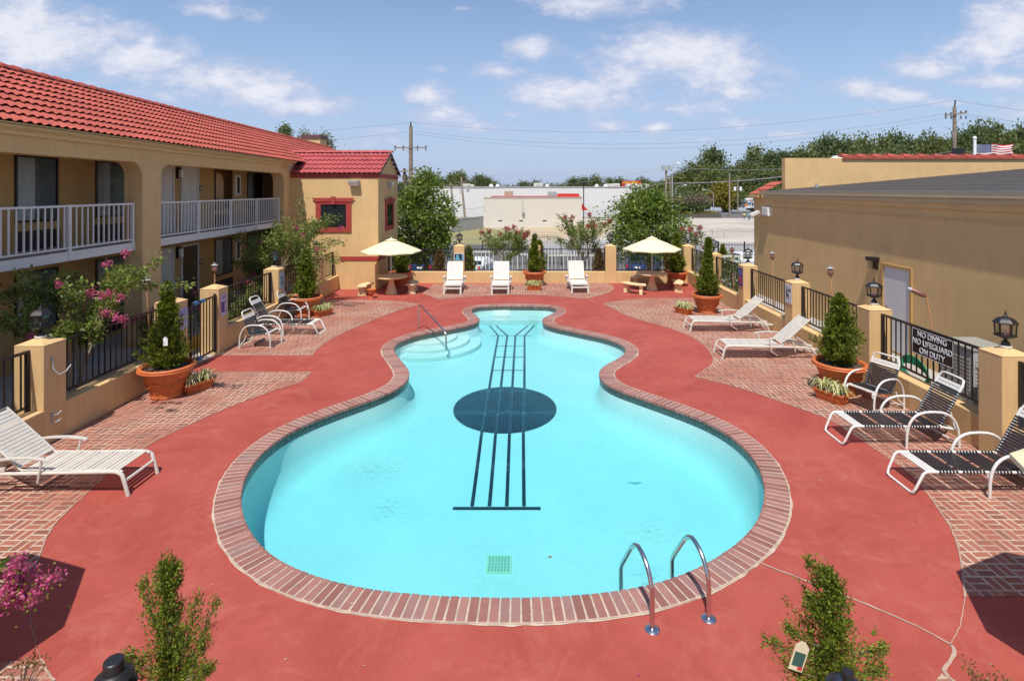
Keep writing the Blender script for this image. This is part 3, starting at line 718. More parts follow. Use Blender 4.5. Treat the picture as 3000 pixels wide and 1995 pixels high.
for (a, b), (c, d) in list(zip(cols[:-1], cols[1:]))[1:]:
    y0, y1 = b-.0, c+.0
    m = MB(); m.box(-.2,-.17,y0+.005,y1-.005,2.77,2.97); m.build('balcony_fascia', M['white_rail'], LBt)
    rt = MB(); X = -.185
    yA, yB = y0+.1, y1-.1
    rt.box(X-.03,X+.03,yA,yB,3.93,3.975); rt.box(X-.02,X+.02,yA,yB,3.03,3.065)
    n = int((yB-yA)/.165)
    for i in range(1, n): yy_ = yA+(yB-yA)*i/n; rt.box(X-.013,X+.013,yy_-.013,yy_+.013,3.065,3.93)
    k = max(2, round((yB-yA)/2.3))
    for i in range(k+1): yy_ = yA+(yB-yA)*i/k; rt.box(X-.035,X+.035,yy_-.035,yy_+.035,2.80,3.98)
    rt.build('balcony_railing', M['white_rail'], LBt)
# roof
sl_ = math.hypot(2.83, 1.62); ux = Vector((-2.83,0,1.62)).normalized(); nz = Vector((1.62,0,2.83)).normalized()
m = MB(); m.add([(.30,Y0,5.5),(.30,Y1,5.5),(-2.53,Y1,7.10),(-2.53,Y0,7.10),(-6,Y1,5.2),(-6,Y0,5.2)], [(0,1,2,3),(3,2,4,5),(0,3,5),(1,4,2)])
m.build('roof_deck', M['dark'], LBt)  # near-black colour puts the shade into the gaps between tile rows
m = MB(); rows = 9; tiled(m, Y1-Y0, rows, sl_/rows, .215, .045, .05, frameM((.33,Y0,5.51), Vector((0,1,0)), ux, nz))
rf = m.build('roof', M['rooftile'], LBt, True)
m = MB(); caps(m, (-2.53,Y0,7.14), (-2.53,Y1,7.14), .15, .42); m.build('ridge_tiles', M['rooftile'], rf, True)
m = MB(); pr = [(.02,5.34),(.06,5.34),(.10,5.40),(.24,5.46),(.30,5.54),(.27,5.54),(.20,5.48),(.02,5.47)]
m.add([(x,y,z) for y in (Y0,.0) for x,z in pr], [(i,(i+1)%8,8+(i+1)%8,8+i) for i in range(8)]+[tuple(range(8)),tuple(range(8,16))])
m.build('gutter', simple('gutter_cream', (.60,.47,.25,1), .45, .06, 3), LBt)
# openings on the back wall
def window(y0, y1, z0, z1, par=LBt, x=-1.5):
    fr = MB()
    for a in ((x,x+.035,y0-.05,y0,z0-.05,z1+.05),(x,x+.035,y1,y1+.05,z0-.05,z1+.05),(x,x+.035,y0,y1,z1,z1+.05),(x,x+.035,y0,y1,z0-.05,z0)): fr.box(*a)
    w_ = fr.build('window', M['iron'], par)
    cu = MB(); n = int((y1-y0)/.035); L = []
    for i in range(n+1):
        yy_ = y0+(y1-y0)*i/n; L.append((x+.013+.010*math.sin(i*1.15+.8*math.sin(i*.23)), yy_))
    k = int(n*.45); A_ = L[:k+1]; cu.add([(a,b,z0) for a,b in A_]+[(a+.002*math.sin(b*40),b,z1) for a,b in A_], [(i,i+1,k+2+i,k+1+i) for i in range(k)]); cu.build('curtain', M['curtain'], w_)
    cu = MB(); A_ = L[k:]; k = len(A_)-1; cu.add([(x+.006+(a-x-.013)*.3,b,z0) for a,b in A_]+[(x+.006+(a-x-.013)*.3,b,z1) for a,b in A_], [(i,i+1,k+2+i,k+1+i) for i in range(k)]); cu.build('sheer_curtain', M['sheer'], w_)
    g = MB(); g.add([(x+.028,y0,z0),(x+.028,y1,z0),(x+.028,y1,z1),(x+.028,y0,z1)], [(0,1,2,3)]); g.build('pane', M['glass'], w_)
    return w_
def ac(y0, y1, z0, z1):
    m = MB(); m.box(-1.5,-1.47,y0,y1,z0,z1)
    for i in range(int((z1-z0)/.03)): m.box(-1.47,-1.46,y0+.02,y1-.02,z0+.01+i*.03,z0+.022+i*.03)
    m.build('air_conditioner_grille', M['grille'], LBt)
yl = lambda u: (-10.67/((u-U0)/F+.041)-23.95)
def door(y0, y1, z0, h=2.07, open_=False):
    fr = MB(); x = -1.5
    for a in ((x,x+.05,y0-.07,y0,z0,z0+h+.07),(x,x+.05,y1,y1+.07,z0,z0+h+.07),(x,x+.05,y0,y1,z0+h,z0+h+.07)): fr.box(*a)
    d = MB()
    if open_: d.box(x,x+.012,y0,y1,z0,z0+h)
    else:
        d.box(x,x+.025,y0,y1,z0,z0+h)
        for (a,b) in ((.12,.9),(1.05,1.9)):
            for (c,e) in ((.1,.45),(.55,.9)):
                d.box(x+.025,x+.032,y0+(y1-y0)*c,y0+(y1-y0)*e,z0+a,z0+b)
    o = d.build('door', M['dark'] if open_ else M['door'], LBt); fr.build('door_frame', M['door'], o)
    if not open_:
        k = MB(); k.tube([(x+.03,y0+.09,z0+1.0),(x+.08,y0+.09,z0+1.0)], .02, 8); k.tube([(x+.08,y0+.08,z0+1.0),(x+.08,y0+.18,z0+1.0)], .012, 6); k.build('door_handle', M['steel'], o)
for z, lo in ((2.95, False), (.30, True)):
    top = 5.03 if not lo else 2.42; bot = 3.62 if not lo else 1.30
    if lo: bot = 1.12
    window(yl(42), yl(132), bot, top); ac(yl(40), yl(140), bot-.68, bot-.24)
    window(yl(226), yl(292), bot, top); ac(yl(222), yl(290), bot-.68, bot-.24)
    window(yl(497), yl(534), bot, top); ac(yl(497), yl(537), bot-.68, bot-.24)
    window(yl(572), yl(604), bot, top)
    hgt = top-z-.02
    door(yl(350), yl(398), z, hgt); door(yl(420), yl(455), z, hgt, lo)
    m = MB(); m.box(-1.5,-1.42,yl(411)-.09,yl(411)+.09,top-.35,top+.02); m.cur = 0; o = m.build('wall_lamp', M['iron'], LBt)
    m = MB(); m.box(-1.42,-1.34,yl(411)-.06,yl(411)+.06,top-.32,top-.06); m.build('lamp_glass', M['txtwhite'], o)
    m = MB(); m.box(-1.5,-1.485,yl(464)-.09,yl(464)+.09,top-.75,top-.57); o = m.build('room_number_plaque', M['plaque'], LBt)
    m = MB(); m.box(-1.485,-1.482,yl(464)-.03,yl(464)+.03,top-.69,top-.63); m.build('number', M['txtwhite'], o)
    m = MB(); m.box(-1.5,-1.45,yl(541),yl(554),top-.95,top-.12); o = m.build('extinguisher_cabinet', M['door'], LBt)
    m = MB(); m.box(-1.45,-1.44,yl(545.5),yl(550),top-.85,top-.22); m.build('cabinet_window', M['dglass'], o)
m = MB(); m.box(-4.5,-1.5,.45,.6,-.02,5.6)
m = MB(); m.box(-1.48,-1.44,2.0,2.1,2.95,5.0)
# security camera on the last pier
cm = thing('security_camera', 'small white security camera on the end of the motel arcade beam', 'camera', atY(667,382,23.2))
m = MB(); m.bar((-.06,.0,-.02),(.12,-.22,-.06),.09,.09); m.build('camera_housing', M['white_metal'], cm)
m = MB(); m.tube([(-.25,.05,-.08),(-.12,.05,-.1),(-.03,.0,-.05)], .018, 6); m.build('arm', M['white_metal'], cm)
m = MB(); m.tube([(.12,-.22,-.06),(.14,-.245,-.066)], .035, 10); m.build('lens', M['dark'], cm)

# ================================================================== TOWER (stair house)
TW = thing('stair_tower', 'square ochre tower with red window trim and small crimson tiled gable roof', 'building', (-10.15,23.95,0))
def tw(m): return m.xf(Matrix.Translation((10.15,-23.95,0)))
X0, X1, YA, YB = -10.9, -6.34, 23.95, 27.65
m = MB(); m.box(X0,X1,YA,YB,LOW,5.0)
m.add([(X1,YA,5.0),(X1,YB,5.0),(X1,(YA+YB)/2,5.98),(X0,YA,5.0),(X0,YB,5.0),(X0,(YA+YB)/2,5.98)], [(0,1,2),(3,5,4)])
tw(m).build('wall', M['stucco'], TW)
m = MB()
m.box(X0,X1+.03,YA-.03,YA,4.83,5.02); m.box(X1,X1+.03,YA,YB,4.83,5.02)
tw(m).build('eave_band', M['redtrim'], TW); m = MB(); m.box(-8.0,X1+.025,YA-.025,YA,1.24,1.42); m.box(X1,X1+.025,YA,25.5,1.24,1.42); tw(m).build('waist_band', M['redtrim'], TW)
ym = (YA+YB)/2; hz_ = 1.0; sl2 = math.hypot(ym-YA+.12, 1.02); uy = Vector((0, ym-YA+.12, 1.02)).normalized(); nn_ = Vector((0,-1.02,ym-YA+.12)).normalized()
m = MB(); Lr = X1+.12-(X0-.3)
tiled(m, Lr, 5, sl2/5, .215, .045, .045, frameM((X0-.3,YA-.12,5.0), Vector((1,0,0)), uy, nn_)); tw(m); rf = m.build('roof', M['rooftile2'], TW, True)
m = MB(); uyb = Vector((0,-(YB-ym+.12),1.02)).normalized(); nb = Vector((0,1.02,YB-ym+.12)).normalized()
tiled(m, Lr, 5, sl2/5, .215, .045, .045, frameM((X1+.12,YB+.12,5.0), Vector((-1,0,0)), uyb, nb)); tw(m).build('roof_slope', M['rooftile2'], TW, True)
m = MB(); caps(m, (X0-.3,ym,6.05), (X1+.18,ym,6.05), .13, .43); tw(m).build('ridge_tiles', M['rooftile2'], rf, True)
m = MB(); m.bar((X1+.10,YA-.14,4.99),(X1+.10,ym,6.0),.04,.10); m.bar((X1+.10,YB+.14,4.99),(X1+.10,ym,6.0),.04,.10); tw(m).build('verge_board', M['dark'], TW)
def trimwin(name, M_):
    f = MB(); W, Hh = .55, .5
    ow, oh = W+.22, Hh+.2
    for a in ((-ow,-W,-.05,0,-oh,Hh),(W,ow,-.05,0,-oh,Hh),(-W,W,-.05,0,-oh,-Hh),(-ow,ow,-.05,0,Hh,oh+.02)): f.box(*a)
    f.prism([(-ow,oh-.09),(ow,oh-.09),(ow+.16,oh+.08),(-ow-.16,oh+.08)], -.075, -.051, 'y'); f.prism([(-.07,Hh-.0),(.07,Hh-.0),(.11,oh+.14),(-.11,oh+.14)], -.105, -.076, 'y')
    f.xf(M_); w_ = f.build('window', M['redtrim'], TW)
    g = MB(); g.box(-W,W,-.012,0,-Hh,Hh); g.xf(M_); g.build('pane', M['dglass'], w_)
    g = MB()
    for a in ((-W,-W+.04,-.03,-.012,-Hh,Hh),(W-.04,W,-.03,-.012,-Hh,Hh),(-W,W,-.03,-.012,Hh-.04,Hh),(-W,W,-.03,-.012,-Hh,-Hh+.04)): g.box(*a)
    g.xf(M_); g.build('sash', M['iron'], w_)
T0 = Matrix.Translation((10.15,-23.95,0))
trimwin('a', T0 @ Matrix.Translation((-8.27,YA,3.18)))
trimwin('b', T0 @ Matrix.Translation((X1,25.9,3.14)) @ Matrix.Rotation(R(90),4,'Z'))
m = MB(); m.box(X1,X1+.02,26.2,27.1,-.4,1.9); tw(m).build('door', M['dark'], TW)
def floodlight(name, label, loc, rz, s=1):
    o = thing('wall_floodlight', label, 'light fixture', loc, rz)
    m = MB(); m.prism([(0,.1),(0,-.14),(-.12,-.14),(-.30,.02),(-.30,.1)], -.22*s, .22*s, 'x'); m.build('housing', M['greymetal'], o)
    m = MB(); m.bar((-.20*s,-.135,-.12),(-.20*s,-.30,.01),.001,.001)
    m.add([(-.19*s,-.13,-.145),(.19*s,-.13,-.145),(.19*s,-.305,.005),(-.19*s,-.305,.005)], [(0,1,2,3)]); m.build('lens', M['txtwhite'], o); return o
floodlight('f', 'grey floodlight on the front wall of the tower above its window', atY(818,421,YA), 0)
floodlight('f', 'grey floodlight on the shaded side wall of the tower under the gable', Vector((X1,25.7,4.55)), R(90), .7)

# ================================================================== RIGHT BUILDING
RB = thing('office_building', 'low ochre building with dark shallow roof and tiled parapet right of the pool', 'building', (9.8,12,0))
rb = lambda m: m.xf(Matrix.Translation((-9.8,-12,0)))
m = MB(); m.box(9.8,26,-4,22.6,-.05,4.12); rb(m).build('wall', M['stucco'], RB)
m = MB(); m.box(9.76,9.8,-4,22.6,3.86,4.12); m.box(9.775,9.8,-4,22.6,3.62,3.64); rb(m).build('fascia_board', M['stucco'], RB)
m = MB(); Yp = 22.4; m.add([(9.66,-4,4.25),(9.66,Yp,4.25),(26,Yp,5.66),(26,-4,5.66),(9.66,-4,4.18),(9.66,Yp,4.18)], [(0,1,2,3),(0,4,5,1)])
for i in range(16): x = 9.66+i*1.02; zz = 4.25+(x-9.66)*.0863; m.bar((x,-4,zz+.001),(x,Yp,zz+.001),.04,.006)
rb(m).build('roof', M['membrane'], RB)
m = MB(); m.box(9.62,9.70,-4,Yp+.2,4.13,4.26); m.box(9.72,9.76,-4,Yp,4.0,4.13); gt_ = rb(m).build('gutter', simple('gutter_tan', (.52,.42,.27,1), .5, .06), RB)
m = MB(); m.box(9.61,9.71,-4,Yp+.2,4.262,4.275); rb(m).build('drip_edge', M['greymetal'], gt_)
m = MB(); m.box(10.6,26,Yp,Yp+.3,3.9,5.60); rb(m).build('parapet', M['stucco'], RB)
m = MB(); caps(m, (12.9,Yp+.1,5.60), (26,Yp+.1,5.60), .17, .62, tilt=.05); m.add([(12.9,Yp-.07,5.56),(26,Yp-.07,5.56),(26,Yp-.07,5.72),(12.9,Yp-.07,5.72)], [(0,1,2,3)])
rb(m).build('parapet_tiles', M['rooftile'], RB, True)
m = MB(); s3 = math.hypot(1.0,.52); ux = Vector((1.0,0,.52)).normalized(); nx_ = Vector((-.52,0,1.0)).normalized()
tiled(m, .95, 3, s3/3, .26, .045, .04, frameM((9.66,Yp+1.18,4.10), Vector((0,-1,0)), ux, nx_)); rb(m).build('corner_roof_tiles', M['rooftile'], RB, True)
m = MB(); m.box(9.58,10.6,Yp+.22,Yp+1.2,4.0,4.1); m.box(9.82,10.6,Yp+.21,Yp+1.15,LOW,4.0); rb(m).build('end_wall', M['stucco'], RB)
m = MB(); p = atY(1881,432,21.6); m.tube([(p.x,p.y,4.25),(p.x,p.y,4.55)], .06, 10); rb(m).build('vent_pipe', M['greymetal'], RB, True)
m = MB(); m.lathe([(.34,0),(.32,.08),(.22,.17),(.02,.2)], 16, atY(1931,361,23.5)+Vector((0,0,-.15))); rb(m).build('dome_vent', M['white_metal'], RB, True)
d = MB(); d.box(9.785,9.8,13.98,15.0,.05,2.24); o = rb(d).build('door', M['doorgrey'], RB)
d = MB(); 
for a in ((9.75,9.8,13.9,13.98,.05,2.32),(9.75,9.8,15.0,15.08,.05,2.32),(9.75,9.8,13.98,15.0,2.24,2.32)): d.box(*a)
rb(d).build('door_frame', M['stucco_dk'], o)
d = MB(); d.box(9.74,9.785,14.83,14.9,.95,1.2); d.tube([(9.78,14.86,1.0),(9.71,14.86,1.0)], .03, 8); rb(d).build('door_handle', M['steel'], o)
o = thing('porch_lamp', 'dark box lamp with a milky lens beside the grey side door', 'light fixture', (9.8,15.35,2.32))
m = MB(); m.box(-.22,0,-.14,.14,.02,.12); m.box(-.04,0,-.1,.1,-.22,.02); m.build('housing', M['iron'], o)
m = MB(); m.box(-.19,-.04,-.11,.11,-.2,.02); m.build('lens', M['lglass'], o)
o = thing('wall_light_box', 'white box light high on the far end of the ochre wall', 'light fixture', (9.8,22.1,3.45)); m = MB(); m.prism([(-.28,-.17),(-.28,.17),(0,.17),(0,-.17)], -.16, .16, 'y') if 0 else m.box(-.16,0,-.28,.28,-.17,.17)
m.build('housing', M['txtwhite'], o); m = MB(); m.box(-.175,-.16,-.24,.24,-.13,.13); m.build('lens', M['white_metal'], o)
o = thing('security_camera', 'white bullet camera sticking out from the far corner of the office wall', 'camera', (9.83,22.75,3.45)); m = MB(); m.bar((-.15,.0,-.04),(-.55,-.1,-.20),.13,.12); m.build('camera_housing', M['white_metal'], o)
m = MB(); m.tube([(0,0,-.25),(-.2,.0,-.22),(-.25,.0,-.08)], .03, 6); m.build('arm', M['greymetal'], o)

# ================================================================== FENCE ROUND THE POOL
def pillar(cx, cy, label, sx=.5, sy=.5, z0=-.02):
    o = thing('fence_pillar', label, 'pillar', (cx,cy,0), 0, 'stucco pillars of the pool fence')
    m = MB(); m.box(-sx/2,sx/2,-sy/2,sy/2,z0,1.69); m.build('shaft', M['stuccoC'], o, bevel=.012)
    m = MB(); a, b = sx/2+.004, sy/2+.004
    m.add([(-a,-b,1.69),(a,-b,1.69),(a,b,1.69),(-a,b,1.69),(-.05,-.05,1.775),(.05,-.05,1.775),(.05,.05,1.775),(-.05,.05,1.775)], [(0,1,5,4),(1,2,6,5),(2,3,7,6),(3,0,4,7),(4,5,6,7),(0,3,2,1)])
    m.build('cap', M['stuccoC'], o); return o
LP = {'P1':(-8.3,9.47),'P2':(-8.3,12.97),'P3':(-8.3,14.76),'P4':(-8.3,18.3),'P5':(-8.2,21.75)}
RPs = {'R1':(7.75,8.88),'R2':(7.75,12.21),'R3':(7.75,15.65),'R4':(7.75,19.1),'R5':(7.75,22.55)}
BP = {'B1':(-3.02,25.77),'B2':(.5,25.77),'B3':(4.02,25.77),'B4':(7.65,25.77)}
lab = {'P1':'ochre fence pillar nearest on the left with two metal hooks on its side','P2':'ochre gate pillar with a pale blue poster, behind the big potted conifer','P3':'ochre gate pillar with a purple and white poster, just past the open gate',
 'P4':'ochre left fence pillar with a pale teal poster, beside a black sling chair','P5':'ochre left fence pillar closest to the tower, half hidden by a conifer','R1':'ochre pillar nearest on the right, right of the no diving sign',
 'R2':'ochre pillar between the no diving rail and the large right conifer','R3':'ochre pillar carrying a silhouette poster on the right fence','R4':'ochre pillar with a purple and red poster behind the far white chaise','R5':'ochre right fence pillar partly hidden by a small potted conifer',
 'B1':'ochre back fence pillar with a blue portrait style poster','B2':'ochre back fence pillar behind the middle potted conifer','B3':'ochre back fence pillar between the white chaise and the right umbrella','B4':'ochre corner pillar of the back fence at the right'}
for k_, (x, y) in {**LP, **RPs, **BP}.items(): pillar(x, y, lab[k_], .5 if k_ != 'P2' else .5, .46)
def railing(a, b, label, z0=.66, z1=1.62, name='railing_panel', cat='railing', grp='black iron railing panels between the pillars', sp=.145, pk=.02):
    a = Vector((a[0],a[1],0)); b = Vector((b[0],b[1],0)); L = (b-a).length; ang = math.atan2(b.y-a.y, b.x-a.x)
    o = thing(name, label, cat, a, ang, grp)
    m = MB(); m.box(0,L,-.025,.025,z1-.04,z1); m.build('top_rail', M['iron'], o); m = MB(); m.box(0,L,-.018,.018,z0,z0+.035); m.build('bottom_rail', M['iron'], o)
    m = MB(); n = int(L/sp)
    for i in range(1, n): x = L*i/n; m.box(x-pk/2,x+pk/2,-pk/2,pk/2,z0+.035,z1-.04)
    m.build('pickets', M['iron'], o)
    for x in (.03, L-.03): m = MB(); m.box(x-.027,x+.027,-.027,.027,z0-.06,z1-.04); m.build('post', M['iron'], o)
    return o
def lowwall(a, b, w, label, ax, h=.58):
    o = thing('low_wall', label, 'wall', ((a[0]+b[0])/2,(a[1]+b[1])/2,0), 0, 'low ochre walls under the railings')
    L = (abs(b[1]-a[1]) if ax == 'y' else abs(b[0]-a[0]))/2
    m = MB()
    if ax == 'y': m.box(-w/2,w/2,-L,L,-.02,h)
    else: m.box(-L,L,-w/2,w/2,-.02,h)
    m.build('wall_body', M['stucco'], o, bevel=.015)
seqL = [('', 'P1'), ('P1','P2'), ('P3','P4'), ('P4','P5'), ('P5','')]
txtL = ['nearest the camera at the left edge','between the hooked pillar and the big left conifer','behind the black sling chairs on the left','behind the left conifer near the tower','short one meeting the tower wall']
for (a, b), tx in zip(seqL, txtL):
    y0 = LP[a][1]+.23 if a else 3.0; y1 = LP[b][1]-.23 if b else 23.95
    lowwall((-8.2,y0),(-8.2,y1),.3,'low ochre wall on the left, '+tx,'y',.60)
    railing((-8.3,y0),(-8.3,y1),'black iron railing on the left, '+tx)
seqR = [('', 'R1'), ('R1','R2'), ('R2','R3'), ('R3','R4'), ('R4','R5'), ('R5','')]
txtR = ['nearest the camera at the right edge','carrying the no diving sign','behind the large right conifer','behind the nearer white chaise','behind the farther white chaise','reaching the back corner pillar']
for (a, b), tx in zip(seqR, txtR):
    y0 = RPs[a][1]+.23 if a else 3.0; y1 = RPs[b][1]-.23 if b else 25.54
    lowwall((7.7,y0),(7.7,y1),.3,'low ochre wall on the right, '+tx,'y',.56)
    railing((7.77,y0),(7.77,y1),'black iron railing on the right, '+tx)
seqB = [('', 'B1'), ('B1','B2'), ('B2','B3'), ('B3','B4')]
txtB = ['between the tower and the blue poster pillar','behind the two left white chaises','behind the right white chaise','behind the right umbrella table']
for (a, b), tx in zip(seqB, txtB):
    x0 = BP[a][0]+.25 if a else -6.34; x1 = BP[b][0]-.25
    lowwall((x0,25.68),(x1,25.68),.3,'low ochre wall at the back, '+tx,'x',.515)
    railing((x0,25.75),(x1,25.75),'black iron railing at the back, '+tx, .56, 1.56)
# gate: leaf standing open towards the pool
g = thing('iron_gate', 'black iron gate leaf with blue straps between the two left poster pillars', 'gate', (-8.12,14.50,0), R(-91))
g.rotation_euler[2] = R(-88)
m = MB(); m.box(0,1.15,-.02,.02,1.50,1.54); m.box(0,1.15,-.02,.02,.10,.14); m.box(0,.05,-.025,.025,.05,1.58); m.box(1.11,1.15,-.02,.02,.1,1.54); m.build('gate_frame', M['iron'], g)
m = MB()
for i in range(1,8): m.box(1.13*i/8-.01,1.13*i/8+.01,-.01,.01,.14,1.50)
m.build('pickets', M['iron'], g)
m = MB(); m.box(.55,.70,-.03,.03,1.47,1.555); m.box(.85,1.0,-.03,.03,1.47,1.555); m.box(.7,.85,-.03,.03,.09,.15); m.build('strap', simple('strap_blue', (.05,.22,.45,1)), g)
# posters on the pillars: plain generic designs
def poster(name, label, loc, rz, w_, h_, bgc, shapes):
    o = thing('poster', label, 'poster', loc, rz)
    m = MB(); m.box(-w_/2,w_/2,-.012,0,-h_/2,h_/2); m.build('sheet', simple('poster_paper', bgc, .6, .04), o)
    for i, (c, rects) in enumerate(shapes):
        m = MB()
        for r_ in rects:
            if len(r_) == 4: a,b,c_,d = r_; m.box(a*w_,c_*w_,-.013-.001*i-.002,-.0125,b*h_,d*h_)
            else:
                cx,cz,rx_,rz_,_ = r_; m.prism([(cx*w_+rx_*w_*math.cos(t_), cz*h_+rz_*h_*math.sin(t_)) for t_ in np.linspace(0,2*PI,20)[:-1]], -.015-.001*i, -.0125, 'y')
        m.build('print', simple('ink', c, .6, .05), o)
E90, W90 = R(90), R(-90)
txt = lambda y0, n: [(-.38, y0-i*.07, .38-.1*(i%3), y0-i*.07+.03) for i in range(n)]
poster('p','pale blue printed poster on the left gate pillar', (-8.047,12.98,1.27), E90, .36,.5, (.40,.42,.56,1), [((.16,.16,.3,1), txt(.36,4)), ((.35,.12,.12,1), [(.05,-.1,.12,.09,0)])])
poster('p','white poster with a purple panel on the gate pillar facing the pool', (-8.047,14.77,1.24), E90, .30,.56, (.50,.49,.56,1), [((.10,.03,.18,1), [(-.45,-.36,.45,.15)]+txt(.4,3)), ((.5,.48,.55,1), [(.08,-.33,.36,.12)])])
poster('p','pale teal poster on the left pillar beside the far sling chair', (-8.047,18.3,1.3), E90, .34,.5, (.42,.52,.56,1), [((.05,.22,.2,1), [(-.2,.1,.22,.32)]), ((.2,.26,.28,1), [(0,-.15,.3,.22,0)])])
poster('p','white poster with a black crouching silhouette on a right pillar', (7.497,15.64,1.36), W90, .36,.52, (.58,.58,.62,1), [((.02,.02,.03,1), [(-.22,.30,.07,.06,0),(-.22,.10,.10,.16,0),(-.1,-.08,.20,.07,0),(-.28,-.26,-.2,-.08),(.0,-.3,.09,-.1)]), ((.1,.1,.12,1), [(-.02,.14,.42,.28)])])
poster('p','purple poster with a red figure shape on a right pillar', (7.497,19.1,1.30), W90, .34,.62, (.06,.05,.22,1), [((.50,.06,.08,1), [(.02,-.18,.28,.26,0)]), ((.12,.14,.40,1), [(-.3,.1,.3,.36)])])
poster('p','blue and black framed picture on the back pillar above a white chaise', (-3.02,25.538,1.20), 0, .46,.33, (.45,.52,.58,1), [((.01,.02,.04,1), [(-.44,-.42,.44,.42)]), ((.12,.42,.60,1), [(-.14,.1,.14,.24,0),(-.14,-.22,.24,.18,0),(.3,-.38,.42,.38)])])
# hooks for pool tools on P1
o = thing('tool_hook', 'grey curved metal hook at the upper side of the nearest left pillar', 'hook', (-8.05,9.45,1.25)); m = MB(); m.tube([(.01,-.06,.22),(.04,-.06,0),(.10,-.02,-.10),(.12,.10,-.08),(.12,.2,-.0)], .012, 6); m.build('hook_bar', M['greymetal'], o)
o = thing('tool_hook', 'small grey double hook low on the nearest left pillar', 'hook', (-8.05,9.45,.42)); m = MB(); m.tube([(.01,-.06,.10),(.01,-.06,-.08),(.06,.0,-.08),(.08,.05,-.04)], .012, 6); m.tube([(.01,-.06,.05),(.06,.0,.04),(.08,.05,.09)], .012, 6); m.build('hook_bar', M['greymetal'], o)
# sign on the right railing
def text(s, size, mat, M_, parent, name='lettering', ext=.002, align='CENTER', sx=1.0):
    cu = bpy.data.curves.new('t', 'FONT'); cu.body = s; cu.size = size; cu.extrude = ext; cu.align_x = align; cu.align_y = 'CENTER'; cu.offset = size*.012
    t_ = bpy.data.objects.new('t', cu); C.objects.link(t_); bpy.context.view_layer.update()
    me = bpy.data.meshes.new_from_object(t_.evaluated_get(bpy.context.evaluated_depsgraph_get())); bpy.data.objects.remove(t_)
    me.materials.clear(); me.materials.append(mat); me.transform(M_ @ Matrix.Diagonal((sx,1,1,1)))
    o = bpy.data.objects.new(name, me); C.objects.link(o); o.parent = parent; return o
sg = thing('warning_sign', 'black sign reading no diving no lifeguard on duty wired to the right railing', 'sign', (7.71,10.42,1.34), R(-90))
m = MB(); m.box(-.53,.53,-.012,0,-.25,.25); m.build('panel', M['signblack'], sg, bevel=.006)
m = MB(); 
for a in ((-.525,.525,-.014,-.012,.235,.245),(-.525,.525,-.014,-.012,-.245,-.235),(-.525,-.515,-.014,-.012,-.245,.245),(.515,.525,-.014,-.012,-.245,.245)): m.box(*a)
m.build('border', M['txtwhite'], sg)
RX = Matrix.Rotation(R(90),4,'X')
for s_, z in (('NO DIVING',.155),('NO LIFEGUARD',0.0),('ON DUTY',-.155)):
    text(s_, .155, M['txtwhite'], Matrix.Translation((0,-.014,z)) @ RX, sg, sx=.93)
# air conditioner boxes and hose behind the right railing
for i, (x, y, w_, h_, l_) in enumerate(((8.85,10.85,.75,1.30,'tall grey air conditioning unit behind the no diving sign'),(8.75,9.75,.8,1.05,'lower grey air conditioning unit right of the no diving sign'))):
    o = thing('outdoor_unit', l_, 'air conditioner', (x,y,0)); m = MB(); m.box(-w_/2,w_/2,-.42,.42,0,h_-.05); m.build('casing', M['greymetal'], o, bevel=.02)
    m = MB(); m.box(-w_/2-.02,w_/2+.02,-.44,.44,h_-.05,h_); m.build('lid', simple('unit_lid', (.30,.29,.25,1)), o, bevel=.01)
    m = MB()
    for k in range(14): m.box(-w_/2-.008,-w_/2,-.36,.36,.12+k*(h_-.3)/14,.12+k*(h_-.3)/14+.03)
    for k in range(14): m.box(-w_/2+.06,w_/2-.06,-.428,-.42,.12+k*(h_-.3)/14,.12+k*(h_-.3)/14+.03)
    m.build('louvres', M['grille'] if i else M['concrete'], o)
o = thing('garden_hose', 'coiled green hose on the ground behind the right railing', 'hose', (8.5,12.0,0)); m = MB()
for k in range(7): m.tube([(.28*math.cos(a)*(1-.03*k), .28*math.sin(a)*(1-.03*k), .25+.22*math.sin(a*1)+.03*k) for a in np.linspace(0,2*PI,25)[:-1]], .016, 6, close=True)
m.build('coil', M['hose'], o, True)
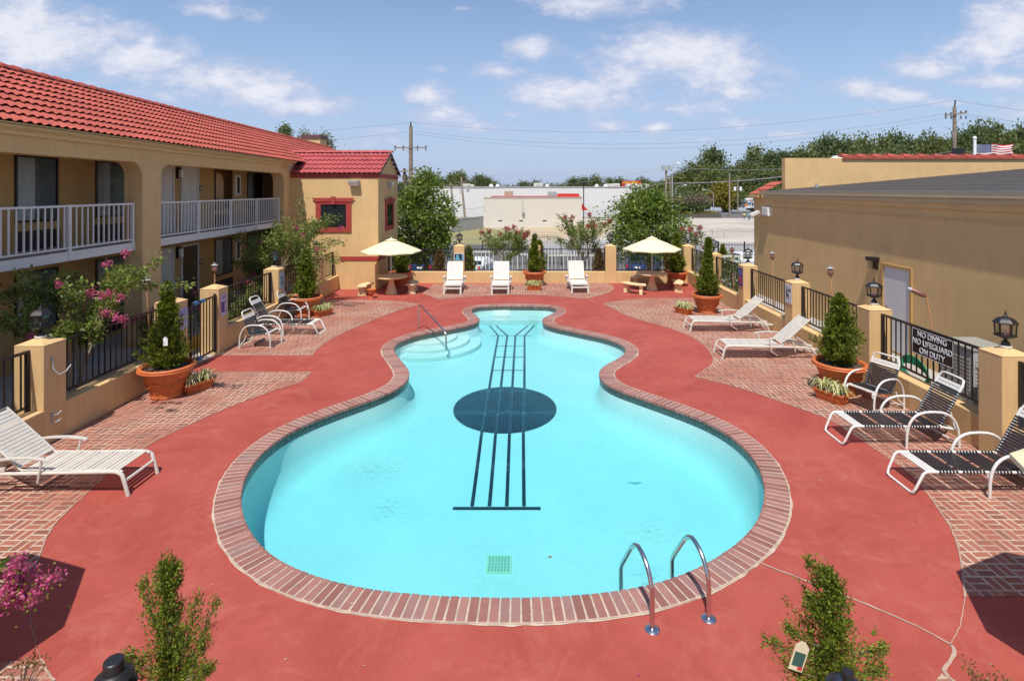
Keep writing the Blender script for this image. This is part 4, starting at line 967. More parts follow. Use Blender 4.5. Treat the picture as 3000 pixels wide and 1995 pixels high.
# ================================================================== FURNITURE
def lounge_white(name, label, loc, rz, back=R(42)):
    """low chaise with pale straps; foot end at +x, head at -x"""
    o = thing(name, label, 'chaise', loc, rz, 'pale strap chaises')
    W = .31
    for s in (-1, 1):
        y = s*W; m = MB(); L = [(1.52,y,0),(1.47,y,.18),(1.43,y,.30),(1.36,y,.335),(1.26,y,.34),(-.62,y,.30),(-.74,y,.27),(-.84,y,.17),(-.90,y,0)]
        m.tube(L, .026, 8); m.build('side_rail', M['beige_metal'], o, True)
        y2 = s*(W+.03); m = MB(); A = [(.42,y2,.50),(.36,y2,.525),(.15,y2,.545),(-.1,y2,.54),(-.3,y2,.515),(-.38,y2,.49)]
        for i in range(len(A)-1): m.bar(A[i], A[i+1], .05, .022)
        for x in (.33,-.27): m.tube([(x,y2,.52),(x-.03,y2,.36),(x-.06,y2,.20)], .016, 6)
        m.build('armrest', M['beige_metal'], o)
    for (x_,z_) in ((1.455,.2),(-.86,.12),(.1,.29)): m = MB(); m.tube([(x_,-W,z_),(x_,W,z_)], .021, 8); m.build('crossbar', M['beige_metal'], o, True)
    m = MB(); n = 20
    for i in range(n): x = .03+1.36*i/n; m.box(x,x+.056,-W+.01,W-.01,.352+.003*math.sin(i*1.7),.358+.003*math.sin(i*1.7))
    for s in (-1,1): m.tube([(.0,s*(W-.03),.345),(1.36,s*(W-.03),.345),(1.42,s*(W-.03),.33)], .016, 8)
    m.build('seat', M['beige_metal'], o)
    c, s_ = math.cos(back), math.sin(back); BL_ = 1.0; m = MB(); n = 15
    for i in range(n):
        t0 = .04+.92*i/n; t1 = t0+.053; m.add([(-t0*c,-W+.02,.36+t0*s_),(-t0*c,W-.02,.36+t0*s_),(-t1*c,W-.02,.36+t1*s_),(-t1*c,-W+.02,.36+t1*s_)], [(0,1,2,3)])
    m.tube([(0,-W+.03,.34),(-BL_*c,-W+.03,.34+BL_*s_),(-BL_*c,W-.03,.34+BL_*s_),(0,W-.03,.34)], .018, 8); m.build('backrest', M['beige_metal'], o)
    m = MB()
    for y in (-.2,.2): m.bar((-.42*c,y,.34+.42*s_),(-.95,y,.20),.03,.02); m.bar((-.35,y+.04,.30),(-1.02,y+.04,.22),.03,.05)
    m.build('prop_bar', M['white_metal'], o); return o
a = lounge_white('chaise_lounge', 'pale strap chaise longue cut by the left edge, feet toward the pool', (-7.09,8.07,0), 0)
dup(a, (6.55,14.33,0), R(180), 'nearer of the two pale chaises on the right, beside the big potted conifer')
dup(a, (6.52,16.98,0), R(180), 'farther of the two pale chaises on the right, near the small potted conifer')

def straps(m, P, Q, n, W, w_, th=.004, sk=(), rail=0):
    P = Vector(P); Q = Vector(Q); d = Q-P
    for i in range(n):
        if i in sk: continue
        c = P+d*((i+.5)/n); e = d.normalized()*(w_/2)
        if rail:
            for s in (-1,1): m.tube([c-e+Vector((0,s*rail,0)), c+e+Vector((0,s*rail,0))], .0235, 8)
        up = d.cross(Vector((0,1,0))).normalized()*th
        m.add([c-e+Vector((0,-W,0))+up, c+e+Vector((0,-W,0))+up, c+e+Vector((0,W,0))+up, c-e+Vector((0,W,0))+up,
               c-e+Vector((0,-W,0))-up, c+e+Vector((0,-W,0))-up, c+e+Vector((0,W,0))-up, c-e+Vector((0,W,0))-up],
              [(0,1,2,3),(7,6,5,4),(0,4,5,1),(3,2,6,7),(1,5,6,2),(0,3,7,4)])
def arch(xf, xr, y, h, r=.02):
    L = []
    for t_ in np.linspace(0, PI, 17):
        cx = (xf+xr)/2; hw = (xf-xr)/2
        L.append((cx+hw*math.copysign(abs(math.cos(t_))**.75, math.cos(t_)), y, h*abs(math.sin(t_))**.62))
    return L
def lounge_black(name, label, loc, rz, back=R(60)):
    o = thing(name, label, 'chaise', loc, rz, 'black strap chaises with white tube frames')
    W = .30; z = .33
    for s in (-1,1):
        m = MB(); m.tube(arch(.62,-.26,s*(W+.06),.60), .021, 10); m.build('armrest', M['white_metal'], o, True)
    m = MB(); m.tube([(-.30,-W,.27),(0,-W,z),(1.45,-W,z+.01),(1.50,-W,z-.02),(1.60,-W+.01,.10),(1.63,-W+.03,.03),(1.63,-W+.09,.015),(1.63,W-.09,.015),(1.63,W-.03,.03),(1.60,W-.01,.10),(1.50,W,z-.02),(1.45,W,z+.01),(0,W,z),(-.30,W,.27)], .019, 10)
    m.tube([(-.26,-W-.05,.06),(-.26,W+.05,.06)], .016, 8); m.tube([(.60,-W-.05,.12),(.60,-W,.31)], .014, 6); m.tube([(.60,W+.05,.12),(.60,W,.31)], .014, 6); m.build('frame', M['white_metal'], o, True)
    m = MB(); straps(m, (.02,0,z), (1.30,0,z+.01), 27, W+.010, .031, .005, (4,12,20), W); 
    for s in (-1,1):
        k = MB()
    m.build('seat_straps', M['blackstrap'], o)
    m = MB()
    straps(m, (1.30,0,z+.01), (1.46,0,z+.01), 3, W+.022, .045, .008); m.build('white_foot_straps', M['white_metal'], o)
    c, s_ = math.cos(back), math.sin(back)
    f = MB(); f.tube([(0,-W+.03,z),(-.78*c,-W+.03,z+.78*s_),(-.86*c,-W+.06,z+.86*s_),(-.88*c,-W+.13,z+.88*s_),(-.88*c,W-.13,z+.88*s_),(-.86*c,W-.06,z+.86*s_),(-.78*c,W-.03,z+.78*s_),(0,W-.03,z)], .019, 10); b = f.build('backrest', M['white_metal'], o, True)
    m = MB(); straps(m, (-.02*c,0,z+.02*s_), (-.66*c,0,z+.66*s_), 14, W-.02, .031, .006, (), W-.03); m.build('back_straps', M['blackstrap'], b)
    m = MB(); straps(m, (-.66*c,0,z+.66*s_), (-.78*c,0,z+.78*s_), 2, W-.008, .05, .010); m.build('white_head_straps', M['white_metal'], b)
    m = MB()
    for y in (-.22,.22): m.bar((-.38*c,y,z+.38*s_),(-.30,y,.24),.02,.02)
    m.bar((-.3,-.22,.24),(-.3,.22,.24),.02,.02); m.build('prop_bar', M['white_metal'], o); return o
b = lounge_black('black_strap_chaise', 'black strap chaise on the right in front of the no diving railing', (7.00,9.56,0), R(180))
dup(b, (7.12,8.06,0), R(180), 'black strap chaise cut by the right edge, nearest the camera')
dup(b, (-7.72,16.6,0), 0, 'black strap chaise on the left between two sling chairs')
def chair_black(name, label, loc, rz):
    o = thing(name, label, 'chair', loc, rz, 'black strap chairs with white tube frames')
    W = .27; z = .38; back = R(68); c, s_ = math.cos(back), math.sin(back)
    for s in (-1,1):
        m = MB(); m.tube(arch(.50,-.36,s*(W+.05),.64), .019, 10); m.build('armrest', M['white_metal'], o, True)
    m = MB(); m.tube([(-.10,-W,z-.03),(.40,-W,z+.03),(.47,-W,z+.0),(.46,-W,z-.07)], .018, 8); m.tube([(-.10,W,z-.03),(.40,W,z+.03),(.47,W,z+.0),(.46,W,z-.07)], .018, 8)
    m.tube([(-.10,-W,z-.03),(-.10,W,z-.03)], .016, 8); m.tube([(-.33,-W-.05,.10),(-.25,-W,.2),(-.2,-W,z-.04)], .014, 6); m.tube([(-.33,W+.05,.10),(-.25,W,.2),(-.2,W,z-.04)], .014, 6); m.tube([(-.34,-W-.05,.07),(-.34,W+.05,.07)], .014, 6)
    m.build('frame', M['white_metal'], o, True)
    m = MB(); straps(m, (-.08,0,z-.028), (.34,0,z+.022), 10, W+.01, .034, .006, (), W); m.build('seat_straps', M['blackstrap'], o)
    m = MB(); straps(m, (.34,0,z+.022), (.44,0,z+.034), 2, W+.02, .043, .010); m.build('white_front_straps', M['white_metal'], o)
    X = lambda d: (-.08-d*c, z-.03+d*s_)
    f = MB(); pts = [(-.08,-W,z-.03),(X(.58)[0],-W,X(.58)[1]),(X(.66)[0],-W+.03,X(.66)[1]),(X(.68)[0],-W+.09,X(.68)[1]),(X(.68)[0],W-.09,X(.68)[1]),(X(.66)[0],W-.03,X(.66)[1]),(X(.58)[0],W,X(.58)[1]),(-.08,W,z-.03)]
    f.tube(pts, .018, 10); b_ = f.build('backrest', M['white_metal'], o, True)
    m = MB(); straps(m, (X(.02)[0],0,X(.02)[1]), (X(.46)[0],0,X(.46)[1]), 11, W+.01, .032, .006, (), W); m.build('back_straps', M['blackstrap'], b_)
    m = MB(); straps(m, (X(.46)[0],0,X(.46)[1]), (X(.57)[0],0,X(.57)[1]), 2, W+.02, .046, .010); m.build('white_head_straps', M['white_metal'], b_)
    return o
c_ = chair_black('black_strap_chair', 'black strap chair on the right between the terracotta pot and the black chaise', (7.0,10.98,0), R(180+22))
dup(c_, (-7.36,15.27,0), R(-2), 'black strap chair on the left nearest the gate')
dup(c_, (-7.72,18.2,0), R(0), 'black strap chair on the left in front of the potted conifer')

def lounge_resin(label, loc, rz):
    o = thing('slatted_chaise', label, 'chaise', loc, rz, 'white slatted chaises along the back wall')
    W = .34; z = .38
    # foot toward -y, head toward +y
    for s in (-1,1):
        m = MB(); m.box(s*W-.035,s*W+.035,.02,1.85,z-.09,z-.01); m.build('side_rail', M['white_resin'], o, bevel=.01)
        for y in (.04,1.55): m = MB(); m.box(s*W-.04,s*W+.04,y-.04,y+.05,0,z-.09); m.build('leg', M['white_resin'], o, bevel=.01)
        m = MB(); m.box(s*(W+.10)-.045,s*(W+.10)+.045,.95,1.42,z+.17,z+.20); m.box(s*(W+.09)-.03,s*(W+.09)+.03,1.0,1.08,z-.05,z+.17); m.box(s*(W+.09)-.03,s*(W+.09)+.03,1.33,1.4,z-.05,z+.17)
        m.box(s*W+(0 if s>0 else -.1),s*W+(.1 if s>0 else 0),1.0,1.06,z-.08,z-.03); m.build('armrest', M['white_resin'], o, bevel=.012)
    m = MB(); m.box(-W+.035,W-.035,.0,.04,z-.16,z-.10); m.box(-W,W,-.005,.055,z-.03,z+.03)
    for i in range(11): y = .075+i*.098; m.box(-W+.0,W-.0,y,y+.085,z-.005,z+.018)
    m.build('seat', M['white_resin'], o, bevel=.006)
    an = R(64); c, s_ = math.cos(an), math.sin(an); m = MB()
    def pl(t0, t1, x0, x1, th=.022):
        b0 = len(m.v); m.box(x0,x1,t0,t1,-th,0); m.xf(Matrix.Translation((0,1.17,z+.03)) @ Matrix.Rotation(an,4,'X'), b0)
    for i in range(8): pl(.03+i*.094, .03+i*.094+.086, -W+.05, W-.05)
    pl(.0,.84,-W,-W+.055,.03); pl(0,.84,W-.055,W,.03); pl(.785,.85,-W,W,.03); m.build('backrest', M['white_resin'], o, bevel=.005)
    m = MB(); m.bar((-.2,1.17+.45*c,z+.45*s_),(-.2,1.72,z-.08),.03,.03); m.bar((.2,1.17+.45*c,z+.45*s_),(.2,1.72,z-.08),.03,.03); m.build('prop_bar', M['white_resin'], o); return o
p = G(1041.5,678.4); a = lounge_resin('white slatted chaise at the left, below the blue picture pillar', p, R(2.5))
p = G(1151.5,678.4); dup(a, p, R(0), 'white slatted chaise in the middle of the three along the back wall')
p = G(1336,676); dup(a, p, R(1.5), 'white slatted chaise at the right, beside the middle planter')

# ---- tables, umbrellas, benches
def table(label, loc):
    o = thing('stone_table', label, 'table', loc, 0, 'round cast stone tables')
    m = MB(); m.lathe([(.02,.66),(.60,.665),(.66,.69),(.675,.715),(.66,.74),(.04,.745)], 36, cap=False); m.build('tabletop', M['stone_tan'], o, True)
    m = MB(); m.lathe([(.235,0),(.24,.05),(.235,.10),(.20,.115),(.20,.16),(.215,.175),(.195,.20),(.17,.25),(.125,.40),(.11,.52),(.15,.66)], 24); m.build('pedestal', M['stone_tan'], o, True); return o
def umbrella(label, loc, rz=0, base=False):
    o = thing('patio_umbrella', label, 'umbrella', loc, rz, 'cream patio umbrellas')
    m = MB(); m.tube([(0,0,.62 if not base else 0),(0,0,2.28)], .019, 10); m.tube([(0,0,1.0),(0,0,1.04)], .03, 10); m.build('pole', M['white_metal'], o, True)
    n = 8; m = MB(); K = 6; Rr = 1.24; vs = [(0,0,2.27)]; 
    for j in range(1, K+1):
        f = j/K; r = Rr*f; zz = 2.27-.50*f**1.12
        for i in range(n*4):
            q = i % 4; a = 2*PI*i/(n*4); ph = (q/4)*(2*PI/n)-PI/n
            flat = math.cos(PI/n)/math.cos(ph-0) if 1 else 1
            flat = math.cos(PI/n)/math.cos(((i/4) % 1)*(2*PI/n)-PI/n)
            sag = -.035*math.sin(PI*((i/4) % 1))*f
            vs.append((r*flat*math.cos(a), r*flat*math.sin(a), zz+sag*(-.3)))
    N = n*4; fs = [(0,1+i,1+(i+1)%N) for i in range(N)]
    for j in range(K-1):
        for i in range(N): fs.append((1+j*N+i, 1+j*N+(i+1)%N, 1+(j+1)*N+(i+1)%N, 1+(j+1)*N+i))
    b0 = len(vs); e = vs[1+(K-1)*N:]; vs += [(x*1.002,y*1.002,z-.05) for x,y,z in e]
    for i in range(N): fs.append((1+(K-1)*N+i, 1+(K-1)*N+(i+1)%N, b0+(i+1)%N, b0+i))
    m.add(vs, fs); cn = m.build('canopy', M['cream'], o)
    m = MB(); N2 = n; vv = [(0,0,2.315)]+[(.26*math.cos(2*PI*i/N2),.26*math.sin(2*PI*i/N2),2.215) for i in range(N2)]; m.add(vv, [(0,1+i,1+(i+1)%N2) for i in range(N2)]); m.build('vent', M['cream'], cn)
    m = MB(); m.ball((0,0,2.335), .025, 6); m.build('finial', M['white_metal'], o, True)
    for i in range(n):
        a = 2*PI*i/n; m = MB(); m.tube([(0,0,2.24),(Rr*.98*math.cos(a),Rr*.98*math.sin(a),1.755)], .009, 5); m.tube([(.02,0,1.75),(Rr*.45*math.cos(a),Rr*.45*math.sin(a),2.03)], .008, 5); m.build('rib', M['white_metal'], o)
    if base: m = MB(); m.lathe([(.28,0),(.28,.05),(.06,.10),(.03,.30)], 20); m.build('base', M['concrete'], o, True)
    return o
def bench(label, loc, rz):
    """curved garden bench; inner side faces +x"""
    o = thing('stone_bench', label, 'bench', loc, rz, 'curved cast stone benches')
    Ri, Ro, A = .80, 1.16, R(31); m = MB(); ang = np.linspace(-A, A, 13)
    pl = [((Ro*math.cos(a+PI)+.98), Ro*math.sin(a+PI)) for a in ang]+[((Ri*math.cos(a+PI)+.98), Ri*math.sin(a+PI)) for a in ang[::-1]]
    m.prism(pl, .36, .425); m.build('seat', M['stone_tan'], o, bevel=.02)
    for a in (-R(20), R(20)):
        cx, cy = .98*math.cos(a+PI)+.98, .98*math.sin(a+PI); m = MB()
        prof = [(-.17,0),(.17,0),(.17,.05),(.13,.08),(.155,.12),(.10,.18),(.10,.24),(.15,.30),(.16,.36),(-.16,.36),(-.15,.30),(-.10,.24),(-.10,.18),(-.155,.12),(-.13,.08),(-.17,.05)]
        m.prism([(x, z) for x, z in prof], -.065, .065, 'y'); m.xf(Matrix.Translation((cx,cy,0)) @ Matrix.Rotation(a,4,'Z')); m.build('leg', M['stone_tan'], o, bevel=.012)
    return o
TL = Vector((-5.52,22.9,0)); TR = Vector((5.5,23.75,0))
table('round stone table in front of the tower, under the left umbrella', TL); table('round stone table in the back right corner, under the right umbrella', TR)
umbrella('cream umbrella over the stone table beside the tower', TL, R(12)); umbrella('cream umbrella over the stone table in the back right corner', TR, R(-8))
bench('curved stone bench left of the left table, next to the terracotta urn', (-6.62,22.75,0), R(-5))
bench('curved stone bench right of the left table', (-4.62,23.2,0), R(183)); bench('curved stone bench in front left of the right table', (4.55,22.95,0), R(48))
bench('curved stone bench behind the right table against the back wall', (5.35,24.85,0), R(-80)); bench('curved stone bench at the right side of the right table', (6.6,23.45,0), R(170))
umbrella('cream umbrella poking in at the right edge over the black chaise', (5.49,4.46,0), R(-1), True).scale = (.95,.95,1)
umbrella('cream umbrella just out of view at the lower left, seen by its shadow', (-5.97,4.39,0), R(6), True)
u = thing('terracotta_urn', 'small footed terracotta urn by the left stone bench', 'urn', (G(855,687).x, G(855,687).y, 0))
m = MB(); m.lathe([(.10,0),(.10,.03),(.05,.06),(.045,.10),(.11,.16),(.155,.26),(.165,.33),(.185,.345),(.185,.36),(.15,.36),(.13,.33),(.02,.32)], 20, cap=False); m.build('bowl', M['terra'], u, True)
m = MB(); m.lathe([(.14,.325),(.01,.33)], 14, cap=False); m.build('soil', M['soil'], u)

# ---- lanterns on the pillars
def lantern(name, label, loc, sc=1.0):
    o = thing(name, label, 'lantern', loc, R(15), 'black glass lanterns on the fence pillars', sc)
    m = MB(); m.lathe([(.085,0),(.085,.03)], 20); m.build('collar', M['white_metal'], o)
    m = MB(); m.lathe([(.06,.03),(.06,.05),(.05,.09),(.022,.115),(.022,.125),(.05,.14),(.12,.165),(.155,.185),(.155,.20),(.13,.205)], 6); m.build('base', M['iron'], o)
    m = MB()
    for k in range(6):
        a = 2*PI*k/6; m.bar((.128*math.cos(a),.128*math.sin(a),.20),(.142*math.cos(a),.142*math.sin(a),.39),.014,.014)
    m.build('frame', M['iron'], o)
    m = MB(); 
    for k in range(6):
        a = 2*PI*k/6; b = 2*PI*(k+1)/6; m.add([(.124*math.cos(a),.124*math.sin(a),.205),(.124*math.cos(b),.124*math.sin(b),.205),(.138*math.cos(b),.138*math.sin(b),.385),(.138*math.cos(a),.138*math.sin(a),.385)], [(0,1,2,3)])
    m.build('glass', M['lglass'], o)
    m = MB(); m.lathe([(.165,.385),(.168,.40),(.15,.415),(.125,.45),(.09,.475),(.035,.49),(.03,.505),(.012,.52),(.018,.54),(.006,.575),(.001,.60)], 6); m.build('roof', M['iron'], o)
    m = MB(); m.tube([(0,0,.2),(0,0,.26)], .018, 8); m.build('bulb_socket', M['txtwhite'], o); return o
l0 = None
for k_, x, y, tx, zz in (('P1',-8.3,9.47,'on the nearest left pillar under the crape myrtle',1.775),('P4',-8.3,18.3,'on the left pillar with the pale teal poster',1.775),('P5',-8.2,21.75,'on the left pillar closest to the tower',1.775),
    ('B1',-3.02,25.77,'on the back pillar with the blue picture',1.775),('B2',.5,25.77,'on the back pillar behind the middle planter',1.775),('B3',4.02,25.77,'on the back pillar left of the right umbrella',1.775),('B4',7.65,25.77,'on the back right corner pillar',1.775),
    ('R5',7.75,22.55,'on the right pillar behind the small potted conifer',1.775),('R4',7.75,19.1,'on the right pillar with the purple poster',1.775),('R3',7.75,15.65,'on the right pillar with the silhouette poster',1.775),
    ('R2',7.75,12.21,'in front of the grey door',1.775),('R1',7.75,8.88,'on the nearest right pillar, large in view',1.775)):
    if l0 is None: l0 = lantern('pillar_lantern', 'black hexagonal lantern '+tx, (x,y,zz)); l0.scale = (1.0,)*3
    else: dup(l0, (x,y,zz), R(15+7*int(k_[1])), 'black hexagonal lantern '+tx)

# ---- tiki torches
def torch(name, label, loc, rot=(0,0,0), h=2.05, head='copper'):
    o = thing(name, label, 'torch', loc, 0, 'garden torches on bamboo poles'); o.rotation_euler = rot
    m = MB(); m.tube([(0,0,0),(0,0,h-.24)], .016, 8)
    for k in range(1,5): z = (h-.3)*k/5; m.tube([(0,0,z-.012),(0,0,z+.012)], .02, 8)
    m.build('bamboo_pole', M['bamboo'], o, True)
    m = MB(); m.lathe([(.02,h-.26),(.06,h-.22),(.078,h-.17),(.072,h-.12),(.05,h-.07),(.048,h-.05)], 16); m.build('oil_can', M[head], o, True)
    m = MB(); m.lathe([(.085,h-.052),(.088,h-.045),(.05,h-.02),(.04,h-.015)], 16); m.lathe([(.022,h-.015),(.024,h+.03),(.004,h+.035)], 10); m.build('lid', M['greymetal'], o, True); return o
def at_line(u, v, x, zt):   # where the sight line through (u,v) reaches the plane x
    y = x*F/(u-U0); return Vector((x, y, H+(V0-v)*y/F))
for u_, v_, x_, l_ in ((163,683,-8.75,'copper headed torch beside the nearest left lantern'),(349,640,-8.7,'copper headed torch rising behind the big left potted conifer'),(497,607,-8.6,'grey capped torch behind the gate pillar with the purple poster'),
        (712,636,-8.5,'torch between two lanterns by the left crape myrtle'),(1783,581,8.2,'grey capped torch behind the right railing, left of the silhouette pillar'),(1925,615,8.2,'torch behind the right railing above the tall right conifer'),
        (1617,562,8.25,'torch behind the back right corner of the fence'),(1691,567,8.15,'torch between the two lanterns left of the ochre wall')):
    p = at_line(u_, v_, x_, 0); torch('garden_torch', l_, (p.x,p.y,p.z-2.05 if p.z-2.05 < 0 else 0), (R(random.uniform(-3,3)),R(random.uniform(-3,3)),0), 2.05 if p.z-2.05 < 0 else p.z)
# leaning torch by the grey door
o = thing('garden_torch', 'torch with a bent head leaning behind the railing by the grey door', 'torch', (8.35,11.35,0), 0, 'garden torches on bamboo poles')
a = atY(2145,750,11.35); b_ = atY(2133,682,11.35); c2 = atY(2098,667,11.45)
m = MB(); m.tube([(.1,0,0),tuple(a-Vector((8.35,11.35,0))),tuple(b_-Vector((8.35,11.35,0)))], .015, 8); m.build('bamboo_pole', M['bamboo'], o, True)
m = MB(); bb = b_-Vector((8.35,11.35,0)); cc_ = c2-Vector((8.35,11.35,0)); m.tube([bb, bb.lerp(cc_,.2), bb.lerp(cc_,.75), cc_], [.03,.06,.055,.035], 12); m.build('oil_can', M['copper'], o, True)
m = MB(); m.tube([cc_, cc_+(cc_-bb)*.25], [.05,.02], 12); m.build('lid', M['greymetal'], o, True)
# two torches close to the camera whose caps stick up at the lower edge
p = atY(262,1520,2.75); o = torch('garden_torch', 'black capped torch at the lower left edge beside the small conifer', (p.x,p.y,0), (0,0,0), p.z-.035, 'iron')
o2 = [c for c in kids(o) if c.name.startswith('lid')][0]; o2.data.materials[0] = M['iron']
m = MB(); h = p.z-.035; m.lathe([(.10,h-.10),(.10,h-.095),(.06,h-.06),(.045,h-.055),(.045,h+.035),(.04,h+.04),(.002,h+.04)], 24); m.build('snuffer_cap', M['iron'], o, True)
p = atY(1952,1530,2.45); o = torch('garden_torch', 'torch with a domed navy cap at the lower right edge beside the conifer', (p.x,p.y,0), (0,0,0), p.z-.06, 'iron')
m = MB(); h = p.z-.06; m.lathe([(.080,h-.08),(.080,h-.07),(.07,h-.04),(.045,h-.015),(.018,h-.005),(.018,h+.015)], 24); m.build('snuffer_cap', simple('navy_enamel', (.02,.025,.045,1), .6, .1), o, True)
[c for c in kids(o) if c.name.startswith('lid')][0].data.materials.__setitem__(0, M['iron'])
m = MB(); m.ball((0,0,h+.02), .012, 6); m.build('wick_knob', M['steel'], o, True)
# ================================================================== PLANTS
def leafset(P, D, L, W, fold=.25):
    """P base points, D unit directions, L,W arrays: a folded lozenge leaf at every point"""
    n = len(P); r = rng.normal(size=(n,3)); S = np.cross(D, r); S /= np.linalg.norm(S,axis=1)[:,None]+1e-9; N = np.cross(S, D)
    L = np.broadcast_to(L,(n,))[:,None]; W = np.broadcast_to(W,(n,))[:,None]
    V = np.stack([P, P+D*L*.45+S*W*.5+N*W*fold, P+D*L, P+D*L*.45-S*W*.5+N*W*fold], 1).reshape(-1,3)
    return V, np.arange(4*n).reshape(-1,4)
def unit(v): return v/(np.linalg.norm(v,axis=-1,keepdims=True)+1e-9)
def conifer_mesh(name, h, r, nb, per, leaf, seed, mat, open_=0.0, prof=None):
    """upright bushy conifer: twigs leave the stem and curve upward, carrying short feathery sprays"""
    g = np.random.default_rng(seed); P = []; D = []; LL = []; m_ = 7; k = max(4, per//3)
    for i in range(nb):
        t_ = g.random()**1.15; az = g.random()*2*PI
        rad = (prof(t_) if prof else (min(1, (t_+.03)/.16)**.6)*(1-t_)**.75+.03)*r*(.50+.55*g.random())
        if g.random() < .12: rad *= 1.25+.35*open_
        rad *= 1+.20*math.sin(az*3+t_*9+seed)+.12*math.sin(az*7-t_*17)
        z0 = max(0, t_*h-.10*h*(1-t_)*g.random()-rad*.5); z1 = t_*h+rad*(.35+.4*open_*g.random()); d0 = np.array([math.cos(az), math.sin(az), 0])
        s = np.sort(g.random(m_))**.6; base = d0*rad*s[:,None]; base[:,2] = z0+(z1-z0)*s**1.4
        tang = unit(d0*rad+np.array([0,0,(z1-z0)*1.3+.2*rad])); ln = .075*h/1.6*(.7+.7*g.random(m_))*(1.15-.6*t_)
        dirs = unit(tang[None]+g.normal(size=(m_,3))*.55+np.array([0,0,.45]))
        q = g.random((m_,k)); pts = base[:,None,:]+dirs[:,None,:]*(ln[:,None]*q)[:,:,None]+g.normal(size=(m_,k,3))*(ln*.17)[:,None,None]
        nd = unit(dirs[:,None,:]*1.1+g.normal(size=(m_,k,3))*.5); P.append(pts.reshape(-1,3)); D.append(nd.reshape(-1,3)); LL.append(leaf*(.6+.8*g.random(m_*k)))
    P = np.vstack(P); D = np.vstack(D); LL = np.concatenate(LL); P[:,2] = np.maximum(P[:,2], .0)
    V, Fq = leafset(P, D, LL, LL*.34, .15); return V, Fq
def pot(o, r=.52, h=.65):
    k = r/.52; z = lambda a: a*h/.65
    m = MB(); m.lathe([(.29*k,0),(.305*k,z(.02)),(.305*k,z(.06)),(.295*k,z(.075)),(.31*k,z(.15)),(.325*k,z(.165)),(.32*k,z(.18)),(.345*k,z(.24)),(.40*k,z(.38)),(.455*k,z(.52)),(.475*k,z(.555)),
        (.515*k,z(.565)),(.53*k,z(.59)),(.52*k,z(.61)),(.535*k,z(.63)),(.52*k,z(.65)),(.465*k,z(.65)),(.445*k,z(.63)),(.44*k,z(.56))], 40, cap=False); p_ = m.build('pot', M['terra'], o, True)
    m = MB()   # swags and rope moulded on the side
    for q in range(5):
        a0 = 2*PI*q/5+.3
        L = []
        for s in np.linspace(-1,1,15):
            a = a0+s*.52; zz = z(.40)-z(.15)*(1-s*s); rr = (.31+(.475-.31)*((zz/h*.65)-.15)/.40)*k+.004; L.append((rr*math.cos(a), rr*math.sin(a), zz))
        m.tube(L, [.010+.016*(1-s*s) for s in np.linspace(-1,1,15)], 6)
        for s in np.linspace(0,1,3): a = a0+PI/5+(s-.5)*.2; rr = .405*k; m.ball((rr*math.cos(a),rr*math.sin(a),z(.36)-.03*abs(s-.5)), .018, 4)
    for q in range(14):
        a = 2*PI*q/14; m.ball((.300*k*math.cos(a),.300*k*math.sin(a),z(.105)), .020, 4, .7)
    m.tube([(.53*k*math.cos(a),.53*k*math.sin(a),z(.587)) for a in np.linspace(0,2*PI,49)[:-1]], .012, 6, close=True)
    m.build('relief_ornament', M['terra'], p_, True)
    m = MB(); g = np.random.default_rng(3); nr, na = 5, 20; vs = [(0,0,z(.60))]
    for i in range(1,nr+1):
        for j in range(na): a = 2*PI*j/na; rr = .445*k*i/nr; vs.append((rr*math.cos(a), rr*math.sin(a), z(.60)-.03*(i/nr)**2+g.normal()*.006))
    fs = [(0,1+j,1+(j+1)%na) for j in range(na)]+[(1+i*na+j,1+i*na+(j+1)%na,1+(i+1)*na+(j+1)%na,1+(i+1)*na+j) for i in range(nr-1) for j in range(na)]
    m.add(vs, fs); m.build('soil', M['soil'], o, True)
def potted(label, loc, h, r, seed, rz=0, nb=430, per=26, leaf=.055, open_=0.0, sc=1.0, prof=None, lean=0):
    o = thing('potted_conifer', label, 'potted plant', loc, rz, 'conifers in big terracotta pots')
    pot(o)
    V, Fq = conifer_mesh('f', h, r, nb, per, leaf, seed, None, open_, prof); V[:,2] += .60; V[:,0] += lean*(V[:,2]-.6)**1.3
    npmesh('foliage', V, Fq, M['conifer'], o)
    m = MB(); m.tube([(0,0,.55),(lean*.3,0,.55+h*.4),(lean*h,0,.6+h*.9)], [.03,.02,.006], 7); m.build('stem', M['bark'], o, True)
    return o
potted('large potted conifer with a white tag, left by the gate pillar', (-7.47,11.55,0), 1.72, .44, 1, nb=470, prof=lambda t_: (min(1,(t_+.05)/.12)**.5)*(1-t_)**.62*(.95 if t_<.55 else .62)+.03)
o = thing('plant_tag', 'white tag hanging in the large left conifer', 'tag', atY(381,786,11.22)); m = MB(); m.box(-.045,.045,-.004,.004,-.09,.06); m.prism([(-.045,.06),(.045,.06),(0,.10)], -.004, .004, 'y'); m.build('card', M['txtwhite'], o)
potted('large potted conifer on the right beside the pale chaises', (6.72,11.75,0), 1.45, .50, 2, 1.0, nb=560)
potted('potted conifer on the left behind the black sling chairs', (-7.5,19.0,0), 1.55, .42, 3, nb=300, leaf=.075)
potted('potted conifer at the tower behind the left umbrella table', (-5.53,24.75,0), 1.45, .44, 4, nb=260, leaf=.085)
potted('potted conifer against the middle of the back wall', (.46,24.9,0), 1.55, .34, 5, nb=240, leaf=.085, open_=.3)
potted('potted conifer in the back right corner', (6.85,24.8,0), 1.7, .40, 6, nb=260, leaf=.085)
potted('potted conifer on the right with a bent tip, beyond the pale chaises', (6.42,19.4,0), 1.95, .38, 8, nb=320, leaf=.075, prof=lambda t_: (.95*(1-t_/.62)**.6+.12 if t_ < .6 else .26*(1.1-t_)/.5+.05), lean=.03)
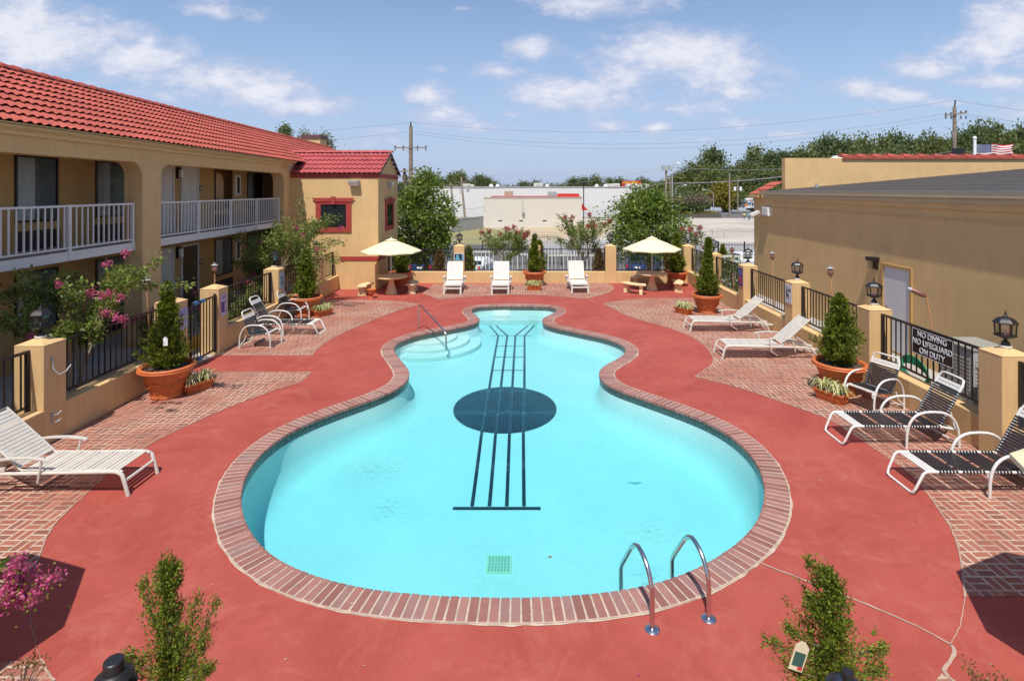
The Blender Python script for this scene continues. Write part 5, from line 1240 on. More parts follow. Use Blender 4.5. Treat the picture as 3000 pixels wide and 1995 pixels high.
potted('small near conifer at the bottom left with open side shoots', (-1.89,2.94,0), 1.68, .30, 9, nb=290, per=45, leaf=.019, open_=.9, prof=lambda t_: .54*(1-t_)**.65+.06)
o = potted('near conifer at the bottom right with a nursery tag', (1.70,2.9,0), 1.66, .34, 12, nb=330, per=45, leaf=.019, open_=.9, lean=-.06, prof=lambda t_: .80*(1-t_)**.6+.05)
# loose side shoots of the two near conifers
def shoots(name, par, specs, seed):
    g = np.random.default_rng(seed); P = []; D = []; st_ = MB()
    for a, b in specs:
        a = Vector(a); b = Vector(b); n = 420; s = g.random(n)**.7; ax = np.array(b-a); base = np.array(a)+ax*s[:,None]; base[:,2] += -.02+.03*s*s
        wdt = .030*(1-s*.65)+.004; k = base+g.normal(size=(n,3))*wdt[:,None]; P.append(k); D.append(unit(unit(ax)[None]+g.normal(size=(n,3))*.5)); st_.tube([a, a.lerp(b,.5)+Vector((0,0,-.01)), b], [.005,.004,.002], 5)
    P = np.vstack(P); D = np.vstack(D); V, Fq = leafset(P, D, .022*(.6+.8*g.random(len(P))), .0075, .15); f = npmesh(name, V, Fq, M['conifer'], par); st_.build('twig', M['bark'], f)
n1 = [c for c in C.objects if c.get('label','').startswith('small near conifer')][0]; L0 = Vector(n1.location)
def S(u, v, y, o_): return tuple(atY(u, v, y)-Vector(o_))
shoots('side_shoots', n1, [(S(425,1545,2.94,L0),S(498,1382,2.90,L0)),(S(420,1500,2.9,L0),S(455,1378,2.9,L0)),(S(430,1560,2.9,L0),S(472,1475,2.85,L0)),(S(350,1540,2.94,L0),S(290,1510,2.9,L0)),(S(360,1450,2.94,L0),S(330,1340,2.94,L0)),(S(375,1400,2.94,L0),S(383,1285,2.94,L0)),(S(430,1565,2.8,L0),S(480,1538,2.8,L0))], 5)
n2 = o; L1 = Vector(o.location)
shoots('side_shoots', n2, [(S(1900,1520,2.9,L1),S(1762,1477,2.88,L1)),(S(1890,1490,2.9,L1),S(1812,1447,2.9,L1)),(S(1915,1440,2.9,L1),S(1858,1390,2.9,L1)),(S(1935,1420,2.9,L1),S(1866,1372,2.9,L1)),(S(1945,1440,2.9,L1),S(1900,1310,2.9,L1)),(S(1950,1400,2.9,L1),S(1915,1330,2.9,L1)),(S(1915,1335,2.9,L1),S(1862,1292,2.9,L1)),(S(1960,1500,2.9,L1),S(2035,1495,2.9,L1)),(S(1960,1550,2.9,L1),S(2030,1540,2.85,L1)),(S(1880,1560,2.85,L1),S(1815,1530,2.85,L1))], 6)
o = thing('plant_tag', 'cream nursery tag with a dark picture hanging in the near right conifer', 'tag', atY(1841,1510,2.80)); o.rotation_euler = (0,R(18),0)
m = MB(); m.box(-.036,.036,-.002,.002,-.075,.05); m.prism([(-.036,.05),(.036,.05),(.01,.075),(-.01,.075)], -.002, .002, 'y'); m.build('card', simple('tagcard', (.66,.55,.36,1)), o)
m = MB(); m.box(-.028,.028,-.004,-.002,-.05,.02); m.build('picture', simple('tagpic', (.03,.09,.07,1)), o); m = MB(); m.box(.005,.03,-.005,-.004,-.065,-.05); m.build('price_dot', M['red'], o)

# planter boxes with spider plants
def spider(label, loc, rz, n=1, seed=0, L=.62):
    o = thing('planter_box', label, 'planter', loc, rz, 'terracotta boxes of striped spider plants'); w_ = .30; h = .22
    m = MB(); a, b = L/2, w_/2
    vs = []
    for (k, z) in ((.74,0),(.74,.03),(.70,.035),(.98,h-.03),(1.06,h-.03),(1.06,h),(.92,h),(.90,h-.04)):
        vs += [(-a*(1-(1-k)*w_/L*1.3),-b*k,z),(a*(1-(1-k)*w_/L*1.3),-b*k,z),(a*(1-(1-k)*w_/L*1.3),b*k,z),(-a*(1-(1-k)*w_/L*1.3),b*k,z)]
    fs = [(0,3,2,1)]+[(i*4+j,i*4+(j+1)%4,(i+1)*4+(j+1)%4,(i+1)*4+j) for i in range(7) for j in range(4)]
    m.add(vs, fs); bx = m.build('box', M['terra'], o)
    m = MB()
    for sx in (-1,1):
        for y in (-.05,.05): m.tube([(sx*(a*.92+.008), y+.03*math.cos(t_), .11+.035*math.sin(t_)) for t_ in np.linspace(0,2*PI,13)[:-1]], .006, 5, close=True)
    for sy in (-1,1):
        for x in np.linspace(-a*.7,a*.7,6): m.tube([(x+.035*math.cos(t_), sy*(b*.88+.006), .12+.035*math.sin(t_)) for t_ in np.linspace(0,2*PI,13)[:-1]], .006, 5, close=True)
    m.build('relief_ornament', M['terra'], bx, True)
    m = MB(); m.box(-a*.93,a*.93,-b*.88,b*.88,h-.06,h-.03); m.build('soil', M['soil'], o)
    g = np.random.default_rng(seed+40); m = MB()
    for cx in np.linspace(-a*.6, a*.6, 3):
        for k in range(42):
            az = g.random()*2*PI; ln = .16+.20*g.random(); up = .10+.16*g.random(); w2 = .008+.007*g.random(); d = Vector((math.cos(az),math.sin(az),0)); s = Vector((-d.y,d.x,0)); L_ = []; R_ = []
            for q in range(6):
                t_ = q/5; p = Vector((cx+g.normal()*.0,0,h-.03))+d*(ln*t_)+Vector((0,0,up*math.sin(min(1,t_*1.25)*PI*.62)*1.2-up*.9*t_*t_)); ww = w2*(1-t_**2)+.001; L_.append(p+s*ww); R_.append(p-s*ww)
            m.add(L_+R_, [(i,i+1,7+i,6+i) for i in range(5)])
    m.build('leaves', M['spider'], o)
    return o
p = G(455,915); spider('planter box of striped leaves in front of the large left conifer', (-7.02,11.85,0), R(62), seed=1)
spider('planter box of striped leaves by the conifer behind the left chairs', G(744,727), R(58), seed=2)
spider('planter box of striped leaves in front of the middle back conifer', G(1230,668), 0, seed=3)
spider('planter box of striped leaves beside the bent conifer on the right', G(1574,722), R(-55), seed=4)
spider('planter box of striped leaves beside the large right conifer', (6.27,11.25,0), R(-62), seed=5)

# ---- crape myrtles and trees
def blossoms(g, tips, r, n, L=.05):
    P = []; 
    for t_ in tips: P.append(np.array(t_)+g.normal(size=(n,3))*r)
    P = np.vstack(P); return leafset(P, unit(g.normal(size=P.shape)), L*(.6+.8*g.random(len(P))), L*.8, .3)
def shrub_tree(name, label, loc, seed, H_, spread, trunk=.35, stems=4, leaf=.07, nleaf=9000, mat='crape', petals='pink', nbl=14, blr=.06, blL=.05, group=None, squash=1.0, cat='tree', droop=.25, bark='bark_pale', offx=0, sprays=None, blup=.2, ymul=1.0, bpts=None):
    g = np.random.default_rng(seed); o = thing(name, label, cat, loc, 0, group)
    tr = MB(); tips = []; segs = []
    for s in range(stems):
        az = 2*PI*s/stems+g.random(); p = Vector((0,0,0)); top = Vector((math.cos(az)*spread*.28+offx*.5, math.sin(az)*spread*.28*ymul, H_*(.45+.1*g.random())))
        tr.tube([p+Vector((.05*math.cos(az),.05*math.sin(az),0)), p.lerp(top,.5)+Vector((g.normal()*.05,g.normal()*.05,0)), top], [.035*H_/2.5,.026*H_/2.5,.018*H_/2.5], 7)
        for b_ in range(6):
            a2 = az+g.normal()*.9; q = top.lerp(p, .35*g.random()); e = Vector((math.cos(a2)*spread*(.55+.5*g.random())+offx, math.sin(a2)*spread*(.55+.5*g.random())*ymul, H_*(trunk+.15+(1-trunk-.1)*g.random()*squash)))
            tr.tube([q, q.lerp(e,.5)+Vector((0,0,.08)), e], [.016*H_/2.5,.01*H_/2.5,.004], 5); segs.append((q.lerp(e,.5)+Vector((0,0,.08)), e)); tips.append(e)
            for c in range(3):
                e2 = e+Vector((g.normal()*.22*spread, g.normal()*.22*spread*ymul, (.05+.2*g.random())*spread)); m_ = q.lerp(e,.6+.3*g.random()); segs.append((m_, e2)); tips.append(e2); tr.tube([m_, e2], [.006,.002], 4)
    if sprays:
        for (a, b_) in sprays: a = Vector(a); b_ = Vector(b_); segs += [(a, b_)]*2; tips.append(b_); tr.tube([a, b_], [.008,.003], 5)
    k = max(3, nleaf//len(segs)); P = []; D = []
    for a, b_ in segs:
        s = g.random(k)**.8; d = np.array(b_-a); base = np.array(a)+d*s[:,None]; P.append(base+g.normal(size=(k,3))*(.062*spread)); dd_ = unit(unit(d)[None]+g.normal(size=(k,3))*.8+np.array([0,0,-droop])); D.append(dd_)
    P = np.vstack(P); D = np.vstack(D); Ls = leaf*(.6+.8*g.random(len(P))); V, Fq = leafset(P, D, Ls, Ls*.5, .2)
    npmesh('crown', V, Fq, M[mat], o); tr.build('trunk', M[bark], o, True)
    if bpts: V, Fq = blossoms(g, [Vector(p) for p in bpts], blr, 60, blL); npmesh('blossom', V, Fq, M[petals], o)
    elif petals and nbl:
        idx = sorted(range(len(tips)), key=lambda i: -tips[i].z-g.random()*spread*blup*3)[:nbl*2]; g.shuffle(idx); sel = [tips[i]+Vector((0,0,.03)) for i in idx[:nbl]]
        V, Fq = blossoms(g, sel, blr, 60, blL); npmesh('blossom', V, Fq, M[petals], o)
    return o
def L2(u, v, y, o_): return atY(u, v, y)-Vector(o_)
o1 = (-8.78,10.75,.0)
shrub_tree('crape_myrtle', 'green crape myrtle with magenta blossoms behind the left railing by the nearest lantern', o1, 21, 2.7, .98, .42, 3, .08, 7500, nbl=7, blr=.036, blL=.04, squash=.8, bpts=[L2(u_,v_,y_,o1) for u_,v_,y_ in ((137,654,10.2),(212,674,9.9),(236,680,9.9),(253,674,9.9),(277,685,9.9),(248,607,10.4),(289,582,10.4),(268,731,9.7),(284,735,9.7),(245,719,9.8),(72,774,9.9))], sprays=[(L2(260,690,11.0,o1),L2(375,590,10.6,o1)),(L2(300,660,11,o1),L2(440,655,10.8,o1)),(L2(120,700,11,o1),L2(10,670,11,o1)),(L2(150,760,10.6,o1),L2(85,830,10.4,o1)),(L2(250,700,10.8,o1),L2(330,560+60,10.6,o1))])
o1 = (-8.8,20.0,0)
shrub_tree('crape_myrtle', 'large pale green crape myrtle between the left fence and the tower', o1, 22, 3.0, 1.45, .22, 5, .085, 12500, nbl=5, blr=.045, bpts=[L2(u_,v_,19.4,o1) for u_,v_ in ((678,520),(684,526),(784,525),(696,542),(600,560),(640,600),(730,575))], sprays=[(L2(690,560,20,o1),L2(655,500,20,o1)),(L2(700,560,20,o1),L2(693,465,20,o1)),(L2(720,560,20,o1),L2(790,555,19.6,o1)),(L2(720,590,20,o1),L2(785,600,19.4,o1)),(L2(690,600,20,o1),L2(770,560,19.4,o1))])
shrub_tree('crape_myrtle', 'crape myrtle with red blossoms behind the back railing left of the middle conifer', (-.95,28.6,-.45), 23, 2.6, 1.15, .35, 4, .09, 5500, petals='redpetal', nbl=12, blr=.055, blL=.07)
shrub_tree('crape_myrtle', 'sparse crape myrtle with red blossoms behind the back railing, centre right', (3.05,28.8,-.45), 24, 3.3, 1.15, .3, 4, .095, 5000, petals='redpetal', nbl=9, blr=.055, blL=.07)
shrub_tree('crape_myrtle', 'thin crape myrtle rising behind the back right corner pillar', (8.6,28.0,-.45), 25, 2.6, .8, .25, 4, .09, 2200, petals='redpetal', nbl=6, blr=.06, blL=.06)
# low flowering shrubs behind the left fence
for i, (x, y, s_, l_) in enumerate(((-9.0,16.3,.62,'low flowering shrub behind the railing by the left sling chair'),(-9.1,17.5,.6,'low shrub with a few pink flowers behind the left chaise'),(-8.9,13.5,.5,'small shrub seen through the open gate'),(-9.0,19.1,.6,'dark shrub behind the teal poster pillar'))):
    shrub_tree('flowering_shrub', l_, (x,y,0), 30+i, 1.15, s_, .05, 5, .08, 2600, nbl=4, blr=.04, cat='shrub', group='shrubs behind the left railing')
# pink cluster at the lower left edge, on a branch of a bush left of the frame
o1 = (-3.3,3.15,0)
g = np.random.default_rng(77); o = thing('crape_myrtle', 'magenta blossom cluster reaching in at the lower left edge', 'tree', o1)
m = MB(); ctr_ = L2(52,1345,3.0,o1); m.tube([(0,0,0),(-.05,0,1.1),(-.1,-.1,1.8),ctr_+Vector((-.35,0,.05)),ctr_], [.03,.025,.018,.01,.004], 7); m.build('trunk', M['bark_pale'], o, True)
sel = [ctr_+Vector((g.normal()*.055,g.normal()*.05,g.normal()*.055)) for _ in range(22)]; V, Fq = blossoms(g, sel, .02, 70, .020); npmesh('blossom', V, Fq, M['pink'], o)
P = np.array([tuple(ctr_+Vector((g.normal()*.08+.02,g.normal()*.05,g.normal()*.07-.02))) for _ in range(70)]); 
mm = MB(); [mm.ball(p, .006, 4) for p in P]; tag(mm.build('seed_buds', M['lime'], o), kind='stuff')
P = np.array([tuple(ctr_+Vector((-.16+g.normal()*.06,g.normal()*.05,.02+g.normal()*.05))) for _ in range(60)]); V, Fq = leafset(P, unit(g.normal(size=P.shape)), .06, .03, .2); npmesh('crown', V, Fq, M['crape'], o)
# dry sprigs at the bottom corners
for u_, v_, l_ in ((48,1545,'dry brown sprig at the bottom left corner'),(2268,1562,'small dry sprig at the bottom right corner')):
    q = atY(u_, v_, 3.0); o = thing('dry_sprig', l_, 'plant', (q.x,q.y,0)); g = np.random.default_rng(int(u_)); st_ = MB(); P = []
    for k in range(9):
        e = Vector((g.normal()*.055,g.normal()*.05,q.z+.02+g.normal()*.03)); st_.tube([(0,0,0),(0,0,q.z-.15),e], [.008,.005,.002], 5)
        for _ in range(16): P.append(tuple(e+Vector((g.normal()*.018,g.normal()*.018,g.normal()*.018))))
    st_.build('stalk', M['bark'], o); P = np.array(P); V, Fq = leafset(P, unit(g.normal(size=P.shape)), .018, .012, .3); npmesh('leaves', V, Fq, M['deadleaf'], o)

def broadleaf(name, label, loc, seed, h, r, z0, mat, nclump, per, leaf, group=None, shape=1.0, bark='bark', clr=.16, sc=None, tr_r=.16):
    g = np.random.default_rng(seed); o = thing(name, label, 'tree', loc, 0, group, sc); tr = MB()
    tr.tube([(0,0,0),(.03*r,0,z0*.6),(0,.02*r,z0+.35*(h-z0)),(0,0,h*.85)], [tr_r,tr_r*.85,tr_r*.5,tr_r*.12], 9)
    P = []; D = []
    for i in range(nclump):
        u_ = g.random(); a = g.random()*2*PI; t_ = g.random(); zc = z0+(h-z0)*t_
        env = (math.sin(PI*min(1,max(0,(t_*.86+.10))))**.7)*(1-.25*t_*shape)
        rr = r*env*(.45+.55*g.random()**.5)*(1+.22*math.sin(3*a+seed+t_*4)+.16*math.sin(5*a+t_*11))
        c = np.array([rr*math.cos(a), rr*math.sin(a), zc+g.normal()*.03*h]); s = clr*r*(.6+.9*g.random())
        k = c+g.normal(size=(per,3))*s*np.array([1,1,.75]); P.append(k); D.append(unit((k-c)/s*.5+np.array([c[0],c[1],0])/r*.6+g.normal(size=(per,3))*.6+np.array([0,0,-.15])))
        if i % 5 == 0: tr.tube([(0,0,z0*.8+(zc-z0)*.6), tuple(c*.55+np.array([0,0,zc*.45])), tuple(c)], [tr_r*.28,tr_r*.14,tr_r*.03], 5)
    P = np.vstack(P); D = np.vstack(D); Ls = leaf*(.6+.8*g.random(len(P))); V, Fq = leafset(P, D, Ls, Ls*.62, .18)
    npmesh('crown', V, Fq, M[mat], o); tr.build('trunk', M[bark], o, True); return o
broadleaf('pear_tree', 'dense green pear tree right of the tower behind the back fence', (-5.35,30.0,-.45), 41, 5.55, 1.55, 1.15, 'pear', 190, 56, .16, clr=.14)
broadleaf('pear_tree', 'round green pear tree behind the right umbrella', (6.75,30.2,-.45), 42, 4.55, 2.15, 1.2, 'pear', 230, 56, .16, clr=.125)
def column(label, loc, h, r, mat, seed):
    o = thing('column_shrub', label, 'shrub', loc, 0, 'small columnar shrubs behind the back fence'); V, Fq = conifer_mesh('f', h, r, 150, 16, .12, seed, None, 0, lambda t_: (1-t_**3)*.9+.05); npmesh('foliage', V, Fq, M[mat], o)
    m = MB(); m.tube([(0,0,-.3),(0,0,h*.6)], .03, 6); m.build('stem', M['bark'], o)
for u_, vt, hh_, mt, l_ in ((1080,572,1.6,'lime','yellow green column shrub right of the blue picture pillar'),(1243,556,1.7,'lime','yellow green column shrub right of the middle conifer'),(1012,580,1.4,'deadleaf','brown dead column shrub behind the left white chaise'),
        (1378,575,1.5,'deadleaf','brown dead column shrub left of the middle right pillar'),(1538,585,1.4,'deadleaf','brown dead column shrub behind the right umbrella'),(1665,566,1.7,'lime','yellow column shrub beyond the right corner of the fence')):
    y = 28.0 if u_ < 1600 else 31.5; q = atY(u_, vt, y); column(l_, (q.x,q.y,max(q.z-hh_,-2.5)), hh_, .30, mt, int(u_))
broadleaf('hedge_bush', 'dark green bush at the far end of the ochre office wall', (9.0,23.9,-.45), 45, 1.75, .8, .2, 'pear', 60, 40, .10, clr=.2, tr_r=.05)
# ================================================================== BEYOND THE FENCE
def flat(name, px, z, mat, y0=None):
    pts = [G(u,v,z) for u,v in px]; m = MB(); m.add([(p.x,p.y,z) for p in pts], [tuple(range(len(pts)))]); return tag(m.build(name, mat), kind='structure')
flat('parking_lot', [(-400,502.5),(2700,502.5),(3200,640),(-900,640)], LOW+.008, M['lot'])
flat('road', [(600,567),(1300,563),(1500,563),(2300,556),(3200,640),(-900,640)], LOW+.016, M['asphalt'])
flat('far_road', [(1560,484),(2300,484),(2300,502),(1560,502)], LOW+.02, M['asphalt'])
flat('grass_verge', [(700,565),(1105,562),(1190,553),(1150,530),(1114,524),(700,545)], LOW+.024, M['drygrass'])
flat('lot_patch', [(1190,552),(1390,545),(1420,505),(1340,520),(1130,528)], LOW+.012, simple('sand', (.44,.34,.22,1), .95, .12, .1))
flat('driveway_strip', [(1250,560),(1420,552),(1760,560),(1760,585),(1250,585)], LOW+.024, simple('pale_concrete', (.36,.34,.33,1), .9, .15, .3))
# long white shop building
wb_ = thing('white_warehouse', 'long low white commercial building across the parking lot', 'building', (0,139,LOW))
yb_ = 139; x0 = (975-U0)*yb_/F; x1 = (1493-U0)*yb_/F
m = MB(); m.box(x0,x1,0,40,0,7.55); m.build('wall', M['whitewall'], wb_)
m = MB(); m.box(x0-.1,x1+.1,-.12,.0,7.45,7.7); m.build('roof_edge', simple('coping_grey', (.33,.32,.31,1)), wb_)
m = MB(); m.box(x1,x1+.35,-.05,40,0,7.6); m.build('side_wall', simple('navy_side', (.02,.02,.08,1)), wb_)
for i, (u_, w_, h_) in enumerate(((1073,22,9),(1085,14,7),(1239,20,11),(1403,14,9),(1418,16,10),(1488-10,8,7),(1480-22,34,9),(1516-30,16,9))):
    xx = (u_-U0)*145/F; o = thing('rooftop_unit', 'pale rooftop machine on the white building, number %s along the roof from the left' % ['first','second','third','fourth','fifth','sixth','seventh','eighth'][i], 'rooftop unit', (xx,145,LOW+7.5), 0, 'machines on the white roof')
    o['label'] = ['boxy pale rooftop machine furthest left behind the leaning poles','small pale rooftop machine next to the leftmost one','domed pale rooftop machine alone over the cream building','pale rooftop box left of the middle of the white roof','wider pale rooftop box just right of the middle','small pale vent box at the right of the white roof','long low rooftop machine below the red sign','end box of the rooftop row by the red sign'][i]
    m = MB(); s = 145/F; m.box(-w_*s/2,w_*s/2,-1,1,0,h_*s*.9); m.build('casing', simple('unit_cream', (.52,.49,.43,1)), o, bevel=.12); m = MB(); m.box(-w_*s*.3,w_*s*.3,-1.03,-1,h_*s*.25,h_*s*.6); m.build('grille', M['concrete'], o)
for i, u_ in enumerate((1131,1146,1260,1374,1406-12)):
    xx = (u_-U0)*142/F; o = thing('roof_dome', 'small white dome vent on the white roof', 'vent', (xx,142,LOW+7.5), 0, 'white dome vents on the white roof'); m = MB(); m.lathe([(.55,0),(.5,.4),(.3,.75),(.02,.85)], 12); m.build('dome', M['txtwhite'], o, True)
# small cream building with a red roof edge
cb_ = thing('cream_building', 'small cream block building with a red roof strip in front of the white one', 'building', (0,101.6,LOW)); yb_ = 101.6
x0 = (1114-U0)*yb_/F; x1 = (1340-U0)*yb_/F
m = MB(); m.box(x0,x1,0,12,0,5.45); m.build('wall', M['blockwall'], cb_)
m = MB(); m.box(x0-.05,x1+.05,-.08,0,5.33,5.5); m.build('roof_edge', simple('edge', (.40,.37,.32,1)), cb_)
m = MB(); m.box(x0+1.2,x1-.1,1.0,11,5.45,5.62); m.build('red_roof_strip', M['rooftile2'], cb_)
m = MB(); m.prism([((1284-U0)*.08,5.5),((1336-U0)*.08,5.5),((1334-U0)*.08,6.15),((1284-U0)*.08,6.15)], .8, 1.0, 'y'); m.build('red_parapet', M['red'], cb_)
for u_, w_, l_, mt in ((1171,20,'tan','a'),(1273,22,'grey','b')):
    xx = (u_-U0)*yb_/F; m = MB(); m.box(xx-.8,xx+.8,1.2,2.6,5.5,6.6 if l_=='tan' else 6.5); m.build('roof_unit', simple('u'+l_, (.42,.27,.20,1) if l_=='tan' else (.30,.32,.30,1)), cb_)
m = MB(); xx = (1285-U0)*.08-7; m.tube([((1282-U0)*yb_/F-6.3,-.1,4.9),((1282-U0)*yb_/F-6.2,-.15,3.0)], .05, 6); m.lathe([(.02,-.5),(.28,-.2),(.28,.1),(.05,.45)], 10, ((1282-U0)*yb_/F-6.15,-.2,2.6)); m.build('hanging_meter', simple('stain_grey', (.32,.31,.30,1)), cb_)
for i, u_ in enumerate((1152,1200,1254)):
    m = MB(); xx = (u_-U0)*yb_/F; m.box(xx-.35,xx+.35,-.03,0,1.05,1.25); m.build('wall_vent', M['plaque'], cb_)
fe = thing('board_fence', 'grey board fence running from the cream building down to the left tree', 'fence', (0,0,0)); a = G(1113,526,LOW); b_ = G(1040,537,LOW)
m = MB(); n = 34
for i in range(n):
    p = a.lerp(b_, i/n); q = a.lerp(b_, (i+.93)/n); m.bar(p+Vector((0,0,1.05)), q+Vector((0,0,1.05)), .06, 2.1)
m.build('boards', M['greyfence'], fe); m = MB(); m.bar(a+Vector((0,0,2.14)), b_+Vector((0,0,2.14)), .12, .08); m.build('cap_rail', M['greyfence'], fe)
sh_ = thing('white_shed', 'small white shed with a bright roof at the foot of the leaning poles', 'shed', atY(1030,508,118)); m = MB(); m.box(-2.2,1.3,0,3,0,3.0); m.build('wall', simple('shed_grey', (.30,.36,.36,1)), sh_); m = MB(); m.prism([(-2.6,3.0),(1.6,3.0),(1.0,4.3),(-2.6,4.3)], -.2, 3.1, 'y'); m.build('roof', M['txtwhite'], sh_)
# distant red and yellow sign
sgn = thing('roadside_sign', 'distant red and yellow sign board above the white roof', 'sign', atY(1454,431,190)); s = 190/F
m = MB(); m.box(-22*s,22*s,0,.3,0,14*s); m.build('panel', M['red'], sgn); m = MB(); m.box(-18*s,-17*s,.1,.2,-9.0,0); m.box(17*s,18*s,.1,.2,-9.0,0); m.build('post', M['greymetal'], sgn)
text('BELL', 8.5*s, M['signyellow'], Matrix.Translation((9*s,-.06,10*s)) @ RX, sgn, 'lettering', .02); text('TRUCK', 7.5*s, M['signyellow'], Matrix.Translation((8*s,-.06,3.6*s)) @ RX, sgn, 'lettering', .02)
m = MB(); [m.box((-20+3.2*i)*s,(-18.2+3.2*i)*s,-.05,0,(8.5)*s,(11.5)*s) for i in range(6)]; m.build('letter_marks', M['signyellow'], sgn)

# ---- poles and wires
def upole(label, u_, vt, y, r, arms, zb=LOW, lean=0, grp='wooden utility poles', mat='pole'):
    q = atY(u_, vt, y); o = thing('utility_pole', label, 'utility pole', (q.x+lean,y,zb), 0, grp); h = q.z-zb
    m = MB(); m.tube([(0,0,0),(-lean*.5,0,h*.5),(-lean,0,h)], [r*1.15,r,r*.8], 10); m.build('pole', M[mat], o, True)
    for (dv, wl, wr, zt) in arms:
        z = h-dv; m = MB(); xo = -lean*z/h; m.bar((xo-wl,-.2,z),(xo+wr,-.2,z+zt),.10,.12); m.build('crossarm', M['pole'], o)
        k = MB()
        for x in (-wl+.08, -wl*.45, wr*.45, wr-.08): k.lathe([(.05,.06),(.09,.12),(.05,.2),(.02,.26)], 8, (xo+x,-.2,z+zt*(x+wl)/(wl+wr))); k.tube([(xo+x,-.2,z-.35),(xo+x,-.2,z-.05)], .05, 6)
        k.build('insulator', M['iron'], o)
        k = MB(); k.bar((xo-wl*.5,-.2,z),(xo,-.2,z-.7),.03,.03); k.bar((xo+wr*.5,-.2,z),(xo,-.2,z-.7),.03,.03); k.build('brace', M['pole'], o)
    return o, Vector((q.x,y,q.z))
pA, tA = upole('tall wooden utility pole with a wide crossarm right of the tower', 946, 291, 60, .24, [(2.35,1.75,1.75,0),(5.6,.9,1.5,.35)])
m = MB(); m.lathe([(.06,0),(.10,.15),(.04,.35),(.09,.42),(.02,.5)], 8, (0,0,tA.z-LOW)); m.build('pole_top_insulator', M['iron'], pA)
pB, tB = upole('short dark leaning pole with a floodlight beside the tall left pole', 931, 388, 50, .16, [(.45,1.9,1.6,.35)], lean=.6, mat='bark'); m = MB(); m.bar((-1.0,-.3,tB.z-LOW-1.9),(-2.0,-.5,tB.z-LOW-1.6),.7,.55); m.build('floodlight', M['iron'], pB)
pC, tC = upole('wooden utility pole with a floodlight above the flag side roof', 2198, 246, 52, .19, [(.85,1.05,1.0,.25)])
m = MB(); m.tube([(0,0,tC.z-LOW),(.08,0,tC.z-LOW+.6)], .06, 6); m.build('pole_top_insulator', M['iron'], pC)
m = MB(); m.box(-.45,.65,-.5,-.25,tC.z-LOW-4.55,tC.z-LOW-3.95); m.build('floodlight', M['iron'], pC)
pD, tD = upole('wooden pole with a grey light box behind the right pear tree', 1534, 386, 80, .19, []); m = MB(); m.box(-.55,.55,-.35,.35,tD.z-LOW-.45,tD.z-LOW+.25); m.tube([(.4,0,tD.z-LOW),(1.2,-.2,tD.z-LOW+.45),(1.5,-.2,tD.z-LOW+.45)], .05, 6); m.build('light_box', M['greymetal'], pD)
pE, tE = upole('slim wooden pole at the edge of the far road behind the flower bed', 1680, 399, 141, .22, [])
pF, tF = upole('slim pole with two white transformers beyond the flower bed', 1699, 410, 155, .16, [(.8,1.2,1.2,0)]); m = MB(); m.lathe([(.35,0),(.35,1.1)], 10, (-.8,0,tF.z-LOW-3.6)); m.lathe([(.35,0),(.35,1.1)], 10, (.8,0,tF.z-LOW-3.6)); m.build('transformer', M['txtwhite'], pF)
pG, tG = upole('left one of two leaning poles in front of the white building', 1038, 421, 125, .24, [(.6,1.8,1.8,0)], lean=.8); pH, tH = upole('right one of two leaning poles in front of the white building', 1062, 408, 125, .24, [(1.2,1.6,1.2,0)], lean=.9)
m = MB(); m.lathe([(.35,0),(.35,1.2)], 10, (-.8,0,6.0)); m.lathe([(.35,0),(.35,1.2)], 10, (.6,0,6.3)); m.build('transformer', M['greymetal'], pH)
pI, tI = upole('thin white mast left of the wooden light box pole', 1543, 405, 110, .10, []); pJ, tJ = upole('slim pole among the trees left of the tower side', 928, 470, 90, .13, [(.8,1.2,1.2,0)])
def lamp(label, u_, vt, y, vb, dirx, col='greymetal', arm=2.2):
    q = atY(u_, vt, y); o = thing('street_lamp', label, 'street lamp', (q.x,y,LOW), 0, 'street lamps by the far road'); h = q.z-LOW
    m = MB(); m.tube([(0,0,0),(0,0,h-1.2),(dirx*arm*.3,0,h-.3),(dirx*arm,0,h)], [.14,.10,.08,.06], 8); m.build('pole', M[col], o, True); m = MB(); m.ball((dirx*(arm+.5),0,h), .45, 6, .35); m.build('lamp_head', M['txtwhite'], o, True)
lamp('curved arm street lamp over the flower bed', 1643, 437, 150, 500, -1); lamp('street lamp with a short arm behind the light box pole', 1556, 427, 160, 500, 1); lamp('low street lamp right of the light box pole', 1553, 447, 150, 500, 1, arm=.8); lamp('street lamp poking out of the trees above the light box', 1548, 376, 120, 500, 1, arm=.8)
q = atY(1344,425,95); o = thing('lot_light', 'black pole with a small lamp and red banner right of the cream building', 'light pole', (q.x,95,LOW)); h = q.z-LOW; m = MB(); m.tube([(0,0,0),(0,0,h)], .09, 8); m.build('pole', M['iron'], o, True); m = MB(); m.box(-.35,.35,-.2,.2,h-.1,h+.3); m.build('lamp_head', M['iron'], o); m = MB(); m.prism([(-.35,h-4.4),(-.35,h-3.2),(.0,h-3.6),(.8,h-4.5)], -.02, .013, 'y'); m.build('banner', M['red'], o)
def wire(a, b_, sag, r, label):
    a = Vector(a); b_ = Vector(b_); o = MB(); L = [a.lerp(b_, t_)-Vector((0,0,sag*4*t_*(1-t_))) for t_ in np.linspace(0,1,26)]; o.tube([p-a for p in L], r, 5, cap=False); w_ = o.build('overhead_wire', simple_wire, None); w_.location = a
    tag(w_, label, 'wire', 'overhead wires')
simple_wire = simple('wire', (.22,.21,.22,1), .6, .05)
wire(tA+Vector((0,0,.4)), tC+Vector((0,0,.6)), 1.9, .014, 'top wire between the tall left pole and the right pole')
wire(tA+Vector((0,0,-.5)), tC+Vector((-1,0,-.7)), 2.1, .014, 'second wire between the tall left pole and the right pole'); wire(tA+Vector((0,0,-.8)), tC+Vector((1,0,-.7)), 2.4, .013, 'third wire between the tall left pole and the right pole')
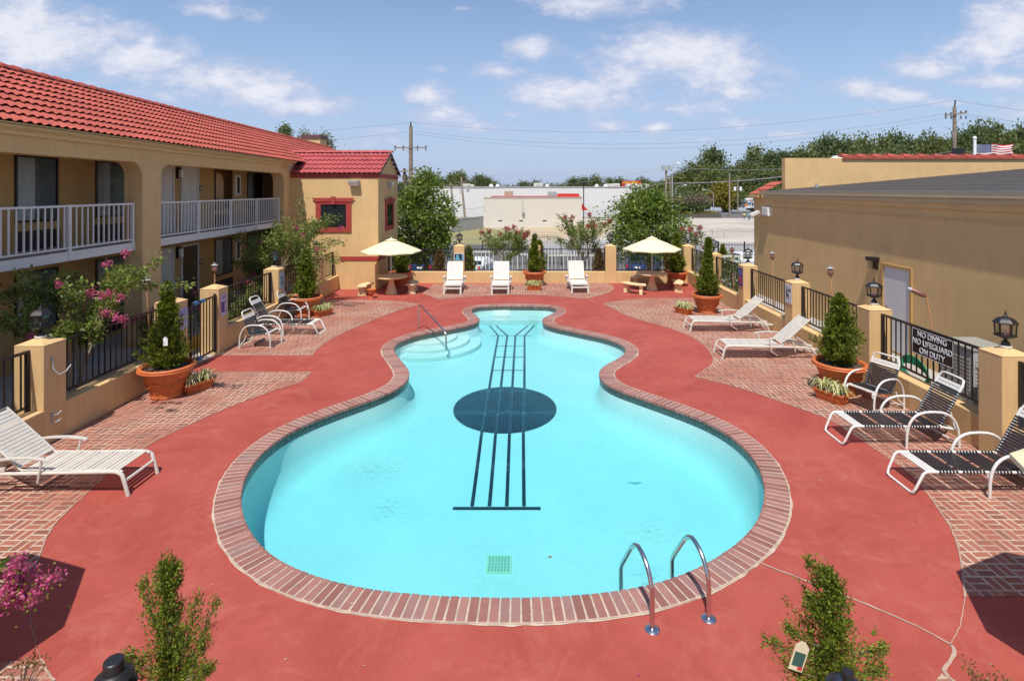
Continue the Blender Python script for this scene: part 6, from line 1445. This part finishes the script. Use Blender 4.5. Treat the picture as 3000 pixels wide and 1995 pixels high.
wire(tC+Vector((0,0,.6)), tC+Vector((30,-3,-2.2)), .8, .014, 'top wire leaving the right pole to the right'); wire(tC+Vector((1,0,-.7)), tC+Vector((30,-3,-3.2)), .8, .014, 'second wire leaving the right pole to the right'); wire(tC+Vector((1,0,-.9)), tC+Vector((30,-3,-4.4)), .9, .013, 'third wire leaving the right pole to the right')
wire(tA+Vector((0,0,.4)), tA+Vector((-45,5,-.6)), .8, .013, 'top wire leaving the tall left pole behind the red roof'); wire(tA+Vector((0,0,-.6)), tA+Vector((-45,5,-1.9)), .8, .013, 'lower wire leaving the tall left pole behind the red roof')
wire(tC+Vector((0,0,-4.2)), tD+Vector((0,0,.1)), 1.0, .03, 'thick wire from the right pole down to the light box pole'); wire(tC+Vector((0,0,-4.2)), tC+Vector((30,-3,-5.6)), .4, .03, 'thick wire leaving the right pole behind the flag')
wire(tD+Vector((0,0,-2.3)), atY(1807,407,70), .25, .07, 'bright thick cable from the light box pole to the parapet'); wire(tD+Vector((0,0,-2.3)), atY(1380,432,120), .4, .06, 'bright thick cable from the light box pole to the white roof')
wire(tD+Vector((0,0,.1)), atY(950,432,62), 1.2, .016, 'thin pale wire low over the white building')
wire(atY(1036,470,125), atY(1116,475,101), .8, .03, 'drooping service wire to the cream building')
# flag
fp = atY(2244.5,322,30); o = thing('flag_pole', 'white flag pole with a ball finial above the tiled parapet', 'flag pole', (fp.x,30,LOW)); h = fp.z-LOW
m = MB(); m.tube([(0,0,0),(0,0,h)], .075, 10); m.build('pole', M['txtwhite'], o, True); m = MB(); m.ball((0,0,h+.08), .10, 8); m.build('finial', M['txtwhite'], o, True)
fl = thing('flag', 'red white and blue striped flag with stars blowing to the right', 'flag', atY(2247,332,30)); nX, nZ = 52, 26; Lf, Hf = 1.98, .88
def fpnt(i, j):
    s = i/nX; t_ = j/nZ; x = Lf*s*(1-.06*s*math.sin(t_*5)); z = -Hf*t_*(1-.10*s*s)-.02*math.sin(s*9)-.02*s+.03*s*math.sin(s*14+t_*2); return (x, .10*math.sin(s*11+t_*1.6)*(.3+s), z)
vs = [fpnt(i,j) for j in range(nZ+1) for i in range(nX+1)]; m = MB(); m.v = vs
for j in range(nZ):
    for i in range(nX):
        m.f.append((j*(nX+1)+i,j*(nX+1)+i+1,(j+1)*(nX+1)+i+1,(j+1)*(nX+1)+i)); m.m.append(2 if (i < 21 and j < 14) else (0 if (j//2) % 2 == 0 else 1))
m.build('cloth', [simple('flag_red', (.45,.02,.02,1), .8, .03), simple('flag_white', (.72,.72,.72,1), .8, .02), simple('flag_blue', (.02,.03,.13,1), .8, .03)], fl)
m = MB()
for r_ in range(9):
    for c in range(6 if r_ % 2 == 0 else 5):
        i = 1.6+(c*3.4)+(0 if r_ % 2 == 0 else 1.7); j = 1.1+r_*1.45; p = Vector(fpnt(i,j)); pts = []
        for k in range(10): a = PI/2+2*PI*k/10; rr = .030 if k % 2 == 0 else .013; pts.append((p.x+rr*math.cos(a), p.y-.012, p.z+rr*math.sin(a)))
        m.add(pts, [tuple(range(10))])
m.build('stars', M['txtwhite'], fl)

# ---- outer iron fence with an arched gate, white yard railing
o = thing('ornamental_fence', 'tall black picket fence with arched gate beyond the parked cars', 'fence', (0,50,LOW))
m = MB(); X_a, X_b = (930-U0)*50/F, (1775-U0)*50/F; x = X_a; top = lambda x: 1.95+(.75*math.sin(PI*min(1,max(0,(x-(1195-U0)*50/F)/((1330-U0)*50/F-(1195-U0)*50/F)))))
pk_ = MB()
while x < X_b: pk_.box(x-.012,x+.012,-.012,.012,.1,top(x)+.08); x += .14
pk_.build('pickets', M['iron'], o); rl = MB(); xs_ = np.linspace(X_a,X_b,160)
for a, b_ in zip(xs_[:-1], xs_[1:]): rl.bar((a,0,top(a)-.12),(b_,0,top(b_)-.12),.035,.035)
rl.build('top_rail', M['iron'], o); rl = MB(); rl.bar((X_a,0,.25),(X_b,0,.25),.035,.035); rl.build('bottom_rail', M['iron'], o)
for x in np.linspace(X_a,X_b,15): ps = MB(); ps.box(x-.05,x+.05,-.05,.05,0,2.15); ps.build('post', M['iron'], o)
def wrail(label, u0_, u1_, y, vt, h, z0=None):
    a = atY(u0_, vt, y); b_ = atY(u1_, vt, y); o = thing('white_railing', label, 'railing', a, 0, 'white yard railings'); L = b_.x-a.x; m = MB(); m.box(0,L,-.03,.03,-.1,0); m.build('top_rail', M['white_metal'], o); m = MB(); m.box(0,L,-.02,.02,-h,-h+.05); m.build('bottom_rail', M['white_metal'], o)
    m = MB(); n = int(L/.22); [m.box(L*i/n-.02,L*i/n+.02,-.02,.02,-h+.05,-.1) for i in range(n+1)]; m.build('pickets', M['white_metal'], o)
for a_, b_, v_, l_ in ((998,1042,578,'white railing behind the left white chaise'),(1082,1190,578,'white railing behind the middle white chaise'),(1192,1215,584,'short white railing left of the middle conifer'),(1262,1370,586,'white railing behind the right white chaise'),(1403,1500,586,'white railing behind the right umbrella'),(1552,1625,587,'white railing behind the corner planter')):
    wrail(l_, a_, b_, 31.5, v_, 1.15)
wrail('white railing in front of the white car by the ochre wall', 1648, 1722, 28.5, 588, 1.05)
# chain and bollards on the grass
for i, (us, vs_) in enumerate((((1003,1045,1123),549),((1610,1640,1668,1755),529))):
    prev = None
    for j, u_ in enumerate(us):
        q = G(u_, vs_+18, LOW); b__ = thing('barrier_post', 'slim grey barrier post beyond the fence', 'post', q, 0, 'grey posts carrying pale rails' ); m = MB(); m.tube([(0,0,0),(0,0,1.05)], .06, 8); m.build('post_shaft', M['greymetal'], b__, True)
        if prev is not None: wire(prev+Vector((0,0,.95)), q+Vector((0,0,.95)), .12, .035, ['left pale rope between posts on the grass','second pale rope between posts on the grass','pale rope across the right parking lot','second pale rope across the right parking lot','last pale rope toward the office wall'][i*2+j-1])
        prev = Vector(q)
# raised flower bed with mauve crape myrtles
q0 = G(1512,500,LOW); q1 = G(1662,505,LOW); bd = thing('flower_bed', 'long raised flower bed with a dark timber edge across the lot', 'flower bed', (0,136,LOW)); xa, xb = (1512-U0)*136/F, (1661-U0)*136/F
m = MB(); m.box(xa,xb,0,7,0,.9); m.build('timber_edge', simple('timber', (.10,.085,.07,1)), bd); g = np.random.default_rng(5); P = np.c_[g.uniform(xa+.3,xb-.3,3500), g.uniform(.2,6.8,3500), g.uniform(.9,1.4,3500)]; V, Fq = leafset(P, unit(g.normal(size=P.shape)), .3, .15, .2); npmesh('orange_flowers', V, Fq, M['goldleaf'], bd)
for i, (u_, r_, h_, l_) in enumerate(((1560,2.6,4.2,'mauve crape myrtle at the left of the raised flower bed'),(1588,2.8,4.6,'mauve crape myrtle in the middle of the raised flower bed'),(1612,3.0,4.4,'mauve crape myrtle right of the middle of the flower bed'))):
    x = (u_-U0)*139/F; o = broadleaf('mauve_myrtle', l_, (x,139+i,LOW+.9), 60+i, h_, r_, .9, 'hill', 60, 34, .5, 'mauve myrtles on the flower bed', clr=.2, tr_r=.15); P = np.c_[g.normal(0,r_*.55,900), g.normal(-.5,r_*.5,900), h_*.78+g.normal(0,.5,900)]; V, Fq = leafset(P, unit(g.normal(size=P.shape)), .35, .22, .2); npmesh('blossom', V, Fq, M['mauve'], o)
# ---- cars
def car(name, label, loc, rz, col, L=4.5, W=1.75, Hh=1.45, kind='sedan', cat='car'):
    o = thing(name, label, cat, loc, rz, 'parked cars'); h = Hh
    if kind == 'suv': pr = [(-L/2,.35),(-L/2,.75*h/1.45),(-L/2+.15,.92),(-L/2+.35,h*.97),(L*.10,h),(L*.24,.98),(L/2-.15,.85),(L/2,.6),(L/2,.35)]
    else: pr = [(-L/2,.35),(-L/2,.82),(-L/2+.65,.92),(-L*.22,h*.985),(L*.08,h),(L*.26,.95),(L/2-.15,.78),(L/2,.6),(L/2,.35)]
    n = len(pr); vs = []
    for s in (-1,1):
        for x, z in pr: vs.append((x, s*(W/2)*(.80 if z > 1.0 else 1), z))
    m = MB(); m.add(vs, [tuple(range(n)),tuple(range(n,2*n))]+[(i,(i+1)%n,n+(i+1)%n,n+i) for i in range(n)]); bd_ = m.build('body', M[col], o, bevel=.05)
    for s in (-1,1):
        g_ = MB(); y = s*W/2*.905; xr = pr[2][0]+.12; g_.add([(xr+.05,y+s*.02,.97),(L*.20,y+s*.02,.97),(L*.07,y-s*.07,h*.94),(-L*.18 if kind!='suv' else -L/2+.5,y-s*.07,h*.94)], [(0,1,2,3)]); g_.build('side_window', M['dglass'], o)
        for x in (-L*.31, L*.31):
            wv = MB(); wv.tube([(x,s*(W/2-.2),.33),(x,s*(W/2+.01),.33)], .33, 18); w_ = wv.build('wheel', M['tyre'], o); wv = MB(); wv.tube([(x,s*(W/2),.33),(x,s*(W/2+.02),.33)], .19, 14); wv.build('rim', M['greymetal'], w_)
        lt = MB(); lt.box(-L/2-.02,-L/2+.06,s*W/2-s*.02-.14 if s>0 else -W/2+.02,s*W/2-s*.02 if s>0 else -W/2+.16,.62,.92); lt.build('tail_light', M['taillight'], o)
    g_ = MB(); x0_, z0_ = pr[2]; x1_, z1_ = pr[3]; g_.add([(x0_-.02,-W*.40,z0_+.05),(x0_-.02,W*.40,z0_+.05),(x1_-.02,W*.36,z1_-.04),(x1_-.02,-W*.36,z1_-.04)], [(0,1,2,3)]); g_.build('rear_window', M['dglass'], o)
    g_ = MB(); x0_, z0_ = pr[5]; x1_, z1_ = pr[4]; g_.add([(x0_+.02,-W*.40,z0_+.04),(x0_+.02,W*.40,z0_+.04),(x1_+.04,W*.36,z1_-.05),(x1_+.04,-W*.36,z1_-.05)], [(0,1,2,3)]); g_.build('windscreen', M['dglass'], o)
    m = MB(); m.box(-L/2-.03,-L/2,-.26,.26,.62,.76); m.build('number_plate', M['txtwhite'], o); return o
car('parked_car', 'dark blue car parked beyond the left end of the back railing', ((971-U0)*44/F,45.5,LOW), R(90), 'bluecar', 4.2, 1.75, 1.6, 'suv')
car('parked_car', 'blue car parked behind the right umbrella table', ((1488-U0)*45/F,45.5,LOW), R(62), 'bluecar', 4.4, 1.8, 1.55, 'suv')
car('parked_car', 'white car parked beyond the ochre office wall', ((1745-U0)*47/F,47,LOW), R(12), 'whitecar', 4.8, 1.85, 1.55, 'suv')
car('parked_car', 'white car roof seen through the railing left of the middle chaise', ((1104-U0)*45/F,45,LOW), R(75), 'whitecar', 4.5, 1.75, 1.35)
car('parked_car', 'silver car on the far road beside the flower bed', ((1641-U0)*165/F,165,LOW), R(180), 'silver', 5, 1.9, 1.7, 'suv'); car('parked_car', 'grey car in front of the white truck', ((1698-U0)*165/F,163,LOW), R(180), 'silver', 5, 1.9, 1.6)
tk = thing('lorry', 'white lorry with blue lettering parked on the far road', 'truck', ((1727-U0)*176/F,176,LOW)); s = 176/F
m = MB(); m.box(-31*s,12*s,-1.2,1.2,1.1,4.3); m.build('trailer', M['txtwhite'], tk); m = MB(); m.box(14*s,30*s,-1.2,1.2,1.0,4.2); m.build('second_trailer', M['txtwhite'], tk); m = MB(); m.prism([(-54*s,.6),(-54*s,1.7),(-48*s,1.9),(-45*s,3.6),(-33*s,3.9),(-33*s,.6)], -1.1, 1.1, 'y'); cb2 = m.build('cab', M['whitecar'], tk, bevel=.1)
m = MB(); m.prism([(-47*s,2.0),(-44.5*s,3.3),(-38*s,3.3),(-38*s,2.0)], -1.13, -1.11, 'y'); m.build('cab_window', M['dglass'], cb2)
for x in (-48,-36,-8,0,20,27): m = MB(); m.tube([(x*s,-1.1,.5),(x*s,-.8,.5)], .5, 14); m.build('wheel', M['tyre'], tk)
text('Ryland', 2.0, M['txtblue'], Matrix.Translation((-8*s,-1.23,2.6)) @ RX, tk, 'lettering', .01); m = MB(); m.tube([(-2*s+1.2*math.cos(a),-1.24,3.3+.35*math.sin(a)) for a in np.linspace(.2,2.9,12)], .06, 5); m.build('red_swoosh', M['red'], tk)
rs_ = thing('road_sign', 'small orange diamond sign by the far road', 'sign', ((1718-U0)*160/F,160,LOW)); m = MB(); m.tube([(0,0,0),(0,0,3.2)], .05, 6); m.build('post', M['greymetal'], rs_); m = MB(); m.prism([(0,1.9),(.55,2.45),(0,3.0),(-.55,2.45)], -.06, -.03, 'y'); m.build('panel', simple('orange', (.6,.22,.01,1)), rs_)
# ---- two people walking across the lot
def person(label, loc, rz, shirt, leg, skinm, short):
    o = thing('person', label, 'person', loc, rz)
    V = [(0,0,.98),(0,0,1.15),(0,0,1.38),(0,0,1.52),(0,.02,1.66),(0,.01,1.78),(.10,0,.93),(.12,.10,.50),(.12,.02,.08),(.12,.16,.03),(-.10,0,.93),(-.12,-.12,.50),(-.12,-.32,.12),(-.12,-.20,.04),(.20,0,1.43),(.29,-.04,1.16),(.27,.10,.94),(.27,.14,.86),(-.20,0,1.43),(-.29,.02,1.16),(-.27,-.06,.92),(-.27,-.05,.84)]
    E_ = [(0,1),(1,2),(2,3),(3,4),(4,5),(0,6),(6,7),(7,8),(8,9),(0,10),(10,11),(11,12),(12,13),(2,14),(14,15),(15,16),(16,17),(2,18),(18,19),(19,20),(20,21)]
    Rr = [.15,.13,.16,.055,.10,.085,.10,.065,.045,.045,.10,.065,.045,.045,.06,.045,.035,.04,.06,.045,.035,.04]
    def sk(name, vi, ei, k, mat, par, add=0):
        mp_ = {v: i for i, v in enumerate(vi)}; me = bpy.data.meshes.new(name); me.from_pydata([V[v] for v in vi], [(mp_[a],mp_[b]) for a,b in ei], []); ob = bpy.data.objects.new(name, me); C.objects.link(ob); ob.parent = par
        md = ob.modifiers.new('s','SKIN'); md.use_smooth_shade = True; 
        for i, v in enumerate(vi): me.skin_vertices[0].data[i].radius = (Rr[v]*k+add,)*2
        me.skin_vertices[0].data[0].use_root = True; ob.modifiers.new('u','SUBSURF').levels = 1; me.materials.append(mat); return ob
    sk('body', list(range(22)), E_, 1, skinm, o)
    sk('shirt', [0,1,2,14,15,18,19], [(0,1),(1,2),(2,14),(14,15),(2,18),(18,19)], 1.1, shirt, o, .03)
    sk('trousers', [0,6,7,10,11]+([] if short else [8,12]), [(0,6),(6,7),(0,10),(10,11)]+([] if short else [(7,8),(11,12)]), 1.08, leg, o, .02)
    m = MB(); m.ball((0,-.01,1.79), .115, 8, 1.0); m.build('hair', M['plaque'], o, True)
p = G(1713.6,507,LOW); person('person in a yellow shirt and dark shorts walking across the far lot', p, R(20), M['yellowshirt'], M['shorts'], M['skin'], True)
p = G(1725,508,LOW); person('person in a light blue shirt and jeans walking across the far lot', p, R(-10), M['blueshirt'], M['jeans'], M['skin'], False)

# ---- distant trees
protos = {}
for k_, (mt, nc, per, lf_, sd) in {'a':('hill',120,34,.95,71),'b':('hill',110,34,.95,72),'c':('hill2',120,34,.95,73),'d':('hill2',110,30,.95,74)}.items():
    protos[k_] = broadleaf('oak_tree', 'x', (0,0,0), sd, 16, 6.2, 3.5, mt, nc, per, lf_, clr=.20, tr_r=.35)
used = set()
def far_tree(u_, vt, y, w_px, k_, label, group, zb=None):
    p = atY(u_, vt, y); zb = LOW if zb is None else zb; hs = (p.z-zb)/16.8; ws = w_px*y/F/2/6.6; pr = protos[k_]
    if k_ not in used: used.add(k_); pr.location = (p.x,y,zb); pr.scale = (ws,ws,hs); pr['label'] = label; pr['group'] = group; return
    dup(pr, (p.x,y,zb), random.random()*6.28, label, group, (ws,ws*.9,hs))
HG = 'trees on the wooded hillside at the right'; HL = 'broad dark green tree in the wooded rise at the right'
random.seed(11)
ridge = [(1505,424),(1540,415),(1570,398),(1600,372),(1640,345),(1680,385),(1715,372),(1742,336),(1775,352),(1805,350),(1850,342),(1885,325),(1905,318),(1945,322),(1985,318),(2030,312),(2060,312),(2100,322),(2140,312),(2175,316),(2215,308),(2248,290),(2285,290),(2320,302),(2352,296),(2390,300)]
for i, (u_, v_) in enumerate(ridge):
    far_tree(u_, v_+2, 205+random.uniform(-10,15), random.uniform(62,84), 'abcd'[i%4] if u_ > 1530 else 'a', HL, HG, LOW+3)
for i in range(22):
    u_ = 1510+i*40+random.uniform(-12,12); v_ = np.interp(u_, [a for a,_ in ridge], [b for _,b in ridge])+random.uniform(28,55); far_tree(u_, v_, 188+random.uniform(-8,8), random.uniform(60,90), 'acbd'[i%4], HL, HG, LOW+1)
for i in range(17):
    u_ = 1500+i*20+random.uniform(-6,6); far_tree(u_, random.uniform(428,450), 178+random.uniform(-4,4), random.uniform(48,66), 'dbca'[i%4], HL, HG, LOW)
far_tree(1652, 428, 172, 46, 'c', 'golden green tree behind the slim pole on the far road', HG, LOW)
gl_ = broadleaf('maple_tree', 'yellow green maple by the far road left of the white lorry', ((1660-U0)*170/F,170,LOW), 81, 9.0, 4.0, 1.5, 'goldleaf', 80, 34, .6, clr=.2)
gl2 = broadleaf('willow_tree', 'soft grey green tree beside the red corner roof above the lorry', ((1765-U0)*190/F,192,LOW), 82, 12.0, 5.5, .5, 'hill', 120, 40, .6, clr=.2)
LG = 'low treeline behind the white building'; LLb = 'rounded green tree in the low treeline behind the white building'
tl = [(925,420),(950,412),(975,408),(1000,404),(1018,412),(1045,400),(1060,398),(1085,412),(1103,402),(1120,412),(1140,424),(1175,426),(1205,418),(1235,420),(1262,424),(1290,420),(1320,412),(1345,410),(1370,405),(1400,408),(1428,412),(1455,418),(1480,412),(1500,418)]
for i, (u_, v_) in enumerate(tl): far_tree(u_, v_+random.uniform(-1,3), 200+random.uniform(-12,12), random.uniform(38,56), 'bacd'[i%4], LLb, LG)
for i in range(6): u_ = 930+i*24; far_tree(u_, random.uniform(428,440), 160+random.uniform(-6,6), 40, 'abcd'[i%4], 'green tree filling the gap behind the left pear tree', 'trees behind the left pear tree')
# trees and chimney behind the left red roof
for (u_, v_, y_, r_, mt, l_) in ((656,292,75,.95,'hill2','small dark treetop poking over the red roof ridge, left one'),(743,320,70,1.5,'hill','dark treetop beside the brown chimney block over the red roof'),(700,312,80,1.1,'hill2','tip of a treetop between the roof ridge and the chimney block')):
    q = atY(u_, v_, y_); h_ = q.z-LOW; broadleaf('oak_tree', l_, (q.x,y_,LOW), int(u_), h_, r_, h_-4.0, mt, 70, 60, .24, 'treetops over the red roof', clr=.26)
q = atY(716,312,60); o = thing('far_rooftop', 'ochre chimney block with a brown cap beyond the red roof ridge', 'building', (q.x,60,LOW)); m = MB(); m.box(-1.0,1.0,0,2,0,q.z-LOW-.35); m.build('wall', M['stucco'], o); m = MB(); m.box(-1.1,1.1,-.1,2.1,q.z-LOW-.35,q.z-LOW+.05); m.build('cap', simple('brown_cap', (.14,.05,.05,1)), o)
for k_ in list(protos):
    if k_ not in used: pass
